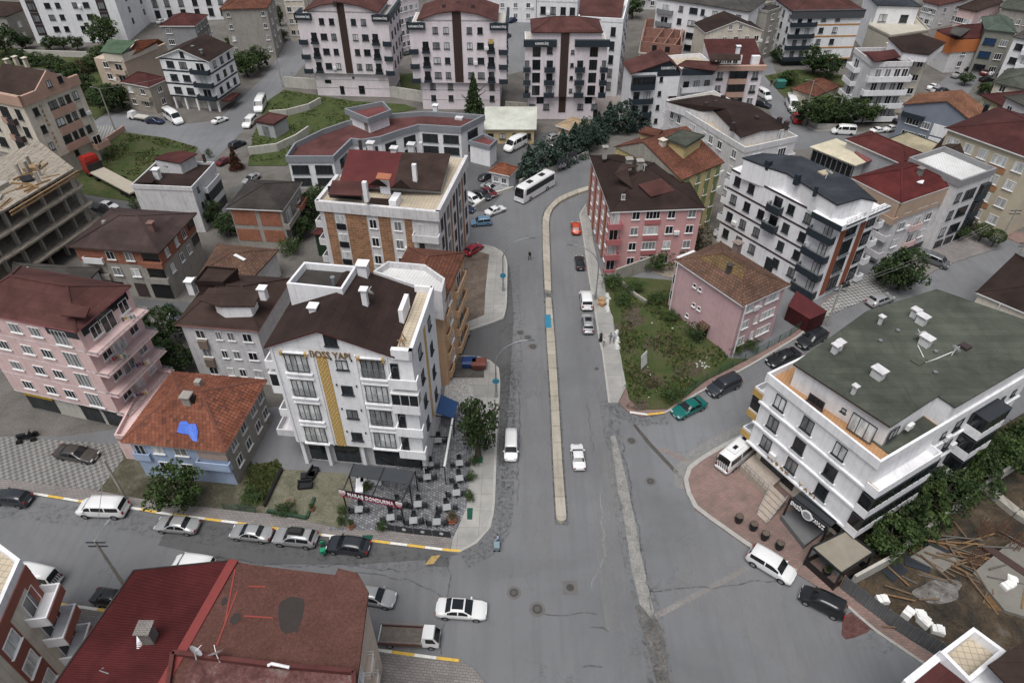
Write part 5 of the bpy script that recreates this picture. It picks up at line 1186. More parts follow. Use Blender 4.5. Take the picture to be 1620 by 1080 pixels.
# navy banded house
h=11.6
B=Bld('house','white house with navy bands and dark balconies, brown gable roof, at the back street bend',(251,91),(329,97),(371,75),h,WHITE,'house')
L0,L1=B.L(0),B.L(1);b=MB();b.prism(B.c,2.9,h);b.build('wall',WHITE,B.root);b=MB();b.prism(B.inset(1.3),0,2.9);b.build('ground_floor_wall',CONC2,B.root);B.gable(h,2.4,.5,R_BROWN,WHITEP,1,.5)
for u in (.05,.28,.52,.75,.95):B.piece('pillar',0,u*L0-.2,u*L0+.2,0,2.9,-.5,-.1,WHITE)
for k in range(3):
    z=3+k*2.9
    for i in (0,1):B.band(i,z-.1,z+.25,NAVY,.05); 
    for u in (.2,.46):B.win(0,u*L0,z+.8,1.8,1.4,'dark',3)
    B.balcony(0,.62*L0,L0-.05,z+.1,1.1,NAVY,.9,True)
    B.grid(1,(.2,.5,.8),[z+.8],1.1,1.4,'dark')
for i in (0,1):B.band(i,h-.3,h-.02,NAVY,.05)
B.win(0,.5*L0,h+.4,.9,1.2,'dark',2);B.piece('lean_to',1,.1*L1,.6*L1,2.2,2.5,0,2.0,R_MAROON)
for x,y in ((305,75),(318,81)):B.vent(x,y,h+1.6,.25,.4)
# grey house, red roof
h=9
B=Bld('house','grey rendered house with red roof behind the navy banded house',(253,41),(308,41),(345,24),h,wallmat('mid grey render',(.28,.28,.29),.25),'house')
B.walls(0,h,None,.2);B.hip(h,1.8,.2,R_MAROON,WHITEP)
for z in (.6,3.4,6.2):B.grid(0,(.2,),[z+.8],1.6,1.3,'white',3,d=-.2);B.grid(1,(.15,.4,.65,.88),[z+.8],1.1,1.4,'white',d=-.2)
h=14
B=Bld('apartment_block','white block with tall dark windows at the top edge above parked cars',(190,-42),(352,-48),(372,-70),h,WHITE)
B.walls();B.flat(h,.8,.3,R_FLAT,WHITE);L0=B.L(0)
for k in range(4):
    for u in (.1,.24,.36,.5,.64,.78,.9):B.win(0,u*L0,1.2+k*3.1,1.5,2.2,'dark',2,g=random.choice((0,3,1)))
h=13
B=Bld('apartment_block','bare cement block with orange tile roof beside the steep street',(350,14),(421,12),(446,-8),h,GREYW)
B.walls();B.hip(h,2,.4,R_TILE2,None);L1=B.L(1)
for z in (1.2,4.2,7.2,10.2):B.grid(1,(.3,.7),[z+.7],1.3,1.4,'white');B.grid(0,(.12,.9),[z+.7],.9,1.2,'white')
h=13
B=Bld('apartment_block','cream white block at the head of the steep street',(446,-12),(478,-12),(500,-30),h,CREAM);B.walls();B.flat(h,.6,.3,R_FLAT,CREAM);floors(B,{0:(.2,.5,.8),1:(.3,.7)},4,1.6,3.1)
# the three lettered blocks
def kblock(label,A,Bc,C,h,gate,strip,n=5,fh=3.0,two=False,seed=0,br=(.44,.56)):
    B=Bld('apartment_block',label,A,Bc,C,h,LILAC);L0,L1=B.L(0),B.L(1);zl=h-n*fh+.2
    b=MB();b.prism(B.c,zl+.0,h-.9);b.build('wall',LILAC,B.root);b=MB();b.prism([B.p(0,1.6,0,-.7),B.p(0,L0-1.6,0,-.7),B.p(0,L0-1.6,0,-L1+.3),B.p(0,1.6,0,-L1+.3)],0,zl);b.build('base_wall',LILAC,B.root)
    for z in (zl*.35,zl*.7):B.piece('joint_line',0,1.6,L0-1.6,z,z+.06,-.699,-.66,GALV)
    t=MB();B.fbox(0,-.4,.17*L0,h-1.1,h+.3,-.2,.5,t);B.fbox(3,L1-4,L1+.4,h-1.1,h+.3,-.2,.4,t);t.build('fascia_box',NAVY,B.root)
    t=MB();B.fbox(0,.83*L0,L0+.4,h-1.1,h+.3,-.2,.5,t);B.fbox(1,-.3,L1,h-1.1,h+.3,-.2,.4,t);t.build('fascia_box',NAVY,B.root)
    B.letters('KARAMAN İNŞ',0,.085*L0-.15,h-.4,.62,STONE_W,.55,.15*L0);B.letters('KARAMAN İNŞ',0,.915*L0+.15,h-.4,.62,STONE_W,.55,.15*L0) if two else None
    t=MB();t.prism(B.inset(.25),h-.92,h-.85);t.build('terrace_deck',CONC2,B.root)
    # attic with segmental red roof
    b=MB();b.prism([B.p(0,.13*L0,0,.02),B.p(0,.87*L0,0,.02),B.p(0,.87*L0,0,-L1+.5),B.p(0,.13*L0,0,-L1+.5)],h-1.0,h+.85);b.build('attic_wall',LILAC,B.root)
    prof=[(.09,.9),(.3,2.3),(.5,2.9),(.7,2.3),(.91,.9)];b=MB()
    for (u0,z0),(u1,z1) in zip(prof,prof[1:]):
        a,c=B.p(0,u0*L0,h+z0,.5),B.p(0,u1*L0,h+z1,.5);d_=B.nrm(0)*-(L1+.3);th=Vector((0,0,-.2));b.hexa([a+th,c+th,c+d_+th,a+d_+th],[a,c,c+d_,a+d_])
    B.roofo=b.build('roof',R_RED2,B.root)
    b=MB();q=[B.p(0,u*L0,h+z-.1,.02) for u,z in prof];k_=B.nrm(0)*-.3;b.hexa([q[0]+Vector((0,0,-.3)),q[4]+Vector((0,0,-.3)),q[4]+k_,q[0]+k_],[q[1],q[3],q[3]+k_,q[1]+k_]);b.hexa([q[1],q[3],q[3]+k_,q[1]+k_],[q[2],q[2]+B.t(0)*.1,q[2]+B.t(0)*.1+k_,q[2]+k_]);b.build('gable_wall',LILAC,B.root)
    B.band(0,zl+.2 if strip else zl,h+2.6,plain('dark brown strip',(.045,.027,.022),.7),.1,br[0]*L0,br[1]*L0,'brown_strip')
    for k in range(n):
        z=zl+.15+k*fh
        for u in ((.27,.38,.62,.73) if k<n-1 else (.27,.38,.62,.73)):B.win(0,u*L0,z+.9,1.5 if (u in (.27,.73) and k<n-1) else 1.15,1.35,'dark',2)
        if k<n-1:
            for u in (.16,.84):
                B.win(0,u*L0,z+.4,1.3,2.0,'dark',2,g=3,sill=False);B.piece('window_railing',0,u*L0-.9,u*L0+.9,z,z+.35,.02,.55,NAVY);B.piece('window_railing',0,u*L0-.8,u*L0+.8,z+.4,z+1.2,.15,.22,BLACK)
            B.balcony(0,-.3,.08*L0,z,.6,NAVY,.9,False);B.balcony(0,.92*L0,L0+.3,z,.6,NAVY,.9,False)
        B.grid(1,(.2,.45,.7,.9),[z+.8],1.2,1.5,'dark')
    for j in range(3):B.chimney(*gate[j],h+2.6,.7,.5,DKBAND,False) if j<len(gate) else None
    return B,zl
B,zl=kblock('lilac white block with two KARAMAN fascias beside the steep street',(468,23),(613,26),(655,2),18.6,[(530,4)],True,4,3.3,True,br=(.46,.54));L0=B.L(0)
for u,z,ww,hh in ((.22,3.0,1.5,.8),(.37,.4,1,2),(.6,.6,1.4,2.0),(.52,4.2,.5,.5)):B.win(0,u*L0,z,ww,hh,'dark',1,g=3,sill=False,d=-.7)
B,zl=kblock('lilac white block with two KARAMAN fascias behind the conifer, lit window',(646,38),(801,39),(806,14),19,[(702,9),(725,4),(748,9)],True,4,3.2,True,br=(.45,.54));L0=B.L(0)
for u in (.2,.39,.63,.84):B.win(0,u*L0,zl-1.8,1.2,1.4,'dark',2,g=1,d=-.7);B.win(0,u*L0,zl-4.4,1.1,1.3,'dark',2,d=-.7)
lit=plain('warm lit pane',(.5,.36,.12),.3);B.piece('lit_pane',0,.84*L0-.5,.84*L0+.5,16.0-1.0,16.9-.9,.09,.1,lit)
h=17.4
B=Bld('apartment_block','lilac white block with navy balconies and brown central strip above the court',(831,64),(962,64),(966,44),h,LILAC);L0,L1=B.L(0),B.L(1)
b=MB();b.prism(B.c,5.4,h-.8);b.build('wall',LILAC,B.root);b=MB();b.prism([B.p(0,1.0,0,-.8),B.p(0,L0-1.6,0,-.8),B.p(0,L0-1.6,0,-L1+.3),B.p(0,1,0,-L1+.3)],0,5.4);b.build('base_wall',LILAC,B.root)
for a,c in ((-.02,.38),(.6,1.02)):B.piece('fascia_box',0,a*L0,c*L0,h-1.2,h+.15,-.1,.7,NAVY)
t=MB();t.prism(B.inset(.2),h-.85,h-.75);t.build('terrace_deck',CONC2,B.root)
b=MB();b.prism([B.p(0,.08*L0,0,-.2),B.p(0,.92*L0,0,-.2),B.p(0,.92*L0,0,-L1+.5),B.p(0,.08*L0,0,-L1+.5)],h-1,h+1.7);b.build('attic_wall',LILAC,B.root)
X=Bld.__new__(Bld);X.__dict__.update(B.__dict__);X.c=[B.p(0,.08*L0,0,.1),B.p(0,.92*L0,0,.1),B.p(0,.92*L0,0,-L1),B.p(0,.08*L0,0,-L1)];X.roofo=None;X.hip(h+1.7,1.8,.2,R_RED2)
B.letters('KARAMAN İNŞ',0,.2*L0,h-.5,.7,STONE_W,.75,.16*L0)
B.band(0,5.4,h+1.7,plain('dark brown strip',(.045,.027,.022)),.1,.43*L0,.53*L0,'brown_strip');B.piece('brown_strip',0,.44*L0,.53*L0,1.6,5.4,-.8,-.7,plain('dark brown strip',(.045,.027,.022)))
for k in range(4):
    z=5.5+k*2.75
    for u in (.14,.84):B.win(0,u*L0,z+.3,1.7,2.1,'dark',3,g=3,sill=False)
    for a,c in ((-.02,.07),(.24,.37),(.62,.74),(.93,1.02)):
        if k<3:B.balcony(0,a*L0,c*L0,z+.1,.8,NAVY,.9,True,dstyle='dark')
    B.win(0,.58*L0,z+.9,.7,.8,'dark',1);B.win(0,.3*L0,z+.9,1.2,1.3,'dark',2) if k==3 else None
for u in (.1,.28,.72,.9):B.win(0,u*L0,2.2,1.3,1.3,'dark',2,d=-.8,g=1)
for u in (.2,.82):B.win(0,u*L0,4.0-.4,1.6,1.9,'dark',2,d=-.8,g=3,sill=False)
B.win(0,.92*L0,.1,1.0,2.0,'dark',1,d=-.8,g=3,name='door')
# white block with red roof behind
h=17
B=Bld('apartment_block','white block with dark red roof and many balcony doors behind the navy balcony block',(914,32),(986,36),(1003,-8),h,WHITE)
L0,L1=B.L(0),B.L(1);B.walls();roofpart(B,[(914,30,h+.4),(982,32,h+.4),(990,-10,h+3),(920,-12,h+3)],R_RED2);B.flat(h,.8,.3,DECKW,WHITE)
for k in range(5):
    for u,ww in ((.2,1.1),(.45,1.7),(.8,1.1)):B.win(0,u*L0,1.6+k*3.1,ww,1.9,'dark',2)
    B.grid(1,(.2,.5,.8),[1.6+k*3.1],1.3,1.5,'dark')
B=Bld('apartment_block','white block wing with dark loggias at the top edge',(850,0),(914,2),(920,-30),17.5,WHITE,c4=[(850,2),(914,4),(920,-40),(850,-42)]);B.walls();B.flat(17.5,.6,.3,R_FLAT,WHITE);floors(B,{0:(.15,.4,.65,.88)},5,1.8,3.2,1.3,1.7,'dark')
# roofless brick shell
B=Bld('brick_shell','roofless red brick upper storey on an open concrete ground floor',None,None,None,7.5,brickmat('raw red brick',(.27,.09,.055)),'building shell',c4=[(1012,64),(1081,72),(1084,30),(1020,27)])
b=MB();b.prism(B.c,4.1,4.5);b.build('floor_slab',CONC2,B.root);L0,L1=B.L(0),B.L(1)
for j in range(4):b=MB();q=B.p(0,.3+j*(L0-.6)/3,0,-.4);b.obox(q,0,.5,.5,0,4.1);b.build('column',CONC2,B.root)
b=MB();b.prism(B.inset(2.2),0,4.1);b.build('back_wall',CONC,B.root)
for i,us in ((0,(0,)),(1,(0,)),(2,(0,)),(3,(0,))):B.piece('brick_wall',i,.3,B.L(i)-.3,4.5,7.2,-.7,-.35,B.wall_m)
for j in range(3):B.piece('partition',0,.3+L0*(j+1)/4,.6+L0*(j+1)/4,4.5,7.0,-L1+.8,-.75,B.wall_m)
for j in range(2):B.piece('partition',3,L1*(j+1)/3,L1*(j+1)/3+.25,4.5,6.9,-L0+1,-.75,B.wall_m)
for u in (.3,.6):B.piece('opening',0,u*L0,u*L0+1.2,5.2,6.6,-.36,-.33,BLACK)
# white grey terraces block, cream gable, maroon block, fourth lettered block
h=14
B=Bld('apartment_block','wide white and grey block with long grey balconies on the hilltop',(1040,-4),(1186,18),(1200,-18),h,WHITE,depth=14);L0=B.L(0);B.walls();B.hip(h,1.6,.4,R_GREY)
for k in range(4):
    z=1.2+k*3.1;B.balcony(0,.55*L0,.98*L0,z,1.0,wallmat('grey balcony',(.2,.21,.23)),.9,False);B.balcony(0,.02*L0,.2*L0,z,.8,wallmat('grey balcony',(.2,.21,.23)),.9,True)
    for u,ww in ((.28,1.2),(.42,2.2),(.52,1.0),(.65,1.4),(.78,1.2),(.9,1.3)):B.win(0,u*L0,z+.9,ww,1.4,'dark',2)
h=11
B=Bld('house','cream house with brown roof and plain gable behind the maroon roof',(1117,52),(1206,48),(1216,32),h,CREAM,'house');B.walls();B.gable(h,2.6,.3,R_BROWN,WHITEP,1);L0=B.L(0)
for z in (1,4.2,7.6):B.grid(0,(.15,.35,.55,.75,.92),[z+.8],1.2,1.4,'white')
B.grid(0,(.42,.6),[h+.4],.9,1.2,'white')
h=11.5
B=Bld('apartment_block','maroon mansard block with salmon balconies and arched dormer',(1130,109),(1208,108),(1214,85),h,LILAC);L0,L1=B.L(0),B.L(1);B.walls();B.mono(h,3.2,.4,R_MAROON,None)
t=MB();B.fbox(0,-.3,L0+.4,h-.3,h+.7,-.1,.7,t);t.build('fascia',SAL,B.root)
for k in range(4):
    z=-.2+k*2.9
    for u in (.14,.86):B.win(0,u*L0,z+.5,1.4,1.9,'white',2,g=1,sill=False);B.piece('window_railing',0,u*L0-.75,u*L0+.75,z+.45,z+1.0,.05,.2,DKFRAME)
    B.balcony(0,.32*L0,.68*L0,z,.7,SAL,1.0,False,enc=True,dstyle='dark')
roofpart(B,[(1123,95,h+2.6),(1172,95,h+2.6),(1172,86,h+3.4),(1125,84,h+3.4)],R_BROWN2,'dormer_roof');B.piece('dormer',0,.02*L0,.55*L0,h+.6,h+2.5,-1.0,-.8,WHITE);B.grid(0,(.1,.2,.3,.42),[h+.8],1.1,1.4,'white',d=-.8,sill=False);B.piece('dormer',0,.74*L0,.9*L0,h+.6,h+2.4,-1.2,-.3,WHITE);B.chimney(1167,82,h+2.5,.7,1.8,WHITE)
h=12.6
B=Bld('apartment_block','white block with black lettered gable and navy balconies above the conifers',(1000,116),(1077,113),(1090,95),h,WHITE);L0,L1=B.L(0),B.L(1);B.walls();B.gable(h,2.5,.4,R_RED2,None,1,.72,NAVY)
B.letters('KARAMAN İNŞ',0,.74*L0,h+.75,.8,STONE_W,.08,3.2);B.piece('black_gable_panel',0,.52*L0,L0,h-.9,h+.05,.0,.06,NAVY)
for k in range(4):
    z=.4+k*3.0;B.balcony(0,.0,.48*L0,z,1.0,NAVY,1.0,False,enc=(k==3),dstyle='dark');B.grid(0,(.14,.36),[z+.2],1.3,2.0,'dark',sill=False);B.win(0,.62*L0,z+1.2,.7,1.0,'dark',1,g=3)
B.band(0,2,7.4,plain('dark brown strip',(.045,.027,.022)),.08,.82*L0,.99*L0,'brown_panel')
W2=Bld('apartment_block','white wing with stepped balconies joined to the lettered gable block',(1077,116),(1133,112),(1140,98),11,WHITE,depth=9);W2.walls();W2.flat(11,.9,.2,DECKT,WHITE);roofpart(W2,[(1070,104,13),(1133,112,12.2),(1140,98,13.2),(1085,95,14)],R_RED2);skirt(W2,[(1078,108,12.6),(1130,112,12),(1136,100,13),(1088,97,13.6)],11,NAVY,'attic_wall');L0=W2.L(0)
for k in range(3):W2.balcony(0,.05*L0,.98*L0,.9+k*3.1,1.0,WHITE,1.0,False);W2.grid(0,(.2,.5,.8),[1.0+k*3.1],1.3,1.9,'dark',sill=False)
# school
pts=[(452,247),(466,226),(509,205),(550,191),(618,180),(672,176),(724,179),(766,182),(729,201),(662,197),(631,206),(602,216),(571,221),(556,219),(527,247)]
B=Bld('school_building','curved low white building with grey parapet and red brown flat roof',None,None,None,6.6,WHITE,'building',c4=pts[::-1] if False else pts)
if sum(B.c[i].x*B.c[(i+1) % B.n].y-B.c[(i+1) % B.n].x*B.c[i].y for i in range(B.n))<0:B.c.reverse()
B.walls(0,5.4,None,.15);GP=wallmat('grey parapet band',(.24,.255,.28),.15);B.flat(5.6,1.0,.35,roofmat('brick red flat roof',(.10,.042,.040),'flat'),GP,.1)
for i in range(B.n):
    L=B.L(i)
    if B.nrm(i).y<.3 and L>3:
        for k in range(max(1,int(L/4.2))):B.win(i,(k+.5)*L/max(1,int(L/4.2)),3.0,min(3.2,L*.6),1.7,'dark',4,g=0,d=-.15);B.win(i,(k+.5)*L/max(1,int(L/4.2)),.6,min(3.2,L*.6),1.5,'dark',4,g=0,d=-.15)
X=alias(B,[(547,171),(582,186),(617,173),(605,160)],9.0);X.walls(5.6,7.85,WHITE,.35,'roof_room_wall');X.flat(8.0,.9,.3,roofmat('rose red flat roof',(.14,.05,.05),'flat'),GP,.2)
X.win(0,.8*X.L(0),5.8,1.0,2.0,WOOD,1,g=1,d=-.35,sill=False,name='door');B.chimney(689,172,6.2,.9,1.0,WHITE);B.chimney(727,186,5.7,1.6,.4,WHITE2,False)
X=alias(B,[(742,224),(775,232),(786,222),(765,213)],4.4);X.walls(0,3.85,WHITE,.1,'entrance_wall');X.flat(4.0,.6,.25,roofmat('rose red flat roof',(.14,.05,.05),'flat'),GP,.1)
B=Bld('office_hut','low yellow building with pale corrugated roof beside the ambulance',(767,199),(848,199),(849,173),3.6,wallmat('custard render',(.58,.47,.27),.15),'building',c4=[(766,203),(848,203),(849,174),(768,174)])
B.walls(0,3.4,None,.4);B.mono(3.4,.9,.1,roofmat('pale corrugated roof',(.55,.56,.50),'metal'),None);B.grid(0,(.12,.35,.6,.85),[1.1],1.2,1.2,DKBAND,2,d=-.4)
B=Bld('office_hut','small beige pavilion with flat tan hip roof near the conifer row',(880,198),(907,207),(931,193),4.0,wallmat('tan brick',(.42,.3,.22),.2),'pavilion');B.walls(0,4,None,.3);B.hip(4,.7,.2,roofmat('tan sheet roof',(.38,.28,.18),'metal'),WHITEP);B.grid(0,(.3,.7),[1.2],1.5,1.3,'white',3,d=-.3);B.grid(1,(.3,.7),[1.2],1.3,1.3,'white',2,d=-.3)
B=Bld('guard_hut','small white hut with orange hip roof beside the parked coach',(774,271),(806,278),(821,266),3.2,WHITE2,'hut');B.walls(0,3.2,None,.3);B.hip(3.2,1.3,.15,R_TILE,WHITEP);B.grid(0,(.3,.7),[1.2],1.0,1.1,'white',2,d=-.3)
B=Bld('transformer_kiosk','small grey kiosk with red brown lid on the grass terrace',(404,191),(432,196),(446,182),3.4,wallmat('pale grey kiosk',(.42,.43,.44),.2),'kiosk');B.walls(0,3.1);B.flat(3.3,.15,.3,R_RED2,R_RED2,.2);B.win(0,B.L(0)*.5,.3,1.6,2.2,GALV,2,g=1,sill=False,name='door')
# top right quarter
h=13
B=Bld('apartment_block','white block with orange bands and slate balconies at the top',(1255,22),(1366,20),(1372,-4),h,WHITE);L0,L1=B.L(0),B.L(1);B.walls(1.5);ORB=plain('orange band',(.45,.22,.06),.7)
b=MB();b.prism(B.inset(.3),-.5,1.5);b.build('base_wall',NAVY,B.root);b=MB();B.fbox(0,-.3,L0+.3,h-1.2,h+.8,-.2,.4,b);b.build('parapet',plain('slate parapet',(.07,.075,.085)),B.root);B.hip(h+.6,1.8,.4,R_RED2)
for k in range(4):
    z=1.6+k*2.85;B.band(0,z-.15,z+.2,ORB,.06,.38*L0,L0);B.balcony(0,-.2,.36*L0,z,1.0,NAVY,.9,False);B.grid(0,(.12,.26),[z+.1],1.1,2.0,'dark',sill=False)
    for u in (.46,.66):B.win(0,u*L0,z+.9,1.2,1.3,'dark',2)
    B.grid(3,(.3,.6,.9),[z+.8],1.1,1.4,'dark')
h=12
B=Bld('apartment_block','grey beige block behind the orange banded block',(1215,22),(1245,12),(1255,-5),h,GREYW);B.walls();B.flat(h,.6,.2,R_FLAT,None);floors(B,{0:(.3,.7),1:(.3,.7)},4,1.4,2.9)
h=12.4
B=Bld('apartment_block','white block with curved balconies and maroon roof terrace',(1352,82),(1381,104),(1424,91),h,WHITE2);L0,L1=B.L(0),B.L(1);B.walls();B.flat(h,.8,.25,R_MAROON,WHITE2,.2);roofpart(B,[(1372,84,h+1.6),(1384,98,h+1.4),(1425,90,h+1.2),(1415,78,h+2)],R_MAROON)
for k in range(4):
    z=.6+k*2.95;B.balcony(1,-.8,L1+.4,z,1.4,WHITE,1.0,False);B.grid(1,(.2,.45,.7,.9),[z+.2],1.3,2.0,'white',sill=False);B.balcony(0,.05*L0,.5*L0,z,1.3,WHITE,.9,True)
h=12.8
B=Bld('apartment_block','cream block with brown roof and ribbed side wall behind the curved balconies',(1424,88),(1469,89),(1494,69),h,CREAM);L0,L1=B.L(0),B.L(1);B.walls();rp=[(1405,60,h+3),(1428,82,h+1.8),(1470,87,h+1.6),(1497,67,h+1.6),(1455,53,h+3.4)];roofpart(B,rp,R_BROWN);skirt(B,rp,h-.1,WHITE,'attic_wall')
for k in range(4):B.grid(0,(.2,.5,.8),[1.4+k*3],1.3,1.4,'white')
for u in (.15,.3,.45,.6,.75,.9):B.band(1,0,h,CONC2,.2,u*L1-.3,u*L1+.3,'rib')
h=7.8
B=Bld('house','blue grey gabled building with tan tile roof by the upper street',(1431,165),(1541,194),(1592,184),h,wallmat('blue grey render',(.22,.25,.31),.2),'house');L0,L1=B.L(0),B.L(1);B.walls();B.gable(h,2.8,.3,roofmat('tan tiles',(.22,.105,.065),'tile'),None,1,.55)
for z in (.6,3.3):B.win(0,.2*L0,z+.9,2.6,1.3,'white',4);B.win(0,.4*L0,z+.8,1.6,1.4,'white',3);B.piece('white_bay',0,.5*L0,.72*L0,z,z+2.3,.002,.15,WHITE);B.win(0,.82*L0,z+.8,1.2,1.3,'white',2)
B.balcony(0,.02*L0,.35*L0,5.8,.8,NAVY,.8,False)
B.chimney(1560,172,h+1.5,.8,1.6,BLACK,False)
h=7.6
B=Bld('house','beige building with littered flat roof and parapet',None,None,None,h,wallmat('beige concrete block',(.48,.45,.38),.25),'building',c4=[(1374,40),(1409,57),(1470,48),(1449,25),(1381,22)]);B.walls(0,h-.2);B.flat(h-.5,.7,.25,soil('roof litter',[(.12,.09,.08),(.25,.22,.2),(.4,.37,.34)],1.5,.05),None)
h=12
B=Bld('apartment_block','white block with tall grey window bays at the top edge',(1390,8),(1455,10),(1470,-8),h,WHITE);B.walls();B.hip(h,2,.4,R_SLATE);L0=B.L(0)
for z in (1,4,7): 
    for u in (.2,.72):B.win(0,u*L0,z+.8,2.0,1.9,'dark',2)
B.band(1,0,h,SAL,.05); 
h=8.5
B=Bld('house','orange walled house with maroon roof and grey dormer',(1483,48),(1512,62),(1543,40),h,wallmat('vivid orange render',(.50,.17,.06),.15),'house');B.walls(0,h,WHITE2,.2);L0,L1=B.L(0),B.L(1);B.band(0,4.6,h,B.wall_m,.1);B.band(1,5.2,h,B.wall_m,.1);B.hip(h,2.2,.1,R_MAROON);roofpart(B,[(1502,52,h+1.6),(1520,58,h+1.4),(1536,46,h+1.6),(1508,42,h+2.4)],R_GREY,'dormer_roof');floors(B,{1:(.3,.7)},2,1.5,3)
h=11
B=Bld('apartment_block','grey block with green roof and blue glazed storeys by the blue truck',(1560,46),(1606,51),(1625,35),h,wallmat('dull grey green render',(.25,.25,.22),.25));L0=B.L(0);B.walls();B.hip(h,1.8,.4,roofmat('grey green roof',(.085,.11,.09)))
for k,g_ in ((1,plain('blue glazing',(.02,.05,.12),.2)),(2,plain('blue glazing',(.02,.05,.12),.2)),(0,GDARK)):B.win(0,.3*L0,1+k*3.2,L0*.42,1.6,'dark',4,g=g_);B.win(0,.78*L0,1+k*3.2,1.6,1.5,'white',3)
h=13
B=Bld('apartment_block','white block with dark loggias cut by the frame edge',(1606,58),(1690,75),(1720,40),h,WHITE);L0=B.L(0);B.walls();B.hip(h,1.8,.4,R_GREY)
for k in range(4):B.win(0,.15*L0,1+k*3.1,1.6,1.4,'dark',2,g=3);B.balcony(0,.25*L0,.5*L0,.6+k*3.1,.9,WHITE,.9,True);B.win(3,B.L(3)*.5,1+k*3.1,2,1.4,'dark',2)
for lab,A,Bc,C,hh,wm,rm in (('green felt roofed low house by the parked cars on the upper street',(1572,130),(1640,145),(1690,120),6,CREAM,R_GREEN),('yellow walled low house behind the blue grey gable',(1552,150),(1592,170),(1640,150),6.5,wallmat('pale yellow render',(.56,.50,.33),.15),R_MAROON),
        ('white house with stacked white balconies at the frame edge',(1590,152),(1640,176),(1700,150),10,WHITE2,R_GREY),('small tile roofed house among the trees beside the white minibus',(1253,140),(1290,152),(1336,138),4,CREAM,R_TILE2)):
    B=Bld('house',lab,A,Bc,C,hh,wm,'house');B.walls(0,hh,None,.3);B.hip(hh,1.6,.2,rm,None);floors(B,{0:(.25,.7),1:(.3,.7)},max(1,int(hh/3)),1.2,3,d=-.3)
# far rows beyond the top of the frame and gap fillers
FAR=[('cream block with flat roof above the hillside trees',(1180,-5),(1240,-2),(1255,-25),10,CREAM,R_BROWN2),('red roofed house at the top beyond the parked car row',(1368,-8),(1395,-4),(1410,-22),7,WHITE2,R_MAROON),('white house with red roof on the far slope',(1462,2),(1485,8),(1500,-10),7,WHITE2,R_RED2),
       ('pale house on the littered slope',(1517,12),(1545,18),(1560,-2),8,PINK,R_BROWN2),('grey house in the corner of the far slope',(1585,12),(1640,20),(1660,-6),8,GREYW,R_GREEN),('white block with red roof behind the lettered twin blocks',(625,-22),(660,-30),(680,-55),17,LILAC,R_RED2),
       ('white block beyond the hilltop yard',(760,-55),(850,-55),(860,-80),16,WHITE,R_RED2),('far white block behind the brick shell',(985,-62),(1050,-60),(1060,-85),14,WHITE2,R_BROWN),('dark roofed house at the corner behind the tall white block',(-70,22),(8,26),(30,5),8,GREYW,R_BROWN2),
       ('far grey block above the grey house',(240,-95),(330,-95),(350,-115),16,WHITE2,R_RED2),('far cream block above the steep street',(500,-85),(600,-85),(620,-110),16,CREAM,R_MAROON),('far white block over the orange banded block',(1260,-70),(1360,-70),(1380,-95),14,WHITE,R_RED2),('far house by the top corner trees',(1440,-60),(1540,-55),(1560,-80),10,WHITE2,R_MAROON)]
for lab,A,Bc,C,hh,wm,rm in FAR:
    B=Bld('apartment_block' if hh>9 else 'house',lab,A,Bc,C,hh,wm,'building' if hh>9 else 'house');B.walls(0,hh,None,.1);B.hip(hh,2,.3,rm);floors(B,{0:(.15,.38,.62,.85),1:(.3,.7)},int(hh/3),1.2,3,d=-.1)
# ------------------------------------------------------------------ vehicles
TYRE=plain('tyre rubber',(.012,.012,.012),.8);RIM=plain('alloy rim',(.35,.35,.36),.35,.7);CGL=plain('car glass',(.010,.012,.014),.06,0,.05,1,.6)
HLM=plain('headlight lens',(.6,.62,.64),.15);TLM=plain('tail light lens',(.30,.012,.012),.25);PLM=plain('number plate',(.65,.65,.65),.5);TRIM=plain('black plastic trim',(.02,.02,.021),.6)
def paint(name,col,metal=.0,rough=.28):
    m=plain('car paint '+name,col,rough,metal,.04,.8,.5);b=m.node_tree.nodes['Principled BSDF'];b.inputs['Coat Weight'].default_value=.5;b.inputs['Coat Roughness'].default_value=.1;return m
PAINT={'white':paint('white',(.72,.72,.72)),'silver':paint('silver',(.36,.365,.37),.3),'grey':paint('grey',(.13,.135,.14),.3),'black':paint('black',(.010,.011,.013)),'dark':paint('anthracite',(.022,.026,.032)),'teal':paint('teal',(.0,.11,.095)),
         'red':paint('red',(.36,.02,.015)),'crimson':paint('crimson',(.24,.012,.022)),'orange':paint('orange red',(.46,.06,.02)),'blue':paint('light blue',(.14,.25,.36)),'navy':paint('navy',(.012,.022,.06)),'maroon':paint('maroon',(.10,.012,.015)),'brown':paint('brown grey',(.045,.04,.035))}
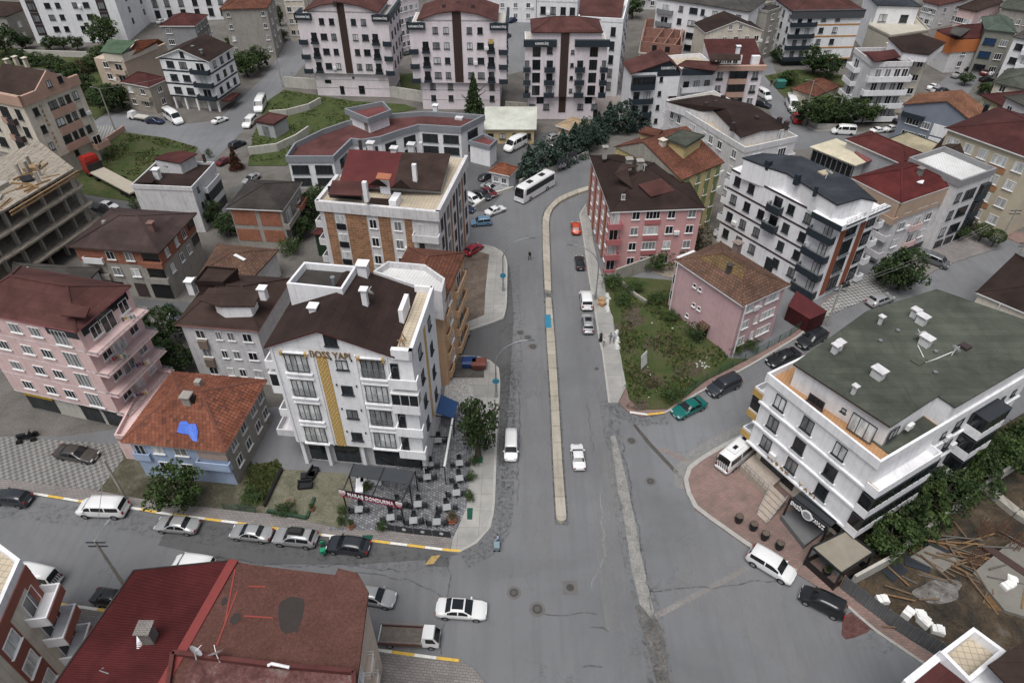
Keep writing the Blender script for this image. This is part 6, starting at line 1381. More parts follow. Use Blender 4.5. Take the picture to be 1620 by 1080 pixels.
# stations: (x from the front 0..1, roof or bonnet height, cabin flag)
TYPES={
 'sedan':(4.6,1.8,[(0,.52,0),(.025,.68,0),(.10,.82,0),(.27,.95,1),(.43,1.43,1),(.55,1.46,1),(.68,1.42,1),(.84,1.04,1),(.96,1.0,0),(1,.72,0)],(.27,.43),(.68,.84)),
 'hatch':(4.15,1.75,[(0,.52,0),(.03,.70,0),(.12,.85,0),(.27,.98,1),(.43,1.45,1),(.6,1.49,1),(.82,1.42,1),(.94,1.05,1),(.98,.95,0),(1,.6,0)],(.27,.43),(.82,.94)),
 'suv':(4.6,1.86,[(0,.6,0),(.03,.8,0),(.1,.95,0),(.27,1.08,1),(.40,1.6,1),(.6,1.68,1),(.88,1.6,1),(.965,1.1,1),(.99,1.0,0),(1,.65,0)],(.27,.40),(.88,.965)),
 'minivan':(4.35,1.8,[(0,.6,0),(.03,.82,0),(.09,.95,0),(.22,1.1,1),(.36,1.72,1),(.6,1.82,1),(.92,1.78,1),(.985,1.1,1),(.995,1.0,0),(1,.6,0)],(.22,.36),(.92,.985)),
 'van':(5.0,1.9,[(0,.65,0),(.02,.9,0),(.07,1.05,0),(.16,1.2,1),(.28,1.85,1),(.6,1.95,1),(.95,1.92,1),(.988,1.15,1),(.995,1.0,0),(1,.6,0)],(.16,.28),(.95,.988)),
 'bigvan':(5.9,2.0,[(0,.7,0),(.02,1.0,0),(.07,1.15,0),(.14,1.35,1),(.25,2.3,1),(.4,2.55,1),(.96,2.5,1),(.992,1.3,1),(.997,1.0,0),(1,.6,0)],(.14,.25),(.96,.992)),
}
_car={}
def car_meshes(ty):
    if ty in _car:return _car[ty]
    L,Wd,st,ws,rw=TYPES[ty];hw=Wd/2;H=max(s[1] for s in st);belt={'sedan':.95,'hatch':.98,'suv':1.08,'minivan':1.1,'van':1.2,'bigvan':1.4}[ty]
    # refine stations
    fine=[]
    for (a,za,ca),(b_,zb_,cb) in zip(st,st[1:]):
        n=2 if b_-a>.06 else 1
        for k in range(n):f=k/n;fine.append((lerp(a,b_,f),lerp(za,zb_,f),1 if ca and cb else 0))
    fine.append((st[-1][0],st[-1][1],0));pr=[]
    for x,zt,c in fine:
        e=min(x,1-x);k=.80+.20*min(1,(e/.10))**.5;w=hw*k;tall=max(0,min(1,(zt-belt)/(H-belt))) if zt>belt else 0
        wr=lerp(.90,.74 if ty in ('sedan','hatch','suv') else .84,tall)*w;zb=min(belt,zt-.04)
        zl=.24 if e>.02 else .34
        pr.append([(L/2-x*L,s,z) for s,z in ((w*.9,zl),(w*.99,.48),(w,min(.62,zb)),(w*.965,zb),(wr,zt-.035*(1+tall)),(wr*.62,zt+.01),(0,zt+.02))])
    body=MB();n=len(pr[0])
    ring=lambda p:[Vector(q) for q in p]+[Vector((q[0],-q[1],q[2])) for q in reversed(p[:-1])]
    R=[ring(p) for p in pr];m=len(R[0])
    for q in R:body.v+=[tuple(v) for v in q]
    for i in range(len(R)-1):
        for j in range(m):k=(j+1) % m;body.f.append((i*m+j,i*m+k,(i+1)*m+k,(i+1)*m+j));body.m.append(0)
    body.f.append(tuple(range(m)));body.f.append(tuple((len(R)-1)*m+j for j in range(m-1,-1,-1)));body.m+=[0,0]
    out={'body':[(body.mesh('body',PAINT['white'],True),(0,0,0))]}
    out['body'][0][0].polygons.foreach_set('use_smooth',[True]*(len(body.f)-2)+[False]*2)
    def at(x,j):   # surface point
        for i in range(len(fine)-1):
            if fine[i][0]<=x<=fine[i+1][0]+1e-9:
                f=(x-fine[i][0])/(fine[i+1][0]-fine[i][0]);return lerp(R[i][j],R[i+1][j],f)
        return R[-1][j]
    def screen(x0,x1,name,lo=.06,hi=.06):
        b=MB();a0,a1=lerp(x0,x1,lo),lerp(x0,x1,1-hi);N_=[]
        for x in (a0,(a0+a1)/2,a1):
            pts=[at(x,4),at(x,5),at(x,6),at(x,7),at(x,8)];pts[0]=lerp(pts[0],pts[1],.12);pts[4]=lerp(pts[4],pts[3],.12);N_.append(pts)
        nn=(N_[0][4]-N_[0][0]).cross(N_[2][0]-N_[0][0]).normalized();nn=nn if nn.z>0 else -nn
        for i in range(2):
            for j in range(4):b.quad(*[q+nn*.014 for q in (N_[i][j],N_[i][j+1],N_[i+1][j+1],N_[i+1][j])])
        return b.mesh(name,CGL,True)
    out['windscreen']=[(screen(*ws,'windscreen'),(0,0,0))];out['rear_window']=[(screen(*rw,'rear_window',.08,.25),(0,0,0))]
    out['side_window']=[];c0=ws[0]+(ws[1]-ws[0])*.45;c1=rw[0]+(rw[1]-rw[0])*(.55 if ty=='sedan' else .1)
    cuts=[c0,c0+(c1-c0)*.48,c1] if ty not in ('van','bigvan') else [c0,c0+.16,c0+.16+(c1-c0-.16)*.5,c1]
    for sd in (0,1):
        for a,b_ in zip(cuts,cuts[1:]):
            q=MB();a2,b2=a+.012,b_-.012;jl,jh=(3,4) if sd==0 else (9,8)
            N_=[(lerp(at(x,jl),at(x,jh),.10),lerp(at(x,jl),at(x,jh),.86)) for x in (a2,(a2+b2)/2,b2)];dy=Vector((0,.014 if sd==0 else -.014,.004))
            for i in range(2):q.quad(N_[i][0]+dy,N_[i+1][0]+dy,N_[i+1][1]+dy,N_[i][1]+dy)
            out['side_window'].append((q.mesh('side_window',CGL),(0,0,0)))
    r=.31 if ty in ('sedan','hatch') else .35;tw=MB();rings=[]
    for y in (-.11,.11):
        tw.v+=[(r*math.cos(2*math.pi*i/16),y,r*math.sin(2*math.pi*i/16)) for i in range(16)]
    for i in range(16):tw.f.append((i,(i+1) % 16,16+(i+1) % 16,16+i));tw.m.append(0)
    tw.f+=[tuple(range(16)),tuple(range(31,15,-1))];tw.m+=[0,0];tm=tw.mesh('wheel',TYRE);rm_=MB()
    for y,s_ in ((-.118,1),(.118,-1)):
        k=len(rm_.v);rm_.v+=[(r*.64*math.cos(2*math.pi*i/10),y,r*.64*math.sin(2*math.pi*i/10)) for i in range(10)];rm_.f.append(tuple(range(k,k+10)));rm_.m.append(0)
    rmm=rm_.mesh('rim',RIM);xs=(L*.5-L*.19,-L*.5+L*.20);out['wheel']=[(tm,(x,s_*(hw-.10),r)) for x in xs for s_ in (-1,1)];out['_rim']=rmm
    b=MB()
    for x in xs:
        for s_ in (-1,1):
            N2=12;pts=[(x+(r+.06)*math.cos(math.pi*i/N2),s_*(hw+.004),r+(r+.06)*math.sin(math.pi*i/N2)*.98) for i in range(N2+1)];b.quad(*(pts if s_<0 else pts[::-1]))
    out['wheel_arches']=[(b.mesh('wheel_arches',TRIM),(0,0,0))]
    hl=MB();hl.box(-.05,.05,-.17,.17,-.07,.07);hm=hl.mesh('headlight',HLM);tm2=MB();tm2.box(-.04,.04,-.12,.12,-.1,.1 if ty in ('sedan','hatch') else .22);tlm=tm2.mesh('tail_light',TLM)
    out['headlight']=[(hm,(L/2-.09,s_*hw*.66,.64 if L<4.9 else .82)) for s_ in (-1,1)];out['tail_light']=[(tlm,(-L/2+.035,s_*hw*.72,.78 if ty in ('sedan','hatch') else .9)) for s_ in (-1,1)]
    b=MB();b.box(-.015,.015,-.26,.26,-.055,.055);pm=b.mesh('number_plate',PLM);out['number_plate']=[(pm,(-L/2-.005,0,.62)),(pm,(L/2+.004,0,.42))]
    b=MB();b.box(-.07,.07,-.1,.1,-.06,.07);out['mirror']=[(b.mesh('mirror',PAINT['white']),(L/2-L*(ws[0]+.05),s_*(hw+.05),belt+.02)) for s_ in (-1,1)]
    b=MB();b.box(-L/2+.0,-L/2+.12,-hw*.78,hw*.78,.28,.42);b.box(L/2-.12,L/2,-hw*.78,hw*.78,.26,.42);out['bumper_trim']=[(b.mesh('bumper_trim',TRIM),(0,0,0))]
    _car[ty]=out;return out
def own_mat(o,m):
    o.material_slots[0].link='OBJECT';o.material_slots[0].material=m
def place(rear,front,L,z=.6,lim=(.84,1.12)):
    a,b=P(*rear,z),P(*front,z);d=b-a;s=max(lim[0],min(lim[1],d.length/L));c=(a+b)/2;return Vector((c.x,c.y,0)),math.atan2(d.y,d.x),s
def car(ty,col,rear,front,label,far=False,group=None,z=.01,roof=None,s=None):
    D=car_meshes(ty);L=TYPES[ty][0];q,a,sc=place(rear,front,L);sc=s or sc;q.z=z
    o=empty({'van':'parked_van','bigvan':'minibus','minivan':'minivan','suv':'sport_utility_car'}.get(ty,'car'),q,a);o.scale=(sc,min(sc*1.0,1.05),min(sc,1.05));tag(o,label,{'van':'van','bigvan':'minibus','minivan':'minivan'}.get(ty,'car'),group)
    skip=('headlight','number_plate','mirror','bumper_trim') if far else ()
    for nm,lst in D.items():
        if nm[0]=='_' or nm in skip:continue
        for me,l in lst:
            p=link(nm,me,o,l)
            if nm in ('body','mirror'):own_mat(p,PAINT[col])
            if nm=='wheel' and not far:link('rim',D['_rim'],p)
    if roof=='glass':
        b=MB();H=max(t[1] for t in TYPES[ty][2]);b.box(-L*.17,L*.05,-.5,.5,H-.03,H+.022);b.build('glass_roof',CGL,o)
    if roof=='box':
        b=MB();H=max(t[1] for t in TYPES[ty][2]);b.hexa([(-1.1,-.42,H+.08),(.5,-.42,H+.08),(.5,.42,H+.08),(-1.1,.42,H+.08)],[(-.95,-.34,H+.45),(.3,-.34,H+.45),(.3,.34,H+.45),(-.95,.34,H+.45)]);b.build('roof_box',TRIM,o)
    if roof=='hatches':
        b=MB();H=max(t[1] for t in TYPES[ty][2]);b.box(-1.9,-.3,-.55,.55,H-.02,H+.16);b.build('roof_pod',PAINT['white'],o);b=MB();b.box(.5,1.3,-.4,.4,H-.02,H+.06);b.box(-1.4,-.8,-.2,.2,H+.16,H+.19);b.build('roof_hatch',CGL,o)
    if roof=='zebra' or roof=='hatches':
        zb=MB()
        for k in range(6):x=-L/2-.012;zb.quad((x,-.8+k*.27,.9),(x,-.68+k*.27,.9),(x,-.5+k*.27,2.0),(x,-.62+k*.27,2.0))
        zb.build('zebra_decal',plain('zebra black',(.02,.018,.015)),o)
    return o
C_=car
C_('sedan','white',(917,740),(912,703),'white saloon driving away on the avenue beside the median')
C_('van','white',(809,684),(808,727),'white panel van driving towards the junction on the avenue',roof=None)
C_('sedan','white',(690,961),(770,966),'white saloon with black glass roof crossing the junction',roof='glass')
C_('hatch','silver',(560,938),(625,949),'silver hatchback poking out behind the red brown roof')
C_('van','white',(201,806),(126,803),'white van parked at the kerb by the blue house')
C_('suv','dark',(47,791),(-10,784),'dark car with pale roof cut by the frame edge on the street')
C_('sedan','silver',(313,833),(248,827),'silver saloon parked behind the white van at the kerb')
C_('sedan','silver',(429,846),(366,839),'silver saloon parked between another saloon and the roof box car')
C_('suv','silver',(501,854),(434,847),'silver estate car with black roof box',roof='box')
C_('hatch','dark',(584,867),(518,859),'dark blue hatchback parked beside the green scooter')
C_('bigvan','white',(92,920),(22,905),'white minibus with zebra pattern at its rear under the striped block',roof='zebra')
C_('sedan','black',(148,941),(212,951),'black saloon half hidden by the ribbed metal roof')
C_('van','white',(340,898),(275,889),'white van of which only the roof shows behind the red metal roof')
C_('sedan','brown',(90,713),(152,723),'grey brown saloon on the chequered forecourt')
C_('sedan','teal',(1113,634),(1067,656),'teal saloon parked at the side street corner')
C_('minivan','dark',(1169,600),(1121,622),'dark people carrier parked behind the teal saloon')
C_('sedan','black',(1262,556),(1216,575),'black saloon parked below the dusty pink house')
C_('suv','black',(1305,525),(1264,547),'black off road car parked below the red container')
C_('hatch','silver',(1374,481),(1411,467),'silver hatchback parked at the chequered court')
C_('van','grey',(1456,404),(1502,421),'grey van parked in the red roofed block forecourt')
C_('hatch','white',(1573,353),(1533,349),'white hatchback parked beyond the ball trees')
C_('minivan','white',(1184,873),(1256,916),'white people carrier parked beside the black barrels')
C_('minivan','black',(1337,971),(1266,935),'black people carrier parked in front of the hoarding')
C_('bigvan','white',(1133,748),(1200,692),'white minibus with zebra rear parked on brick pavement under the green roofed block',roof='hatches')
C_('hatch','orange',(912,369),(910,351),'orange red hatchback parked by the salmon pink block')
C_('sedan','black',(919,425),(916,404),'black saloon parked by the avenue pavement')
C_('minivan','white',(929,489),(926,461),'white people carrier parked by the cardboard on the pavement')
C_('suv','silver',(931,526),(929,497),'silver car with glass roof parked beside the walkers',roof='glass')
C_('minivan','blue',(776,350),(747,352),'light blue people carrier turning by the car park')
C_('sedan','white',(769,338),(798,327),'white saloon parked at the dirt edge of the avenue')
C_('hatch','crimson',(737,402),(761,386),'crimson hatchback on the bare plot corner')
C_('sedan','black',(703,521),(742,525),'black saloon waiting at the side lane by the black container')
C_('minivan','white',(738,310),(757,320),'white people carrier in the car park below the brick strips')
C_('sedan','dark',(748,303),(776,313),'dark saloon in the car park between white and maroon cars')
C_('hatch','maroon',(766,300),(782,307),'maroon hatchback in the car park')
C_('sedan','silver',(762,292),(789,301),'silver saloon in the car park beside the guard hut')
C_('hatch','dark',(761,283),(775,274),'dark hatchback behind the guard hut')
C_('hatch','navy',(728,327),(745,331),'navy hatchback at the car park corner')
C_('bigvan','white',(830,223),(801,238),'white ambulance van parked by the yellow office',False)
C_('hatch','silver',(867,219),(886,213),'silver hatchback by the tan roofed pavilion',True)
C_('hatch','white',(880,225),(898,218),'white hatchback half hidden behind conifers',True)
C_('hatch','white',(866,237),(880,231),'white hatchback under the conifers beside the ambulance',True)
C_('bigvan','white',(418,157),(407,179),'white tall van parked on the steep street beside the kiosk',True)
C_('minivan','white',(402,187),(388,201),'white people carrier parked below the tall van',True)
C_('sedan','navy',(231,190),(258,192),'navy saloon at the back street bend',True)
C_('bigvan','white',(262,180),(287,196),'white minibus parked by the navy banded house',True)
C_('sedan','white',(338,193),(357,186),'white saloon on the back street bend',True)
C_('sedan','white',(211,36),(228,29),'white saloon parked above the grey house',True);C_('hatch','white',(249,36),(262,31),'white hatchback parked under the tall dark windows',True)
C_('sedan','white',(457,39),(474,36),'white saloon parked at the head of the steep street',True);C_('hatch','grey',(636,85),(650,82),'grey hatchback between the two lettered blocks',True)
C_('hatch','red',(973,132),(968,122),'red hatchback below the white balcony doors',True);C_('minivan','white',(967,182),(977,177),'white people carrier behind the conifer tops',True)
C_('bigvan','white',(1200,146),(1216,156),'white minibus parked by the maroon mansard block',True);C_('suv','dark',(1200,163),(1215,167),'dark car parked below the minibus of the mansard block',True)
C_('bigvan','white',(1247,157),(1257,178),'white minibus on the bend beside the big tree',True);C_('hatch','red',(1257,181),(1262,194),'red hatchback behind the minibus on the bend',True)
C_('bigvan','white',(1351,209),(1318,207),'white minibus parked along the upper street wall',True)
C_('sedan','white',(1379,207),(1400,204),'white saloon next to the upper street minibus',True);C_('sedan','white',(1401,205),(1420,200),'white saloon before the blue grey gable',True);C_('suv','black',(1400,187),(1424,192),'black car in the upper street court',True)
for k,(a,b_,c) in enumerate((((1470,140),(1483,134),'white'),((1475,146),(1490,139),'silver'),((1482,150),(1499,143),'black'),((1508,121),(1526,116),'silver'),((1523,109),(1540,106),'dark'),((1564,117),(1580,112),'white'),((1552,126),(1570,124),'black'),((1555,119),(1562,108),'maroon'))):
    C_(('sedan','hatch','suv')[k % 3],c,a,b_,['white car, first of the cluster on the upper street','silver car in the middle of the upper street cluster','black car at the near side of the upper street cluster','silver car parked alone halfway along the upper street','dark car parked beyond the lone silver car','white car across from the blue truck','black car nosing out below the white one by the truck','maroon car beside the white one by the truck'][k],True)
C_('suv','white',(1218,68),(1234,66),'white car parked under the orange banded block',True);C_('suv','black',(1222,77),(1238,75),'black car parked under the orange banded block',True)
C_('sedan','navy',(268,488),(276,498),'navy saloon in the lane behind the pink block');C_('sedan','silver',(409,275),(386,289),'silver saloon in the yard behind the raw brick house',True)
C_('sedan','maroon',(347,258),(363,250),'maroon saloon under the reddish tree',True);C_('suv','dark',(366,232),(384,224),'dark car on the slope below the steep street',True);C_('sedan','white',(128,323),(152,326),'white car behind the grey site fence',True);C_('hatch','white',(165,323),(178,326),'white hatchback behind the grey site fence',True)
C_('hatch','silver',(798,25),(818,22),'silver hatchback in the hilltop yard',True);C_('sedan','navy',(803,34),(822,30),'navy saloon in the hilltop yard',True);C_('suv','dark',(796,60),(806,54),'dark car in the hilltop yard',True)
# flat bed truck
q,a,s=place((601,1004),(696,1009),6.0,.8)
o=empty('pickup_truck',q,a);o.scale=(s,s,s);tag(o,'white cab truck with empty railed load bed parked at the kerb','truck')
b=MB();b.hexa([(1.35,-.85,.55),(2.95,-.85,.55),(2.95,.85,.55),(1.35,.85,.55)],[(1.35,-.8,1.15),(2.98,-.8,1.15),(2.98,.8,1.15),(1.35,.8,1.15)]);b.hexa([(1.35,-.8,1.15),(2.98,-.8,1.15),(2.98,.8,1.15),(1.35,.8,1.15)],[(1.42,-.72,2.05),(2.45,-.72,2.05),(2.45,.72,2.05),(1.42,.72,2.05)]);b.build('cab',PAINT['white'],o)
b=MB();b.quad((2.96,-.72,1.22),(2.96,.72,1.22),(2.52,.66,1.98),(2.52,-.66,1.98));b.build('windscreen',CGL,o).location=(.03,0,.01)
for sd in (-1,1):b=MB();b.quad((1.7,sd*.815,1.25),(2.75,sd*.815,1.25),(2.42,sd*.74,1.9),(1.7,sd*.74,1.9));b.build('side_window',CGL,o)
b=MB();b.box(-3,1.28,-.95,.95,.75,.88);b.build('load_bed',plain('worn bed boards',(.13,.115,.10),.9,0,.3,3),o)
for nm,(x0,x1,y0,y1) in (('side_board',(-3,1.28,-.97,-.92)),('side_board',(-3,1.28,.92,.97)),('tail_board',(-3.02,-2.96,-.92,.92)),('head_board',(1.24,1.3,-.92,.92))):
    b=MB();b.box(x0,x1,y0,y1,.8,1.2);b.build(nm,plain('red brown truck panel',(.10,.045,.04),.6) if nm=='side_board' else PAINT['white'],o)
for y in (-.95,.95):
    r=MB()
    for zz in (1.4,1.6):r.bar((-3,y,zz),(1.28,y,zz),.04)
    for j in range(8):r.bar((-3+j*.61,y,1.2),(-3+j*.61,y,1.6),.04)
    r.build('bed_rail',plain('rusty rail',(.25,.2,.18),.7),o)
D=car_meshes('van')
for x in (2.2,-1.9):
    for y in (-.78,.78):w_=link('wheel',D['wheel'][0][0],o,(x,y,.36));link('rim',D['_rim'],w_)
b=MB();b.box(-2.9,2.6,-.35,.35,.45,.75);b.build('chassis',TRIM,o)
for y in (-.6,.6):b=MB();b.box(2.94,3.0,y-.16,y+.16,.7,.9);b.build('headlight',HLM,o)
# coach
q,a,s=place((871,281),(821,311),10.6,1.4)
o=empty('coach',q,a);o.scale=(s,s,s);tag(o,'white coach with black windows rounding the bend of the avenue','bus')
b=MB();pr=[(-5.3,2.9),(-5.2,3.25),(-4.6,3.4),(4.2,3.4),(4.9,3.25),(5.2,2.4),(5.3,1.2)]
ring=lambda x,z:[(x,-1.22,.35),(x,1.22,.35),(x,1.25,1.3),(x,1.2,max(1.3,z-.25)),(x,1.0,z),(x,-1.0,z),(x,-1.2,max(1.3,z-.25)),(x,-1.25,1.3)]
Rr=[ring(*p) for p in pr]
for p in Rr:b.v+=p
for i in range(len(Rr)-1):
    for j in range(8):k=(j+1) % 8;b.f.append((i*8+j,i*8+k,i*8+8+k,i*8+8+j));b.m.append(0)
b.f+=[tuple(range(7,-1,-1)),tuple((len(Rr)-1)*8+j for j in range(8))];b.m+=[0,0];b.build('body',PAINT['white'],o)
for sd in (-1,1): 
    b=MB();b.quad((-4.9,sd*1.265,1.75),(4.5,sd*1.265,1.75),(4.3,sd*1.225,2.95),(-4.9,sd*1.225,2.95));b.build('side_windows',CGL,o)
    for x in (3.0,-2.6):w_=link('wheel',D['wheel'][0][0],o,(x,sd*1.12,.48));w_.scale=(1.4,1.3,1.4);link('rim',D['_rim'],w_)
b=MB();b.quad((5.29,-1.15,1.4),(5.29,1.15,1.4),(5.21,1.12,2.4),(5.21,-1.12,2.4));b.quad((5.21,-1.12,2.4),(5.21,1.12,2.4),(4.95,.98,3.2),(4.95,-.98,3.2));b.build('windscreen',CGL,o).location=(.04,0,0)
for x in (-2.8,1.2):b=MB();b.box(x,x+1.3,-.5,.5,3.4,3.52);b.build('roof_hatch',TRIM,o)
for y in (-.8,.8):b=MB();b.box(5.28,5.34,y-.22,y+.22,.7,.95);b.build('headlight',HLM,o)
b=MB();b.box(5.05,5.35,-1.2,1.2,.36,.62);b.build('bumper',PAINT['white'],o)
# red lorry with trailer, white pickup, blue truck
q,a,s=place((216,302),(140,262),15.5,1.5,(.8,1.2));o=empty('lorry',q,a);o.scale=(s,s,s);tag(o,'red cab lorry with long flat trailer beside the unfinished frame','lorry')
b=MB();b.box(5.4,7.6,-1.2,1.2,.7,3.3);b.hexa([(5.4,-1.2,3.3),(7.6,-1.2,3.3),(7.6,1.2,3.3),(5.4,1.2,3.3)],[(5.5,-1.0,3.8),(6.9,-1.0,3.8),(6.9,1.0,3.8),(5.5,1.0,3.8)]);b.build('cab',PAINT['red'],o)
b=MB();b.box(7.59,7.64,-1.0,1.0,2.0,3.1);b.build('windscreen',CGL,o);b=MB();b.box(-7.7,5.0,-1.25,1.25,1.15,1.4);b.build('trailer_deck',plain('pale trailer deck',(.38,.34,.28),.9),o);b=MB();b.box(4.9,5.1,-1.25,1.25,1.4,2.7);b.build('headboard',TRIM,o);b=MB();b.box(-7,7,-.5,.5,.6,1.1);b.build('chassis',PAINT['maroon'],o)
for x in (6.4,3.6,-4.5,-5.8,-7.0):
    for y in (-1.05,1.05):w_=link('wheel',D['wheel'][0][0],o,(x,y,.5));w_.scale=(1.4,1.4,1.4)
q,a,s=place((234,188),(204,183),5.2,.6);o=empty('pickup_truck',q,a);tag(o,'small white flat bed pickup beside the navy saloon at the back','truck')
b=MB();b.hexa([(.8,-.8,.4),(2.6,-.8,.4),(2.6,.8,.4),(.8,.8,.4)],[(.9,-.7,1.8),(2.0,-.7,1.8),(2.0,.7,1.8),(.9,.7,1.8)]);b.build('cab',PAINT['white'],o);b=MB();b.box(-2.6,.7,-.85,.85,.7,1.0);b.build('load_bed',CONC2,o)
for x in (1.7,-1.6):
    for y in (-.72,.72):link('wheel',D['wheel'][0][0],o,(x,y,.34))
q,a,s=place((1578,108),(1546,97),8,1.5,(.7,1.1));o=empty('lorry',q,a);tag(o,'lorry under a bright blue tarpaulin on the upper street','lorry');o.scale=(s,s,s)
b=MB();b.hexa([(-4,-1.2,.9),(2.2,-1.2,.9),(2.2,1.2,.9),(-4,1.2,.9)],[(-3.9,-1.0,3.3),(2.1,-1.0,3.3),(2.1,1.0,3.3),(-3.9,1.0,3.3)]);b.build('tarpaulin_cover',plain('blue lorry cover',(.015,.04,.28),.5,0,.3),o);b=MB();b.box(2.3,4,-1.1,1.1,.6,2.6);b.build('cab',PAINT['navy'],o)
for x in (3.1,-2.6):
    for y in (-1.0,1.0):link('wheel',D['wheel'][0][0],o,(x,y,.35))
# two wheelers
def scooter(px,py,a,label,col,cat='scooter',s=1.0):
    q=P(px,py,.3);o=empty('scooter' if cat=='scooter' else 'quad_bike',(q.x,q.y,.01),a);o.scale=(s,s,s);tag(o,label,cat);ys=(0,) if cat=='scooter' else (-.4,.4)
    for x in (.62,-.6):
        for y in ys:w_=link('wheel',D['wheel'][0][0],o,(x,y,.27));w_.scale=(.78,.6 if cat=='scooter' else 1.1,.78)
    b=MB();b.hexa([(-.75,-.16,.4),(.45,-.14,.3),(.45,.14,.3),(-.75,.16,.4)],[(-.7,-.13,.75),(.1,-.12,.62),(.1,.12,.62),(-.7,.13,.75)]);b.hexa([(.35,-.2,.25),(.6,-.16,.3),(.6,.16,.3),(.35,.2,.25)],[(.3,-.18,.9),(.5,-.1,.95),(.5,.1,.95),(.3,.18,.9)]);b.build('body',col,o)
    b=MB();b.box(-.75,.0,-.16,.16,.74,.86);b.build('seat',BLACK,o);b=MB();b.bar((.42,-.36,1.02),(.42,.36,1.02),.05);b.bar((.42,0,.9),(.42,0,1.02),.06);b.build('handlebar',BLACK,o)
    if cat=='scooter':b=MB();b.box(-1.15,-.68,-.26,.26,.8,1.3);b.build('delivery_box',col,o)
    return o
scooter(511,866,1.9,'green delivery scooter with top box between parked cars',plain('delivery green',(.01,.24,.12),.5));scooter(43,693,.3,'black quad bike in front of the yellow sign shop',BLACK,'quad bike',1.25);scooter(1337,452,.2,'dark motorcycle by the navy balcony block door',BLACK);scooter(735,268,1.4,'red and black motorcycle by the curved building steps',PAINT['maroon'])
# ------------------------------------------------------------------ people
SKIN=plain('skin',(.40,.24,.17),.6);HAIR=plain('dark hair',(.02,.015,.012),.7)
def person(px,py,head,label,top,legs,hair=HAIR,h=1.72,stride=.25,skirt=False,z=.16,arm=.12):
    s=h/1.72;me=bpy.data.meshes.new('skeleton')
    J={'pel':(0,0,.95,.15,.11),'bel':(0,0,1.12,.15,.105),'che':(0,.01,1.33,.175,.11),'nec':(0,.01,1.49,.06,.055),'hd0':(0,.03,1.57,.075,.085),'hd1':(0,.03,1.66,.085,.10),'hd2':(0,.02,1.74,.06,.07)}
    E=[('pel','bel'),('bel','che'),('che','nec'),('nec','hd0'),('hd0','hd1'),('hd1','hd2')]
    for k,sd in (('l',-1),('r',1)):
        f=stride*sd
        J.update({'hip'+k:(sd*.1,0,.88,.095,.1),'kne'+k:(sd*.1,f*.6+.03,.48,.06,.065),'ank'+k:(sd*.1,f,.09,.042,.045),'toe'+k:(sd*.11,f+.17,.04,.045,.035),'sho'+k:(sd*.2,0,1.40,.06,.06),'elb'+k:(sd*.27,-f*.3,1.13,.045,.045),'wri'+k:(sd*.27,-f*.5+arm,.90,.032,.032),'han'+k:(sd*.265,-f*.55+arm+.02,.80,.035,.04)})
        E+=[('pel','hip'+k),('hip'+k,'kne'+k),('kne'+k,'ank'+k),('ank'+k,'toe'+k),('che','sho'+k),('sho'+k,'elb'+k),('elb'+k,'wri'+k),('wri'+k,'han'+k)]
    ks=list(J);me.from_pydata([tuple(c*s for c in J[k][:3]) for k in ks],[(ks.index(a),ks.index(b)) for a,b in E],[])
    o=bpy.data.objects.new('tmp',me);COL.objects.link(o);m=o.modifiers.new('s','SKIN')
    for i,k in enumerate(ks):me.skin_vertices[0].data[i].radius=(J[k][3]*s,J[k][4]*s)
    me.skin_vertices[0].data[0].use_root=True;ss=o.modifiers.new('d','SUBSURF');ss.levels=1;ss.render_levels=1
    out=bpy.data.meshes.new_from_object(o.evaluated_get(bpy.context.evaluated_depsgraph_get()));bpy.data.objects.remove(o);out.name='person'
    out.materials.clear()
    for q in (legs,top,SKIN,hair,TRIM):out.materials.append(q)
    for p in out.polygons:
        c=p.center/s;p.use_smooth=True
        p.material_index=4 if c.z<.09 else 2 if (abs(c.x)>.2 and c.z<.9) else 0 if c.z<.98 else 1 if c.z<1.49 else 3 if (c.z>1.66 or c.y<.0) else 2
    q=P(px,py,0);o=bpy.data.objects.new('person',out);COL.objects.link(o);o.location=(q.x,q.y,z);o.rotation_euler[2]=head;tag(o,label,'person')
    if skirt:
        b=MB();b.cyl((0,0),.30*s,.12,1.0*s,12,0,.16*s);b.build('long_skirt',legs,o)
    return o
BK=plain('black cloth',(.012,.012,.014),.9);WC=plain('white cloth',(.6,.6,.6),.9);GC=plain('grey cloth',(.18,.19,.21),.9);BC=plain('blue cloth',(.10,.16,.28),.9);NC=plain('dark navy cloth',(.02,.025,.05),.9)
person(838,411,2.6,'person in black crossing the avenue below the coach',BK,BK,z=.02);person(950,541,3.0,'person in a long black robe walking on the pavement',BK,BK,BK,1.66,.1,True);person(955,548,3.3,'person in white top walking behind the black robe',WC,GC,h=1.5);person(965,543,.2,'person in grey standing on the pavement by the white sacks',GC,GC);person(971,543,.4,'person in pale blue beside the white sacks on the pavement',plain('pale blue cloth',(.4,.45,.52),.9),GC)
person(788,860,1.4,'person in blue and white pushing a small cart at the junction',plain('blue white cloth',(.35,.42,.58),.9),NC,z=.02,arm=.3);person(1443,452,-2.2,'person in black walking at the chequered court corner',BK,NC);person(1219,137,2.8,'person in dark clothes walking up the street by the green tank',BK,NC,z=.02);person(1225,136,2.8,'person in grey walking up the street beside the one in dark clothes',GC,NC,z=.02);person(820,33,0,'person in dark clothes standing in the hilltop yard',NC,BK,z=.02)
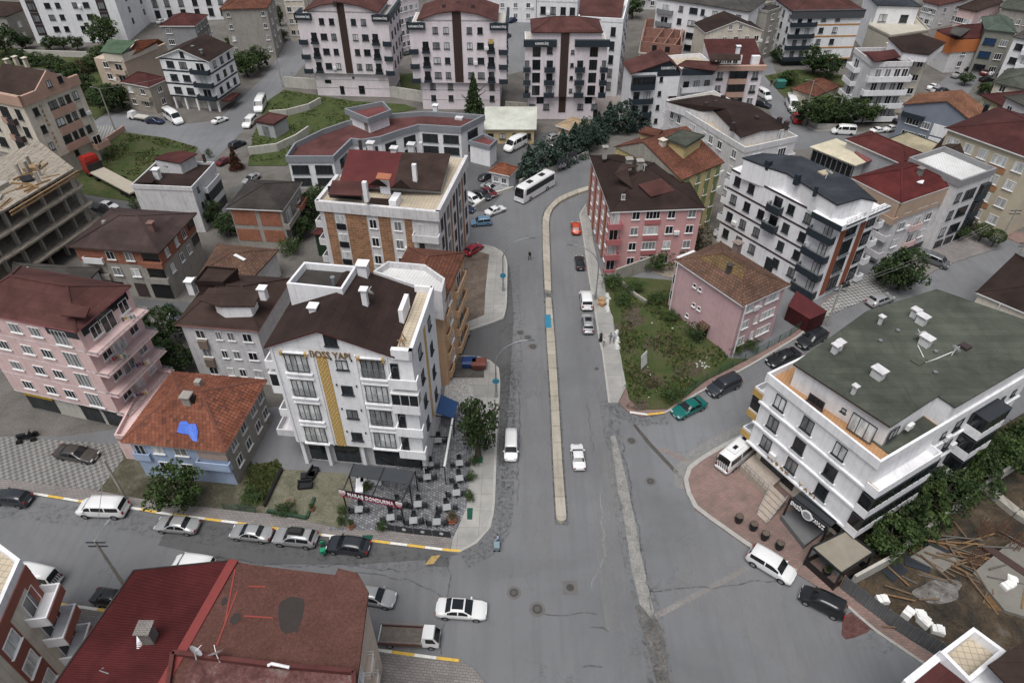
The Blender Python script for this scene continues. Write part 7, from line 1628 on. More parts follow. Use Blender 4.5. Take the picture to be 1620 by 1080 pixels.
q=P(786,868,0);o=empty('push_cart',(q.x,q.y,.01));tag(o,'small grey push cart held by the person at the junction','cart');b=MB();b.hexa([(-.25,-.35,.25),(.25,-.35,.25),(.25,.35,.25),(-.25,.35,.25)],[(-.3,-.4,.8),(.3,-.4,.8),(.3,.4,.8),(-.3,.4,.8)]);b.build('basket',plain('cart fabric',(.2,.27,.3),.8),o);b=MB();b.bar((-.25,.4,.8),(-.25,.7,1.05),.04);b.bar((.25,.4,.8),(.25,.7,1.05),.04);b.bar((-.25,.7,1.05),(.25,.7,1.05),.04);b.build('handle',BLACK,o)
for x in (-.25,.25):
    for y in (-.3,.3):w_=link('wheel',D['wheel'][0][0],o,(x,y,.12));w_.scale=(.36,.4,.36)
# ------------------------------------------------------------------ vegetation
def leafm(n,c):
    m,t,b=nodes(n);b.inputs['Roughness'].default_value=.7;b.inputs['Specular IOR Level'].default_value=.2;f=noise(t,coords(t),.9,3,.6);t.links.new(ramp(t,f,[(.3,dk(c,.65)),(.7,dk(c,1.4))]),b.inputs['Base Color']);return m
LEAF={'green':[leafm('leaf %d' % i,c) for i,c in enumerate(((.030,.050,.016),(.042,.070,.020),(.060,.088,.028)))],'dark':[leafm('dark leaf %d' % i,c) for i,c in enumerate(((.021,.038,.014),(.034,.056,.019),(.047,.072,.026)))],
        'pine':[leafm('needle %d' % i,c) for i,c in enumerate(((.030,.050,.038),(.045,.072,.055),(.065,.095,.074)))],'brown':[leafm('autumn leaf %d' % i,c) for i,c in enumerate(((.06,.05,.028),(.085,.062,.036),(.06,.07,.03)))],'red':[leafm('rust leaf %d' % i,c) for i,c in enumerate(((.06,.022,.015),(.09,.03,.02),(.05,.035,.02)))]}
BARK=plain('bark',(.06,.05,.04),.95,0,.3,6)
_tree={}
def crown(kind,style,v):
    k=(kind,style,v)
    if k in _tree:return _tree[k]
    rd=random.Random(hash((kind,v)) % 1000 if False else (ord(kind[0])*7+v*31));b=MB()
    def leaf(c,s,m):
        n=Vector((rd.gauss(0,1),rd.gauss(0,1),rd.gauss(0,1)+.6)).normalized();u=n.orthogonal().normalized();w=n.cross(u);a=rd.uniform(0,6.3);u,w=u*math.cos(a)+w*math.sin(a),w*math.cos(a)-u*math.sin(a)
        b.quad(c-u*s*.5,c+w*s*.34,c+u*s*.5,c-w*s*.34,m=m)
    if kind=='round':
        cl=[]
        for i in range(50):
            d=Vector((rd.gauss(0,1),rd.gauss(0,1),rd.gauss(0,1))).normalized();r=rd.uniform(.25,1.0)**.6;cl.append((Vector((d.x*r,d.y*r,d.z*r*.95)),rd.uniform(.13,.36)))
        for c,r in cl:
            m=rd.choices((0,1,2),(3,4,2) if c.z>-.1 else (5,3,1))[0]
            for _ in range(64):
                d=Vector((rd.gauss(0,1),rd.gauss(0,1),rd.gauss(0,1))).normalized()*rd.uniform(.3,1)**.5*r;leaf(c+d,rd.uniform(.08,.17),m if rd.random()<.7 else rd.randrange(3))
    elif kind=='ball':
        for _ in range(1500):
            d=Vector((rd.gauss(0,1),rd.gauss(0,1),rd.gauss(0,1))).normalized();leaf(d*rd.uniform(.82,1.0),rd.uniform(.12,.2),rd.randrange(3))
    elif kind=='cone':
        for i in range(150):
            t=rd.random()**1.3;z=-1+2*t;R=(1-t)**.85*1.0+.05;a=rd.uniform(0,6.28);m=rd.randrange(3);r0=rd.uniform(.2,1)*R
            for _ in range(20):
                f=rd.random();rr=R*(.25+.8*f)*rd.uniform(.85,1.1);aa=a+rd.gauss(0,.16);leaf(Vector((rr*math.cos(aa),rr*math.sin(aa),z-.16*f+rd.gauss(0,.035))),rd.uniform(.10,.20),m if rd.random()<.7 else rd.randrange(3))
    else:   # bush: low, ragged
        for i in range(26):
            a=rd.uniform(0,6.28);r=rd.uniform(0,.85);c=Vector((r*math.cos(a),r*math.sin(a),rd.uniform(-.7,.75)*(1-r*.5)));m=rd.randrange(3)
            for _ in range(40):
                d=Vector((rd.gauss(0,1),rd.gauss(0,1),rd.gauss(0,1))).normalized()*rd.uniform(.1,.36);leaf(c+d,rd.uniform(.08,.17),m if rd.random()<.6 else rd.randrange(3))
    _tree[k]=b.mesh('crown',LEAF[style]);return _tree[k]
def trunk_mesh(v):
    if ('t',v) in _tree:return _tree[('t',v)]
    rd=random.Random(v);b=MB();b.tube([(0,0,0),(.02,.01,.35),(.0,.03,.75),(.05,0,1.15)],[.055,.045,.034,.015],7)
    for i in range(6):
        a=i*1.05+rd.uniform(-.3,.3);z=.35+.09*i;b.tube([(0,0.01,z),(.22*math.cos(a),.22*math.sin(a),z+.16),(.42*math.cos(a),.42*math.sin(a),z+.34)],[.026,.016,.006],5)
    _tree[('t',v)]=b.mesh('trunk',BARK);return _tree[('t',v)]
_tn=[0]
def tree(px,py,h,r,label,style='green',kind='round',z=.1,trunk=.16,name=None,cat='tree',zp=0,group=None):
    """px, py: foot of the trunk"""
    q=P(px,py,zp);_tn[0]+=1;v=_tn[0] % 3;a=(_tn[0]*1.7) % 6.28
    o=empty(name or {'cone':'conifer','bush':'shrub','ball':'topiary_tree'}.get(kind,'tree'),(q.x,q.y,z),a);tag(o,label,cat,group);c=h*(1-trunk)/2
    if kind != 'bush' or trunk>0:link('trunk',trunk_mesh(v),o,(0,0,0),0,(h*.75,h*.75,h*.62))
    link('crown',crown(kind,style,v),o,(0,0,h-c),0,(r,r,c));return o
T=tree
T(757,722,9.8,2.25,'large green street tree beside the cafe terrace','dark');T(292,806,6.3,2.7,'bushy tree in front of the pale blue house','green');T(240,590,7.5,3.6,'dark tree between pink block and off white block','dark');T(285,590,5,2.6,'smaller dark tree next to the off white block wall','dark');T(265,545,6,3,'dark tree behind the two trees by the off white block','dark')
T(1420,458,6.8,3.4,'dark tree between navy balcony block and red hip roof','dark');T(1398,452,4.5,2.4,'lower dark tree at the edge of the chequered court','dark')
for k,(x,y,r) in enumerate(((1516,381,1.25),(1530,372,1.0),(1548,382,1.45),(1568,391,1.5))):T(x,y,2.9+.3*(k>1),r,['clipped ball tree, first from the slim white block','small reddish clipped ball tree second from the slim white block','clipped ball tree, third from the slim white block','clipped ball tree at the street corner'][k],'green' if k != 1 else 'brown','ball',trunk=.3)
T(751,186,10,2.6,'tall dark conifer in front of the lettered block','dark','cone',trunk=.06)
for k,(x,y,h_,r) in enumerate(((836,282,6.8,3.2),(866,268,6.5,3.1),(888,258,7,3.2),(908,246,7,3.2),(930,238,6.8,3),(944,222,6.2,2.8),(962,208,6.5,3),(985,210,7,3.2),(1014,205,6,2.6),(1030,196,7,2.8),(1046,190,5,2))):T(x,y,h_,r,['blue green conifer closest to the coach','second conifer of the row behind the coach','third conifer of the row behind the coach','fourth conifer of the row, over the shop hoarding','fifth conifer of the row by the salmon pink block','sixth conifer of the row near the tan pavilion','conifer beside the white people carrier above','conifer before the lettered gable block court','conifer at the foot of the lettered gable block','taller conifer against the lettered gable block','last small conifer of the row by the long block'][k],'pine','round' if k in (1,4,7) else 'cone',trunk=.04,group='conifers along the car park')
for k,(x,y,h_,r) in enumerate(((1395,870,6,2.6),(1425,850,6.5,2.8),(1455,822,6.5,2.8),(1485,800,6.5,2.8),(1512,778,6.5,2.8),(1540,765,6,2.6),(1568,742,6.5,2.8),(1598,725,6.5,2.8),(1630,705,6.5,2.8))):T(x,y,h_*(.85,1,1.1)[k*2 % 3],r*(1,.85,1.15)[k % 3],['dark evergreen closest to the beige pergola roof','second evergreen from the beige pergola roof','third evergreen from the beige pergola roof','fourth evergreen from the beige pergola roof','fifth evergreen from the pergola, under the glazed balconies','sixth evergreen from the pergola roof','seventh evergreen from the pergola roof','eighth evergreen from the pergola roof','last evergreen of the row at the frame edge'][k],'dark' if k % 2 else 'green','cone' if k % 3 else 'round',trunk=.05,group='evergreens beside the green roofed block')
for k,(x,y,h_,r,st) in enumerate(((1042,428,3.4,2.6,'green'),(1100,398,4.5,3.2,'brown'),(1074,412,3.5,2.4,'brown'),(978,410,2.6,2.0,'dark'),(965,455,2.4,2.2,'green'),(1003,462,1.8,1.9,'green'),(1035,478,1.7,1.8,'green'),(1060,505,1.5,1.5,'green'),(1098,538,2.8,1.9,'dark'),(1112,528,2.2,1.2,'green'),(1062,632,2.2,1.8,'green'),(1030,610,.8,1.0,'brown'),(985,480,2.2,1.8,'green'),(1165,560,1.8,1.5,'green'),(1185,552,1.8,1.5,'green'))):T(x,y,h_,r,['green bush before the cement wall of the vacant plot','brownish tree behind the dusty pink house roof','brown bush beside the cement wall end','dark shrub under the salmon block window','green shrub at the rubbish heap on the pavement edge','low green shrub mid way in the upper vacant plot','low green shrub near the dusty pink balconies','low shrub at the foot of the dusty pink house corner','dark shrub beside the dusty pink house door','thin shrub behind the one by the door','green shrub in the lower corner of the vacant plot','low brown shrub in the vacant plot middle','green shrub below the broken wall','shrub at the dusty pink downpipe','shrub along the green fence by the pink house'][k],st,'bush',.2,.0,cat='shrub')
for k,(x,y,h_,r,st) in enumerate(((1275,200,6,3.8,'dark'),(1300,195,6.5,4.2,'green'),(1330,198,6,4,'dark'),(1362,196,6,3.6,'green'),(1285,118,7,3.6,'dark'),(1305,125,6,3.4,'dark'),(1245,135,3.5,2.4,'green'),(1232,100,4.5,2.4,'dark'))):T(x,y,h_,r,['tree on the bend beside the red hatchback','broad tree behind the utility pole on the bend','tree over the upper street wall','tree beside the curved balcony block','dark tree above the small tile roof','second dark tree above the small tile roof','shrubby tree by the green tank','tree at the orange banded block entrance'][k],st)
for k,(x,y,h_,r,st) in enumerate(((170,78,9,4.2,'green'),(178,178,6.5,3.6,'dark'),(196,172,5.5,3,'dark'),(12,88,8,4.5,'dark'),(42,78,3.6,2.3,'dark'),(82,80,4,2.3,'dark'),(102,79,3.6,2,'dark'),(124,80,4,2.3,'dark'),(392,122,6.5,3.6,'green'),(412,112,6,3.2,'dark'),(372,85,4.5,2.4,'green'),(447,65,3.5,2,'dark'),(444,42,6,1.4,'dark'),(150,112,4,2.6,'green'),(130,118,3.5,2.4,'brown'),(340,358,5.2,1.8,'dark'),(366,372,4,2.4,'dark'),(490,352,5.5,2.8,'dark'),(505,335,5,2.4,'green'),(478,378,4,2.2,'dark'),(463,402,3,2.4,'green'),(120,262,3,1.8,'green'),(216,330,2.5,1.3,'green'),(332,250,2,1,'green'),(400,790,1.6,1.6,'green'),(452,812,1.2,1.4,'dark'))):
    T(x,y,h_,r,['tall tree between white tall block and green roofed house','dark tree behind the street lamp at the back street','dark tree beside the small dark red roof','dark tree in the top corner of the town','round tree, first of four below the tall white block','round tree, second of four below the tall white block','round tree, third of four below the tall white block','round tree, fourth of four below the tall white block','tree at the corner of the steep street','dark tree up the steep street','tree behind the navy banded house gable','shrubby tree at the cement block foot','slim dark tree at the head of the steep street','green thicket below the tall white block','brown thicket on the slope by the salmon parapet','slim dark tree beside the white stepped house','dark bush between the brick houses','dark tree in the hedge behind brick striped block','green tree in the hedge behind brick striped block','dark tree above the terrace hedge','green hedge tree by the beige side terrace','green bush at the salmon block base','small bush at the white blank wall corner','small bush at the lawn tip by the bend','bush on the lawn beside the mossy court','bush in the mossy court bed'][k],st,'bush' if h_<3.1 else 'round',trunk=0 if h_<3.1 else .14,cat='shrub' if h_<3.1 else 'tree')
T(375,268,4.8,1.5,'rusty red slim tree by the street slope','red','cone',trunk=.08)
for k,(x,y,h_,r,st) in enumerate(((1205,22,7,3.5,'dark'),(1222,28,6,3,'green'),(1352,55,6,2.4,'dark'),(1375,30,7,2.6,'dark'),(1383,12,7,3,'dark'),(1475,12,6,3,'green'),(1500,8,5,3,'dark'),(1560,30,5,2.6,'green'),(1535,85,5,2.4,'dark'),(1525,135,3,1.8,'dark'),(1000,30,6,3,'green'),(1013,12,6,3.4,'dark'),(1000,8,6,3.4,'green'),(838,-5,7,3.6,'dark'),(1555,150,3,2,'green'),(640,60,4,1.6,'green'))):
    T(x,y,h_,r,['dark tree behind the mansard block chimney','green tree by the cream hilltop block','slim tree beside the orange banded block','tree behind the littered flat roof','tall dark tree at the top beside the red roof','green tree on the littered far slope','dark tree on the far slope','green tree by the grey green roof','dark tree behind the orange house','small tree in the upper street car cluster','tree above the brick shell','dark tree on the far bank above the brick shell','green tree on the far bank','dark tree at the top of the hilltop yard','small tree at the tan tile roof chimney','small tree between the two lettered blocks'][k],st)
for k,(x,y,h_,r,st) in enumerate(((60,104,3.2,2.6,'green'),(88,112,4,3,'dark'),(112,128,4.5,2.8,'green'),(138,145,4,2.6,'dark'),(150,165,3.4,2.4,'green'),(32,100,3.4,2.6,'dark'),(160,95,3.6,2.8,'green'))):T(x,y,h_,r,['bush on the slope below the third round tree','tree on the slope above the salmon parapet','tree on the slope beside the green roofed house','dark tree on the slope lower down','bush at the foot of the slope by the street','dark bush below the first round tree','green bush under the tall tree by the green roof'][k],st)
for k in (0,1):
    q=P((889,905)[k],(272,262)[k],0);o=empty('hoarding_sign',(q.x,q.y,.1),.55);tag(o,['dark advertising panel on posts behind the coach, lower of two','dark advertising panel on posts behind the coach, upper of two'][k],'sign');b=MB();b.box(-1.1,1.1,-.05,.05,.7,2.9);b.build('panel',plain('dark printed panel',(.05,.05,.06),.5,0,.9,4),o)
    for x in (-1.1,1.1):b=MB();b.bar((x,.1,0),(x,.1,3.1),.1);b.build('post',GALV,o)
    for j in range(5):b=MB();b.box(-.9+j*.38,-.68+j*.38,-.07,-.052,.9,1.5+.3*(j % 2));b.build('printed_figure',plain('pale print',(.4,.4,.42),.6),o)
# planters, pots and hedge at the cafe
POT=plain('terracotta',(.28,.10,.05),.8);BAR=plain('black barrel',(.015,.016,.018),.45)
def planter(px,py,label,m,r=.35,h=.7,plant=True,z=.16,st='green',taper=.8):
    q=P(px,py,0);o=empty('planter',(q.x,q.y,z));tag(o,label,'planter');b=MB();b.cyl((0,0),r*taper,0,h,14,0,r);b.cyl((0,0),r*1.08,h*.45,h*.52,14);b.build('pot',m,o);b=MB();b.cyl((0,0),r*.88,h,h+.02,12);b.build('soil',DIRT,o)
    if plant:link('plant',crown('bush',st,1),o,(0,0,h+.35),0,(r*1.25,r*1.25,.5))
for k,(x,y) in enumerate(((1167,826),(1190,838),(1208,853),(1231,868))):planter(x,y,['black barrel planter, first from the steps','black barrel planter, second from the steps','black barrel planter, third from the steps','black barrel planter beside the white people carrier'][k],BAR,.42,1.0,False)
planter(715,826,'orange terracotta pot with spiky plant at the terrace corner',POT,.55,.8,True,st='brown');planter(556,835,'terracotta pot by the green door mat',POT,.4,.6);planter(459,798,'wicker barrel in the mossy court',WOOD,.5,.5,False);planter(494,808,'small terracotta pot in the mossy court',POT,.3,.4)
for k,(x,y) in enumerate(((751,735),(745,760),(744,790),(545,815),(543,830),(582,775),(605,841))):T(x,y,1.5,.8,['potted shrub on the pavement, first below the street tree','potted shrub on the pavement, second below the street tree','potted shrub on the pavement, third below the street tree','shrub at the cafe side, upper','yellow green shrub at the cafe side, lower','clipped shrub under the cafe awning','low shrub at the cafe front fence'][k],'green','bush',.16,0,cat='shrub')
# grass on the plots
def tufts(name,polys,n,label,mats,z=.15,hgt=.35):
    b=MB();rd=random.Random(n)
    for px in polys:
        pts=[P(*q,0) for q in px];xs=[p.x for p in pts];ys=[p.y for p in pts];k=0;want=n//len(polys)
        while k<want:
            x,y=rd.uniform(min(xs),max(xs)),rd.uniform(min(ys),max(ys));ins=False;j=len(pts)-1
            for i in range(len(pts)):
                if (pts[i].y>y) != (pts[j].y>y) and x<(pts[j].x-pts[i].x)*(y-pts[i].y)/(pts[j].y-pts[i].y)+pts[i].x:ins=not ins
                j=i
            if not ins:k+=.02;continue
            k+=1
            if math.sin(x*.9)+math.sin(y*.7+x*.3)+rd.gauss(0,.5)<.1:continue
            m=rd.randrange(len(mats))
            for _ in range(4):
                a=rd.uniform(0,6.28);s=rd.uniform(.08,.22);d=Vector((math.cos(a),math.sin(a),0))*s;t=Vector((rd.gauss(0,.1),rd.gauss(0,.1),rd.uniform(.3,1)*hgt));c=Vector((x+rd.gauss(0,.12),y+rd.gauss(0,.12),z));b.quad(c-d,c+d,c+d*.3+t,m=m)
    return tag(b.build(name,mats),label,None,None,'stuff')
GT=[leafm('grass blade %d' % i,c) for i,c in enumerate(((.05,.075,.022),(.07,.105,.03),(.09,.12,.04),(.12,.10,.05)))]
tufts('rough_grass',[[(985,470),(1060,460),(1100,510),(1150,566),(1116,600),(1086,624),(1055,644),(1014,645),(997,628),(990,600),(979,545)]],4000,'rough grass and weeds on the vacant plot',GT,.2)
tufts('lawn_grass',[[(400,215),(425,160),(450,145),(560,162),(640,168),(550,190),(452,255),(395,258)],[(170,225),(187,211),(260,220),(308,234),(285,285),(240,296),(165,262)],[(1215,122),(1260,114),(1340,124),(1345,195),(1290,196)],[(395,735),(438,730),(446,745),(420,798),(388,793)]],6500,'patchy grass on the plots behind',GT,.12)
# ------------------------------------------------------------------ street furniture
def lamp(px,py,dx,dy,label,h=9.2,arm=4.0,z=.15):
    q=P(px,py,0);o=empty('street_lamp',(q.x,q.y,z));tag(o,label,'street lamp');d=Vector((dx,dy,0)).normalized();b=MB();pts=[Vector((0,0,0)),Vector((0,0,h*.45)),Vector((0,0,h*.66))]
    for k in range(1,8):t=k/7;pts.append(Vector((0,0,h*.66))+d*arm*t**1.6+Vector((0,0,h*.34*math.sin(t*math.pi/2))))
    b.tube(pts,[.11,.1,.09]+[.08-.005*k for k in range(7)],8);b.build('pole',GALV,o);e=pts[-1];b=MB();b.bar(e-d*.1,e+d*.8+Vector((0,0,-.03)),.26,.1);b.build('lamp_head',plain('lamp housing',(.12,.13,.14),.4),o);b=MB();b.box(-.2,.2,-.16,.16,0,.8);b.build('base_box',GALV,o)
    if label.find('sign')>0:b=MB();b.tube([Vector((0,-.12,2.9)),Vector((0,-.17,2.9))],.45,18);b.build('road_sign',plain('blue road sign',(.04,.22,.33),.4),o)
lamp(796,461,1,.1,'curved street lamp with round blue sign on the traffic island');lamp(785,629,1,.1,'curved street lamp with blue sign at the cafe pavement corner');lamp(942,474,-1,.15,'curved street lamp by the people carrier over the avenue'); 
def upole(px,py,h,label,z=.1,cross=True,lean=0,lampd=None):
    q=P(px,py,0);o=empty('utility_pole',(q.x,q.y,z));tag(o,label,'pole');b=MB();b.tube([(0,0,0),(lean,0,h)],[.17,.1],8);b.build('pole',CONC,o)
    if cross:
        for zz in (h-.3,h-.9):b=MB();b.bar((lean-.9,0,zz),(lean+.9,0,zz),.1);b.build('cross_arm',DKFRAME,o)
    if lampd:d=Vector((lampd[0],lampd[1],0));b=MB();b.tube([(lean,0,h-.2),Vector((lean,0,h+.2))+d*.6,Vector((lean,0,h+.3))+d*1.5],.04,6);e=Vector((lean,0,h+.3))+d*1.5;b.bar(e,e+d*.6,.24,.1);b.build('lamp_arm',GALV,o)
    return Vector((q.x+lean,q.y,z+h))
p1=upole(196,925,7.5,'concrete pole with lamp and wires behind the ribbed roof',lampd=(.3,1),cross=True);p2=upole(182,206,9,'street pole with lamp by the salmon block',cross=False,lampd=(-1,.2));p3=upole(1308,515,7,'leaning wooden pole at the red container');p4=upole(1270,192,9,'tall utility pole with cross arms at the bend',lampd=(-1,-.2));p5=upole(1578,390,7,'utility pole by the ball trees');p6=upole(1600,425,5,'short pole near the cream walled house');p7=upole(447,138,9,'lamp pole at the steep street corner',cross=False,lampd=(-1,.1));p8=upole(1320,198,6,'street lamp post over the upper street wall',cross=False,lampd=(-1,0));p9=upole(200,790,6.5,'thin white pole at the kerb by the garden',cross=False);p10=upole(1365,195,5,'white post beside the curved balcony block',cross=False)
def cable(a,b,sag,label,r=.018):
    m=MB();m.tube([lerp(a,b,k/10)-Vector((0,0,sag*4*(k/10)*(1-k/10))) for k in range(11)],r,4,cap=False);tag(m.build('overhead_cable',plain('cable sheath',(.25,.25,.25),.6)),label,'cable')
cable(p1,p9,.3,'pale overhead cable between the two poles across the street',.03);cable(p3,p5,1.2,'overhead cable crossing the side street to the ball trees');cable(p3+Vector((.5,0,-.3)),p5+Vector((.5,0,-.3)),1.3,'lower overhead cable crossing the side street');cable(p4,p8,.5,'overhead cable along the upper street wall');cable(p2,P(330,100,9),.8,'overhead cable from the lamp pole to the navy banded house')
# waste bins, containers, signs
def bin_(px,py,label,col,w=1.3,l=1.0,h=1.2): 
    q=P(px,py,0);o=empty('waste_container',(q.x,q.y,.17));tag(o,label,'container');b=MB();b.hexa([(-w*.42,-l*.4,.12),(w*.42,-l*.4,.12),(w*.42,l*.4,.12),(-w*.42,l*.4,.12)],[(-w/2,-l/2,h),(w/2,-l/2,h),(w/2,l/2,h),(-w/2,l/2,h)]);b.build('bin_body',col,o);b=MB();b.hexa([(-w*.52,-l*.52,h),(w*.52,-l*.52,h),(w*.52,l*.52,h),(-w*.52,l*.52,h)],[(-w*.45,-l*.3,h+.18),(w*.45,-l*.3,h+.18),(w*.45,l*.3,h+.18),(-w*.45,l*.3,h+.18)]);b.build('lid',col,o)
    for x in (-w*.35,w*.35):b=MB();b.cyl((x,0),.09,-.02,.12,8);b.build('castor',TYRE,o)
bin_(743,580,'dark blue waste container at the paved corner',plain('blue bin',(.02,.05,.16),.5),2.0,1.6,1.0);bin_(758,582,'rust brown waste container beside the blue one',plain('rust bin',(.16,.055,.04),.7),2.0,1.6,1.0);bin_(1233,140,'rounded teal tank beside the upper street',plain('teal tank',(.04,.17,.15),.5),2.2,1.8,1.8)
q=P(711,497,0);b=MB();b.obox((0,0),.08,2.2,3.0,0,2.6);b.obox((0,0),.08,2.3,3.1,2.6,2.7);tag(b.build('storage_box',BLACK,None,False,(q.x,q.y,.12)),'black storage cabin at the end of the side lane','cabin')
B=Bld('shipping_container','dark red metal container beside the dusty pink house',(1251,488),(1284,519),(1307,500),2.5,roofmat('dark red steel',(.06,.015,.016),'metal'),'container',c4=[(1247,484),(1281,505),(1308,493),(1260,461)]);B.walls(.1);b=MB();b.prism(B.inset(-.05),2.5,2.58);b.build('container_roof',roofmat('faded red steel',(.10,.026,.028),'metal'),B.root)
for i in (0,1): 
    for k in range(int(B.L(i)/.5)):B.piece('corrugation',i,.1+k*.5,.3+k*.5,.2,2.4,.001,.05,B.wall_m)
q=P(1018,585,0);o=empty('sign_board',(q.x,q.y,.2),.9);tag(o,'leaning white notice board in the vacant plot','sign');b=MB();b.hexa([(-.75,-.03,.5),(.75,-.03,.5),(.75,.03,.5),(-.75,.03,.5)],[(-.75,.25,2.6),(.75,.25,2.6),(.75,.31,2.6),(-.75,.31,2.6)]);b.build('board',plain('white board',(.62,.63,.65),.5),o)
for x in (-.6,.6):b=MB();b.bar((x,0,-.1),(x,.2,2.2),.08);b.build('post',WOOD,o)
q=P(867,508,.5);b=MB();b.box(-.42,.42,-1.5,1.5,0,.03);tag(b.build('median_sign',[plain('blue sign panel',(.03,.19,.30),.5)],None,False,(q.x,q.y,.52)),'blue information panel lying on the median barrier','sign')
# rubbish and sacks
rd=random.Random(11);SACK=plain('white sack',(.55,.55,.53),.8);CARD=plain('cardboard',(.36,.23,.13),.9)
def heap(name,pts,label,mats,cat,s=.4):
    for k,(x,y) in enumerate(pts):
        q=P(x,y,0);b=MB();r=s*rd.uniform(.6,1.1);n=7;b.hexa([(r*math.cos(6.28*i/n)*rd.uniform(.8,1.1),r*math.sin(6.28*i/n)*rd.uniform(.8,1.1),0) for i in range(n)],[(r*.5*math.cos(6.28*i/n),r*.5*math.sin(6.28*i/n),r*rd.uniform(.7,1.1)) for i in range(n)]);tag(b.build(name,mats[k % len(mats)],None,False,(q.x,q.y,.17)),label,cat,label)
heap('sack',[(961+rd.uniform(-3,3),468+k*3.2) for k in range(9)],'white sack heaped at the pavement edge by the shrubs',[SACK],'sack');heap('sack',[(975+rd.uniform(-2,2),526+k*4.2) for k in range(7)],'white sack stacked beside the people on the pavement',[SACK],'sack',.45);heap('litter',[(1110+rd.gauss(0,9),577+rd.gauss(0,5)) for k in range(14)]+[(rd.uniform(1000,1120),rd.uniform(500,630)) for k in range(12)],'pale litter scattered on the vacant plot',[SACK,CONC2,plain('pale plastic',(.6,.62,.62))],'litter',.15)
for k,(x,y) in enumerate(((951,479),(953,484),(949,482))):q=P(x,y,0);b=MB();b.obox((0,0),k*.7,.9,.7,0,.7-.15*k);b.obox((0,0),k*.7+.1,.8,.25,.7-.15*k,.74-.15*k);tag(b.build('cardboard_box',CARD,None,False,(q.x,q.y,.16)),['large cardboard box by the white people carrier','cardboard box against the sack heap','small cardboard box before the larger ones'][k],'box')
# walls and fences
wallrun('boundary_wall','grey cement wall between salmon pink block and vacant plot',[(972,446),(1030,425),(1068,412)],2.4,.3,CONC);wallrun('broken_wall','broken low concrete wall across the upper vacant plot',[(983,450),(1005,470),(1024,482)],.7,.35,CONC)
wallrun('retaining_wall','stepped concrete retaining wall under the lettered blocks',[(452,138),(580,147),(635,156),(735,172)],2.6,.4,CONC2);wallrun('retaining_wall','beige terrace wall across the sloping lawn',[(428,186),(455,184),(490,175),(508,165)],1.6,.35,CONC2);wallrun('retaining_wall','lower beige terrace wall along the lawn by the kiosk',[(395,246),(440,240),(470,226),(490,212)],1.8,.35,CONC2);wallrun('retaining_wall','pale wall below the four round trees',[(25,88),(150,92)],1.6,.35,CONC2);wallrun('boundary_wall','white wall along the pavement behind the coach',[(822,293),(850,278),(885,268),(930,246)],1.1,.25,CONC2)
wallrun('retaining_wall','concrete wall edging the upper street under the big trees',[(1262,186),(1292,204),(1348,205)],1.2,.3,CONC2);wallrun('boundary_wall','low pink wall beside the steps by the salmon block',[(168,228),(198,207)],1.2,.3,SAL);wallrun('boundary_wall','concrete wall between evergreens and building site',[(1345,925),(1400,895),(1480,830),(1560,770),(1640,720)],1.7,.3,CONC2);wallrun('boundary_wall','pale wall beside the car park kerb',[(748,332),(775,312),(812,300)],.7,.4,CONC2);wallrun('garden_wall','low wall between the mossy court and the lawn',[(447,745),(420,803)],.7,.25,BLACK);wallrun('garden_wall','low hedge green wall round the mossy court bed',[(424,810),(486,822),(498,790)],.5,.3,plain('green painted edge',(.025,.06,.035)));wallrun('retaining_wall','grey wall in the court of the lettered block',[(800,175),(835,178)],2.2,.3,CONC);wallrun('retaining_wall','tall pale wall beside the lettered gable block',[(985,188),(1040,196)],2.4,.3,CONC2)
def meshfence(label,px,h,col,z=.15,step=2.4):
    w=resample([P(*q,0) for q in px],step);o=empty('mesh_fence',(w[0].x,w[0].y,z));tag(o,label,'fence');c=w[0]
    for a in w:b=MB();q=a-c;b.bar((q.x,q.y,0),(q.x,q.y,h),.07);b.build('post',col,o)
    for a,d in zip(w,w[1:]):
        a,d=a-c,d-c;b=MB()
        for zz in (.1,h*.33,h*.66,h-.05):b.bar((a.x,a.y,zz),(d.x,d.y,zz),.025)
        for k in range(1,12):q=lerp(a,d,k/12);b.bar((q.x,q.y,.1),(q.x,q.y,h-.05),.016)
        b.build('mesh_panel',col,o)
meshfence('green wire fence along the lower edge of the vacant plot',[(1080,630),(1116,604),(1186,568),(1250,532),(1290,500)],1.4,plain('green fence paint',(.03,.085,.06),.6));meshfence('thin fence on top of the stepped retaining wall',[(452,138),(580,147),(635,156)],1.2,GALV,2.6);meshfence('green garden fence by the bushy tree',[(355,806),(405,812)],1.1,plain('green fence paint',(.03,.085,.06)))
# grey sheet hoarding, panel by panel
HM=roofmat('grey hoarding sheet',(.14,.145,.15),'metal',.5)
def hoarding(label,px,h,step,mats=HM):
    w=resample([P(*q,0) for q in px],step);o=empty('hoarding',(w[0].x,w[0].y,.1));tag(o,label,'fence');c=w[0]
    for a,d in zip(w,w[1:]):
        a,d=a-c,d-c;t=(d-a).normalized();n=Vector((t.y,-t.x,0));b=MB();m=10;jz=random.uniform(-.06,.06)
        for k in range(m):
            p,q=lerp(a,d,k/m),lerp(a,d,(k+1)/m);o1=n*(.05 if k % 2 else 0);b.hexa([p+o1+n*.02,q+o1+n*.02,q+o1,p+o1],[v+Vector((0,0,h+jz)) for v in (p+o1+n*.02,q+o1+n*.02,q+o1,p+o1)])
        b.build('hoarding_panel',mats,o)
    for a in w[::2]:b=MB();q=a-c;b.bar((q.x,q.y+.12,0),(q.x,q.y+.12,h-.1),.09);b.build('post',WOOD,o)
hoarding('grey corrugated hoarding round the building site',[(1328,930),(1360,955),(1420,1000),(1483,1037),(1520,1062)],2.1,2.2);hoarding('grey sheet fence beyond the brick house yard',[(122,318),(150,335),(178,342)],2.0,2.2)
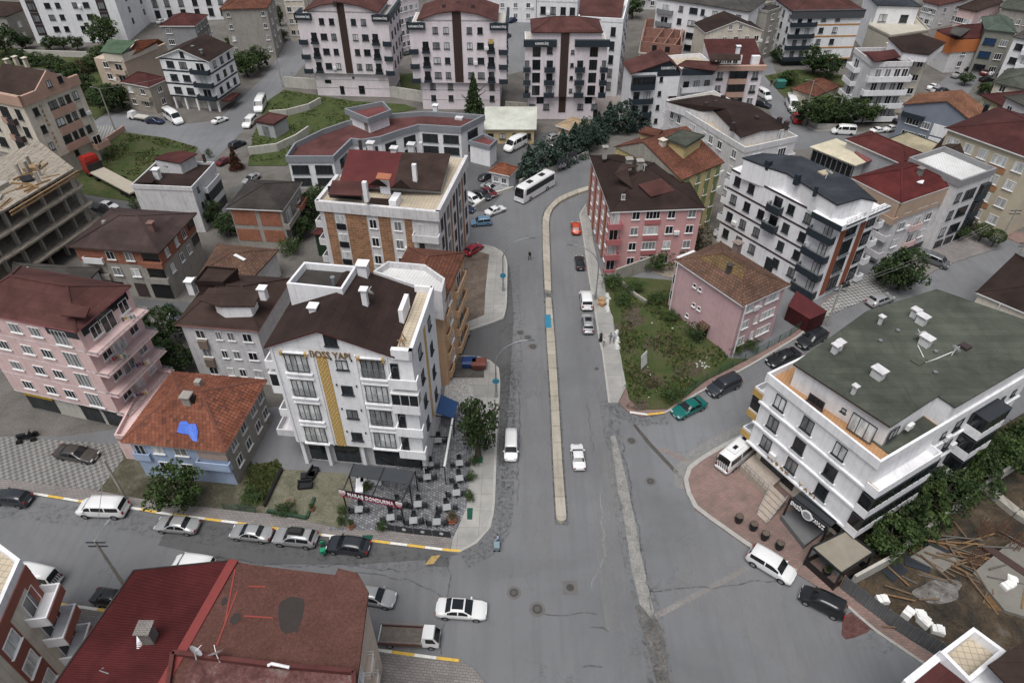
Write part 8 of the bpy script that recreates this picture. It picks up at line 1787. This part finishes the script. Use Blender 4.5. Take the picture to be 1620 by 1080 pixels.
# ------------------------------------------------------------------ cafe terrace
TT=plain('table top',(.30,.31,.32),.5);CH=plain('black wicker',(.014,.015,.018),.7)
def mk_table():
    o=empty('cafe_table',(0,0,0));b=MB();b.box(-.42,.42,-.42,.42,.71,.75);b.build('table_top',TT,o);b=MB();b.bar((0,0,.06),(0,0,.71),.08);b.build('pedestal',BLACK,o);b=MB();b.box(-.26,.26,-.05,.05,0,.06);b.box(-.05,.05,-.26,.26,0,.055);b.build('foot',BLACK,o);return o
def mk_chair():
    o=empty('cafe_chair',(0,0,0));b=MB();b.box(-.25,.25,-.25,.25,.40,.47);b.build('seat',CH,o);b=MB();b.hexa([(-.25,.2,.45),(.25,.2,.45),(.25,.27,.45),(-.25,.27,.45)],[(-.22,.27,.92),(.22,.27,.92),(.22,.33,.92),(-.22,.33,.92)]);b.build('backrest',CH,o)
    for x in (-.22,.22):
        for y in (-.21,.22):b=MB();b.bar((x,y,0),(x,y,.42),.045);b.build('leg',BLACK,o)
        b=MB();b.box(x-.03,x+.03,-.22,.22,.62,.66);b.bar((x,-.2,.42),(x,-.2,.64),.04);b.build('armrest',CH,o)
    return o
def copy_tree(o):
    c=o.copy();COL.objects.link(c)
    for ch in o.children:d=ch.copy();COL.objects.link(d);d.parent=c
    return c
t0,c0=mk_table(),mk_chair();first=True
TP=[((693,697),'by the building side under the blue awning'),((680,736),'at the cafe wall, upper'),((676,755),'at the cafe wall, lower'),((727,733),'at the pavement side, first from the tree'),((727,757),'at the pavement side, second from the tree'),((722,780),'at the pavement side, third from the tree'),((707,803),'at the pavement side, fourth from the tree'),((691,826),'at the front fence, end towards the orange pot'),((654,824),'at the front fence, middle'),((618,819),'at the front fence, beside the doorway'),((661,798),'in the middle of the cafe terrace'),((568,806),'in front of the lettered cafe sign'),((628,798),'behind the doorway end of the front fence')]
for (x,y),wh in TP:
    q=P(x,y,.75);a=.12+random.uniform(-.1,.1)
    for k in range(4):
        o=(t0 if k==0 else c0) if first else copy_tree(t0 if k==0 else c0)
        if k==0:o.location=(q.x,q.y,.165);o.rotation_euler[2]=a;tag(o,'grey square cafe table '+wh,'table','tables on the cafe terrace')
        else:
            d=a+(math.pi/2,0,math.pi)[k-1];r=.75+random.uniform(0,.12);o.location=(q.x+r*math.cos(d),q.y+r*math.sin(d),.165);o.rotation_euler[2]=d-math.pi/2+random.uniform(-.25,.25);tag(o,'black armchair, '+('far','avenue','shop')[k-1]+' side, of table '+wh,'chair','chairs on the cafe terrace')
        if k==1:first=False
# awning, frame and lettered sign
a0,a1,f0,f1=P(560,733,3.6),P(657,745,3.6),P(542,778,3.0),P(634,797,3.0);o=empty('cafe_awning',(f0.x,f0.y,.16));tag(o,'dark awning frame with MARAŞ DONDURMA sign over the cafe entrance','awning');c=o.location
mid0,mid1=lerp(a0,f0,.42),lerp(a1,f1,.42);b=MB();AW=plain('anthracite fabric',(.035,.04,.046),.7);b.hexa([v-c-Vector((0,0,.08)) for v in (mid0,mid1,a1,a0)],[v-c for v in (mid0,mid1,a1,a0)]);b.build('awning_fabric',AW,o)
for p in (a0,a1,f0,f1,mid0,mid1):b=MB();q=p-c;b.bar((q.x,q.y,0),q,.12);b.build('post',BLACK,o)
for p,q in ((f0,f1),(f0,a0),(f1,a1),(lerp(f0,f1,.5),lerp(a0,a1,.5))):b=MB();b.bar(p-c,q-c,.1,.14);b.build('beam',BLACK,o)
t=(f1-f0).normalized();L=(f1-f0).length;ang_=math.atan2(t.y,t.x);sg=empty('cafe_sign',lerp(f0,f1,.5)+Vector((t.y,-t.x,0))*.12,ang_);tag(sg,'black sign board lettered MARAŞ DONDURMA with white letters','sign');b=MB();b.box(-L/2-.2,L/2+.2,-.08,0,-.45,.65);b.build('board',BLACK,sg);b=MB();b.box(-L/2-.22,L/2+.22,-.1,-.081,-.42,-.34);b.build('pink_line',plain('pink line',(.5,.03,.12)),sg)
link('lettering',text_mesh('MARAŞ DONDURMA',.82,.03,plain('pink outline',(.45,.03,.13)),L*.80),sg,(.02,-.11,.1));link('lettering',text_mesh('MARAŞ DONDURMA',.76,.03,STONE_W,L*.785),sg,(0,-.15,.12))
for x in (-L/2+.1,L/2-.1):
    b=MB();b.tube([(x,-.09,.18),(x,-.14,.18)],.36,14);b.tube([(x-.2,-.09,.4),(x-.2,-.15,.4)],.2,10);b.tube([(x+.2,-.09,.4),(x+.2,-.15,.4)],.2,10);b.build('ice_cream_emblem',plain('cream emblem',(.7,.62,.62)),sg)
    b=MB();b.hexa([(x-.3,-.16,.0),(x+.3,-.16,.0),(x+.3,-.15,.0),(x-.3,-.15,.0)],[(x-.22,-.16,.16),(x+.22,-.16,.16),(x+.22,-.15,.16),(x-.22,-.15,.16)]);b.build('emblem_base',plain('pink emblem base',(.5,.12,.17)),sg)
w=resample([P(*q,0) for q in ((597,836),(650,845),(714,851))],2.2);o=empty('terrace_fence',(w[0].x,w[0].y,.16));tag(o,'dark grey panel fence with pale round emblems along the terrace','fence');c=w[0]
for a,d in zip(w,w[1:]):
    a,d=a-c,d-c;b=MB();a.z=d.z=.5;b.bar(lerp(a,d,.02),lerp(a,d,.98),.06,.95);f=b.build('fence_panel',plain('dark panel',(.028,.032,.037),.5),o);m_=lerp(a,d,.5);t=(d-a).normalized();n=Vector((t.y,-t.x,0));b=MB();b.tube([m_+n*.032+Vector((0,0,.05)),m_+n*.05+Vector((0,0,.05))],.22,12);b.build('emblem',plain('pale emblem',(.5,.5,.5)),f)
for k,(pts,lab) in enumerate((([(574,858),(573,846),(590,846),(587,859)],'green mat at the kerb before the cafe doorway'),([(739,821),(739,803),(748,803),(747,821)],'green mat on the pavement by the orange pot'),([(749,731),(749,721),(764,722),(763,732)],'green mat on the pavement near the street tree'))):
    b=MB();w_=[P(*q,.17) for q in pts];w_=w_[::-1] if (w_[1]-w_[0]).cross(w_[2]-w_[1]).z<0 else w_;b.hexa([v-Vector((0,0,.012)) for v in w_],[v+Vector((0,0,.01)) for v in w_]);tag(b.build('door_mat',plain('green mat',(.01,.07,.045),.9)),lab,'mat')
for k,(x,y,w_,l_) in enumerate(((569,768,.7,2.0),(587,757,2.2,.8))):q=P(x,y,.9);b=MB();b.obox((0,0),.12,w_,l_,0,.86);b.obox((0,0),.12,w_+.12,l_+.12,.86,.94);tag(b.build('cafe_counter',WHITE,None,False,(q.x,q.y,.165)),['white counter, long side, under the cafe awning','white counter against the cafe front under the awning'][k],'counter')
# blue awning at the orange block
a=[P(694,622,3.4),P(725,636,2.6),P(718,662,2.6),P(684,650,3.4)];o=empty('blue_awning',(a[1].x,a[1].y,.16));tag(o,'blue fabric awning between orange block and street tree','awning');c=o.location;b=MB();w_=a if (a[1]-a[0]).cross(a[2]-a[1]).z>0 else a[::-1];b.hexa([v-c-Vector((0,0,.08)) for v in w_],[v-c for v in w_]);b.build('fabric',plain('blue awning fabric',(.02,.06,.16),.6),o)
for v in a[1:3]:b=MB();q=v-c;b.bar((q.x,q.y,0),q,.1);b.build('post',BLACK,o)
q0,q1=P(716,662,3.2),P(703,738,3.2);o=empty('terrace_pergola',(q1.x,q1.y,.16));tag(o,'black steel pergola frame with white roll over the terrace side','pergola');c=o.location;b=MB();b.tube([q0-c,q1-c],.13,8);b.build('white_roll',WHITEP,o)
for p,q in ((q0,P(676,655,3.2)),(q1,P(655,738,3.2)),(lerp(q0,q1,.4),P(668,690,3.2))):b=MB();b.bar(p-c,q-c,.1);b.build('beam',BLACK,o)
for p in (q0,q1):b=MB();q=p-c;b.bar((q.x,q.y,0),q,.1);b.build('post',BLACK,o)
for k,(x,y,a_) in enumerate(((483,768,.1),(495,749,1.3),(487,752,.2))):
    q=P(x,y,.4);o=empty('outdoor_sofa',(q.x,q.y,.17),a_);tag(o,['black outdoor sofa on the mossy court','black armchair by the shop doorway','black low table by the shop doorway'][k],'sofa' if k<2 else 'table');b=MB();b.box(-.8,.8,-.4,.4,.1,.42);b.build('seat',CH,o)
    if k<2:b=MB();b.box(-.8,.8,.28,.4,.42,.85);b.build('backrest',CH,o);b=MB();b.box(-.8,-.68,-.4,.28,.42,.62);b.build('armrest',CH,o);b=MB();b.box(.68,.8,-.4,.28,.42,.62);b.build('armrest',CH,o)
# ------------------------------------------------------------------ shop entrance of the green roofed block
s0,s1=P(1249,791,3.3),P(1308,838,3.3);t=(s1-s0).normalized();L=(s1-s0).length;n=Vector((t.y,-t.x,0));inn=-n
o=empty('shop_canopy',(s0.x,s0.y,.15));tag(o,'black framed shop canopy lettered ENGIN YAVUZ with round logo','canopy');c=o.location
b=MB();r=[s0-c,s1-c,s1-c+inn*3.2,s0-c+inn*3.2];b.hexa([v-Vector((0,0,.12)) for v in r],r);b.build('canopy_roof',plain('dark canopy roof',(.03,.034,.038),.5),o)
for v in r[:2]:b=MB();b.bar((v.x,v.y,0),v,.16);b.build('post',BLACK,o)
b=MB();a_,d_=s0-c+n*.06,s1-c+n*.06;a_.z=d_.z=3.2;b.bar(a_,d_,.12,.95);b.build('fascia',BLACK,o)
an=math.atan2(t.y,t.x);m_=lerp(s0,s1,.5)-c;m_.z=3.2
link('lettering',text_mesh('ENGİN',.75,.03,STONE_W,L*.32),o,lerp(s0-c,s1-c,.22)+n*.16+Vector((0,0,-.0)),an).location.z=3.2;link('lettering',text_mesh('YAVUZ',.75,.03,STONE_W,L*.34),o,lerp(s0-c,s1-c,.78)+n*.16,an).location.z=3.2
b=MB();b.tube([m_+n*.13,m_+n*.2],.62,20);b.build('logo_disc',STONE_W,o);b=MB();b.tube([m_+n*.2,m_+n*.215],.46,20);b.build('logo_ring',plain('grey logo',(.3,.3,.31)),o)
for k in range(3):b=MB();p=lerp(r[0],r[3],.2+.3*k);q=lerp(r[1],r[2],.2+.3*k);b.bar(p+Vector((0,0,.05)),q+Vector((0,0,.05)),.12,.1);b.build('beam',BLACK,o)
pd=[(1236,815),(1273,862),(1305,838),(1268,798)];slab('shop_deck',pd,-.02,.8,plain('raised grey deck',(.13,.13,.135),.7),'thing','raised grey deck under the lettered canopy','deck')
q=[P(*p,0) for p in ((1196,815),(1216,776),(1240,800),(1212,830))];o=empty('entrance_steps',(q[0].x,q[0].y,.15));tag(o,'beige entrance steps with rails in front of the green roofed block','steps');c=o.location
for k in range(6):f0,f1=k/6,(k+1)/6;b=MB();rg=[lerp(q[0],q[1],f0)-c,lerp(q[3],q[2],f0)-c,lerp(q[3],q[2],f1)-c,lerp(q[0],q[1],f1)-c];b.prism([(v.x,v.y) for v in rg],0,.17*(k+1));b.build('step',wallmat('step stone',(.40,.34,.29),.4),o)
for a_,d_ in ((q[0],q[1]),(q[3],q[2])):
    b=MB();b.bar(a_-c+Vector((0,0,1.0)),d_-c+Vector((0,0,1.9)),.05)
    for f in (0,.5,1):v=lerp(a_,d_,f)-c;b.bar((v.x,v.y,.1),(v.x,v.y,1.0+.9*f),.04)
    b.build('hand_rail',GALV,o)
pl=[P(*p,1.1) for p in ((1172,736),(1213,776),(1235,757),(1200,712))];o=empty('entrance_platform',(pl[0].x,pl[0].y,.1));tag(o,'raised white entrance platform with railing behind the zebra minibus','platform');c=o.location;b=MB();rg=[v-c for v in pl];rg=rg if (rg[1]-rg[0]).cross(rg[2]-rg[1]).z>0 else rg[::-1];b.prism([(v.x,v.y) for v in rg],0,1.0);b.build('platform',wallmat('step stone',(.40,.34,.29),.4),o)
b=MB();v0,v1=pl[0]-c,pl[1]-c
for zz in (1.4,1.9):b.bar((v0.x,v0.y,zz),(v1.x,v1.y,zz),.05)
for k in range(7):v=lerp(v0,v1,k/6);b.bar((v.x,v.y,1),(v.x,v.y,1.9),.04)
b.build('railing',GALV,o)
pg=[P(*p,3.0) for p in ((1284,866),(1331,907),(1382,874),(1337,840))];o=empty('pergola',(pg[1].x,pg[1].y,.1));tag(o,'black pergola with beige fabric roof at the pavement','pergola');c=o.location;rg=[v-c for v in pg];rg=rg if (rg[1]-rg[0]).cross(rg[2]-rg[1]).z>0 else rg[::-1]
b=MB();b.hexa([v-Vector((0,0,.1)) for v in rg],rg);b.build('fabric_roof',plain('beige pergola fabric',(.25,.225,.18),.9,0,.15,.8),o)
for i in range(4):
    p,q=rg[i],rg[(i+1) % 4];b=MB();b.bar(p+Vector((0,0,.06)),q+Vector((0,0,.06)),.16,.18);b.build('beam',BLACK,o);b=MB();b.bar((p.x,p.y,0),p,.16);b.build('post',BLACK,o);b=MB();p2,q2=p.copy(),q.copy();p2.z=q2.z=.5;b.bar(p2,q2,.08,.9);b.build('side_panel',BLACK,o)
planter(1306,908,'leafy plant in a pot before the black pergola',BAR,.4,.6)
# ------------------------------------------------------------------ building site
for k,(pts,z,lab) in enumerate((([(1540,905),(1600,855),(1680,900),(1640,980),(1590,965)],.5,'grey concrete foundation slab of the building site'),([(1440,960-80),(1470,862),(1520,885),(1490,905)],.35,'small concrete pad among planks on the building site'))):slab('foundation_slab',pts,0,z,wallmat('wet concrete',(.20,.19,.17),.6),'thing',lab,'slab')
wallrun('formwork_edge','concrete strip footing crossing the building site',[(1550,770),(1605,815),(1660,850)],.8,1.0,CONC);wallrun('formwork_edge','brown shuttering beam on the building site',[(1555,868),(1620,912)],.6,.9,plain('brown shuttering ply',(.06,.035,.03),.6))
PM=[plain('new plank',(.20,.12,.06),.85,0,.3,2),plain('old plank',(.14,.095,.06),.9,0,.3,2),plain('grey plank',(.11,.10,.09),.9,0,.3,2)];pmesh=[MB() for _ in PM];rd=random.Random(4);pms=[]
for m in PM:
    b=MB();b.box(-2,2,-.08,.08,0,.05);pms.append(b.mesh('plank',m))
for k in range(52):
    if k<34:x,y,a_=rd.gauss(1500,42),rd.gauss(885,22),rd.gauss(-.35,.35)
    else:x,y,a_=rd.uniform(1400,1640),rd.uniform(820,1000),rd.uniform(0,3.1)
    if x<1400+max(0,900-y)*1.2:continue
    q=P(x,y,0);o=link('plank',rd.choice(pms),None,(q.x,q.y,.12+rd.uniform(0,.5)),a_,(rd.uniform(.4,1.15),1,1));o.rotation_euler[1]=rd.gauss(0,.05);tag(o,'loose timber plank lying on the muddy building site','plank','planks on the building site')
FO=plain('white foam',(.78,.78,.76),.6)
for k,(x,y) in enumerate(((1396,948),(1436,970),(1456,973),(1462,984),(1484,996),(1592,928),(1600,918))):q=P(x,y,.4);b=MB();b.obox((0,0),k*.7,1.1,.8,0,.5+.2*(k % 2));b.obox((.1,0),k*.7+.1,.5,.8,.5+.2*(k % 2),.62+.2*(k % 2));tag(b.build('foam_block',FO,None,False,(q.x,q.y,.12)),'white foam packing block inside the hoarding' if k<5 else 'white packing block on the foundation slab','foam block','foam blocks')
for k,(x,y,a_) in enumerate(((1415,905,.5),(1450,893,-.4),(1480,872,-.5))):q=P(x,y,0);b=MB();b.obox((0,0),a_,2.4,1.3,0,.08);b.obox((0,0),a_,2.2,.1,.08,.14);tag(b.build('dark_sheet',plain('dark wet sheet',(.03,.035,.042),.3),None,False,(q.x,q.y,.15)),['dark wet board by the site wall','dark board among planks','dark board under the planks near the trees'][k],'board')
for k,(x,y) in enumerate(((1535,895),(1550,850),(1580,850),(1600,870))):
    q=P(x,y,0);o=empty('rebar_cage',(q.x,q.y,.3));tag(o,['rusty rebar cage beside the small pad','rusty rebar cage at the strip footing','rusty rebar cage behind the slab corner','rusty rebar cage on the slab'][k],'rebar');b=MB()
    for i in range(6):b.bar((.5*math.cos(i*1.05),.5*math.sin(i*1.05),0),(.5*math.cos(i*1.05),.5*math.sin(i*1.05),2.6),.04)
    for zz in (.5,1.0,1.5,2.0): 
        for i in range(6):b.bar((.5*math.cos(i*1.05),.5*math.sin(i*1.05),zz),(.5*math.cos(i*1.05+1.05),.5*math.sin(i*1.05+1.05),zz),.03)
    tag(b.build('rebar_rods',plain('rust',(.13,.06,.035),.9),o),kind='stuff')
BS=grime('bare soil',(.085,.064,.048),.47,.8,mx=.95)
for k,(x,y,rx,ry) in enumerate(((990,530,16,26),(1050,545,26,18),(1025,600,22,16),(1000,500,18,16),(1010,640,20,8),(1090,585,22,14))):blob('bare_soil',None,(x,y),rx,ry,.206+.001*k,BS,20+k)['kind']='structure'
blob('puddle',None,(1485,935),40,18,.106,soil('milky mud',[(.05,.045,.04),(.16,.15,.14),(.3,.29,.28)],.9,.01),5)['kind']='structure';blob('mud_patch',None,(1585,950),28,16,.107,soil('ochre mud',[(.07,.045,.025),(.16,.09,.04),(.2,.13,.07)],.8,.02),6)['kind']='structure';blob('mud_patch',None,(1480,862),30,10,.107,soil('ochre mud',[(.07,.045,.025),(.16,.09,.04),(.2,.13,.07)],.8,.02),8)['kind']='structure'
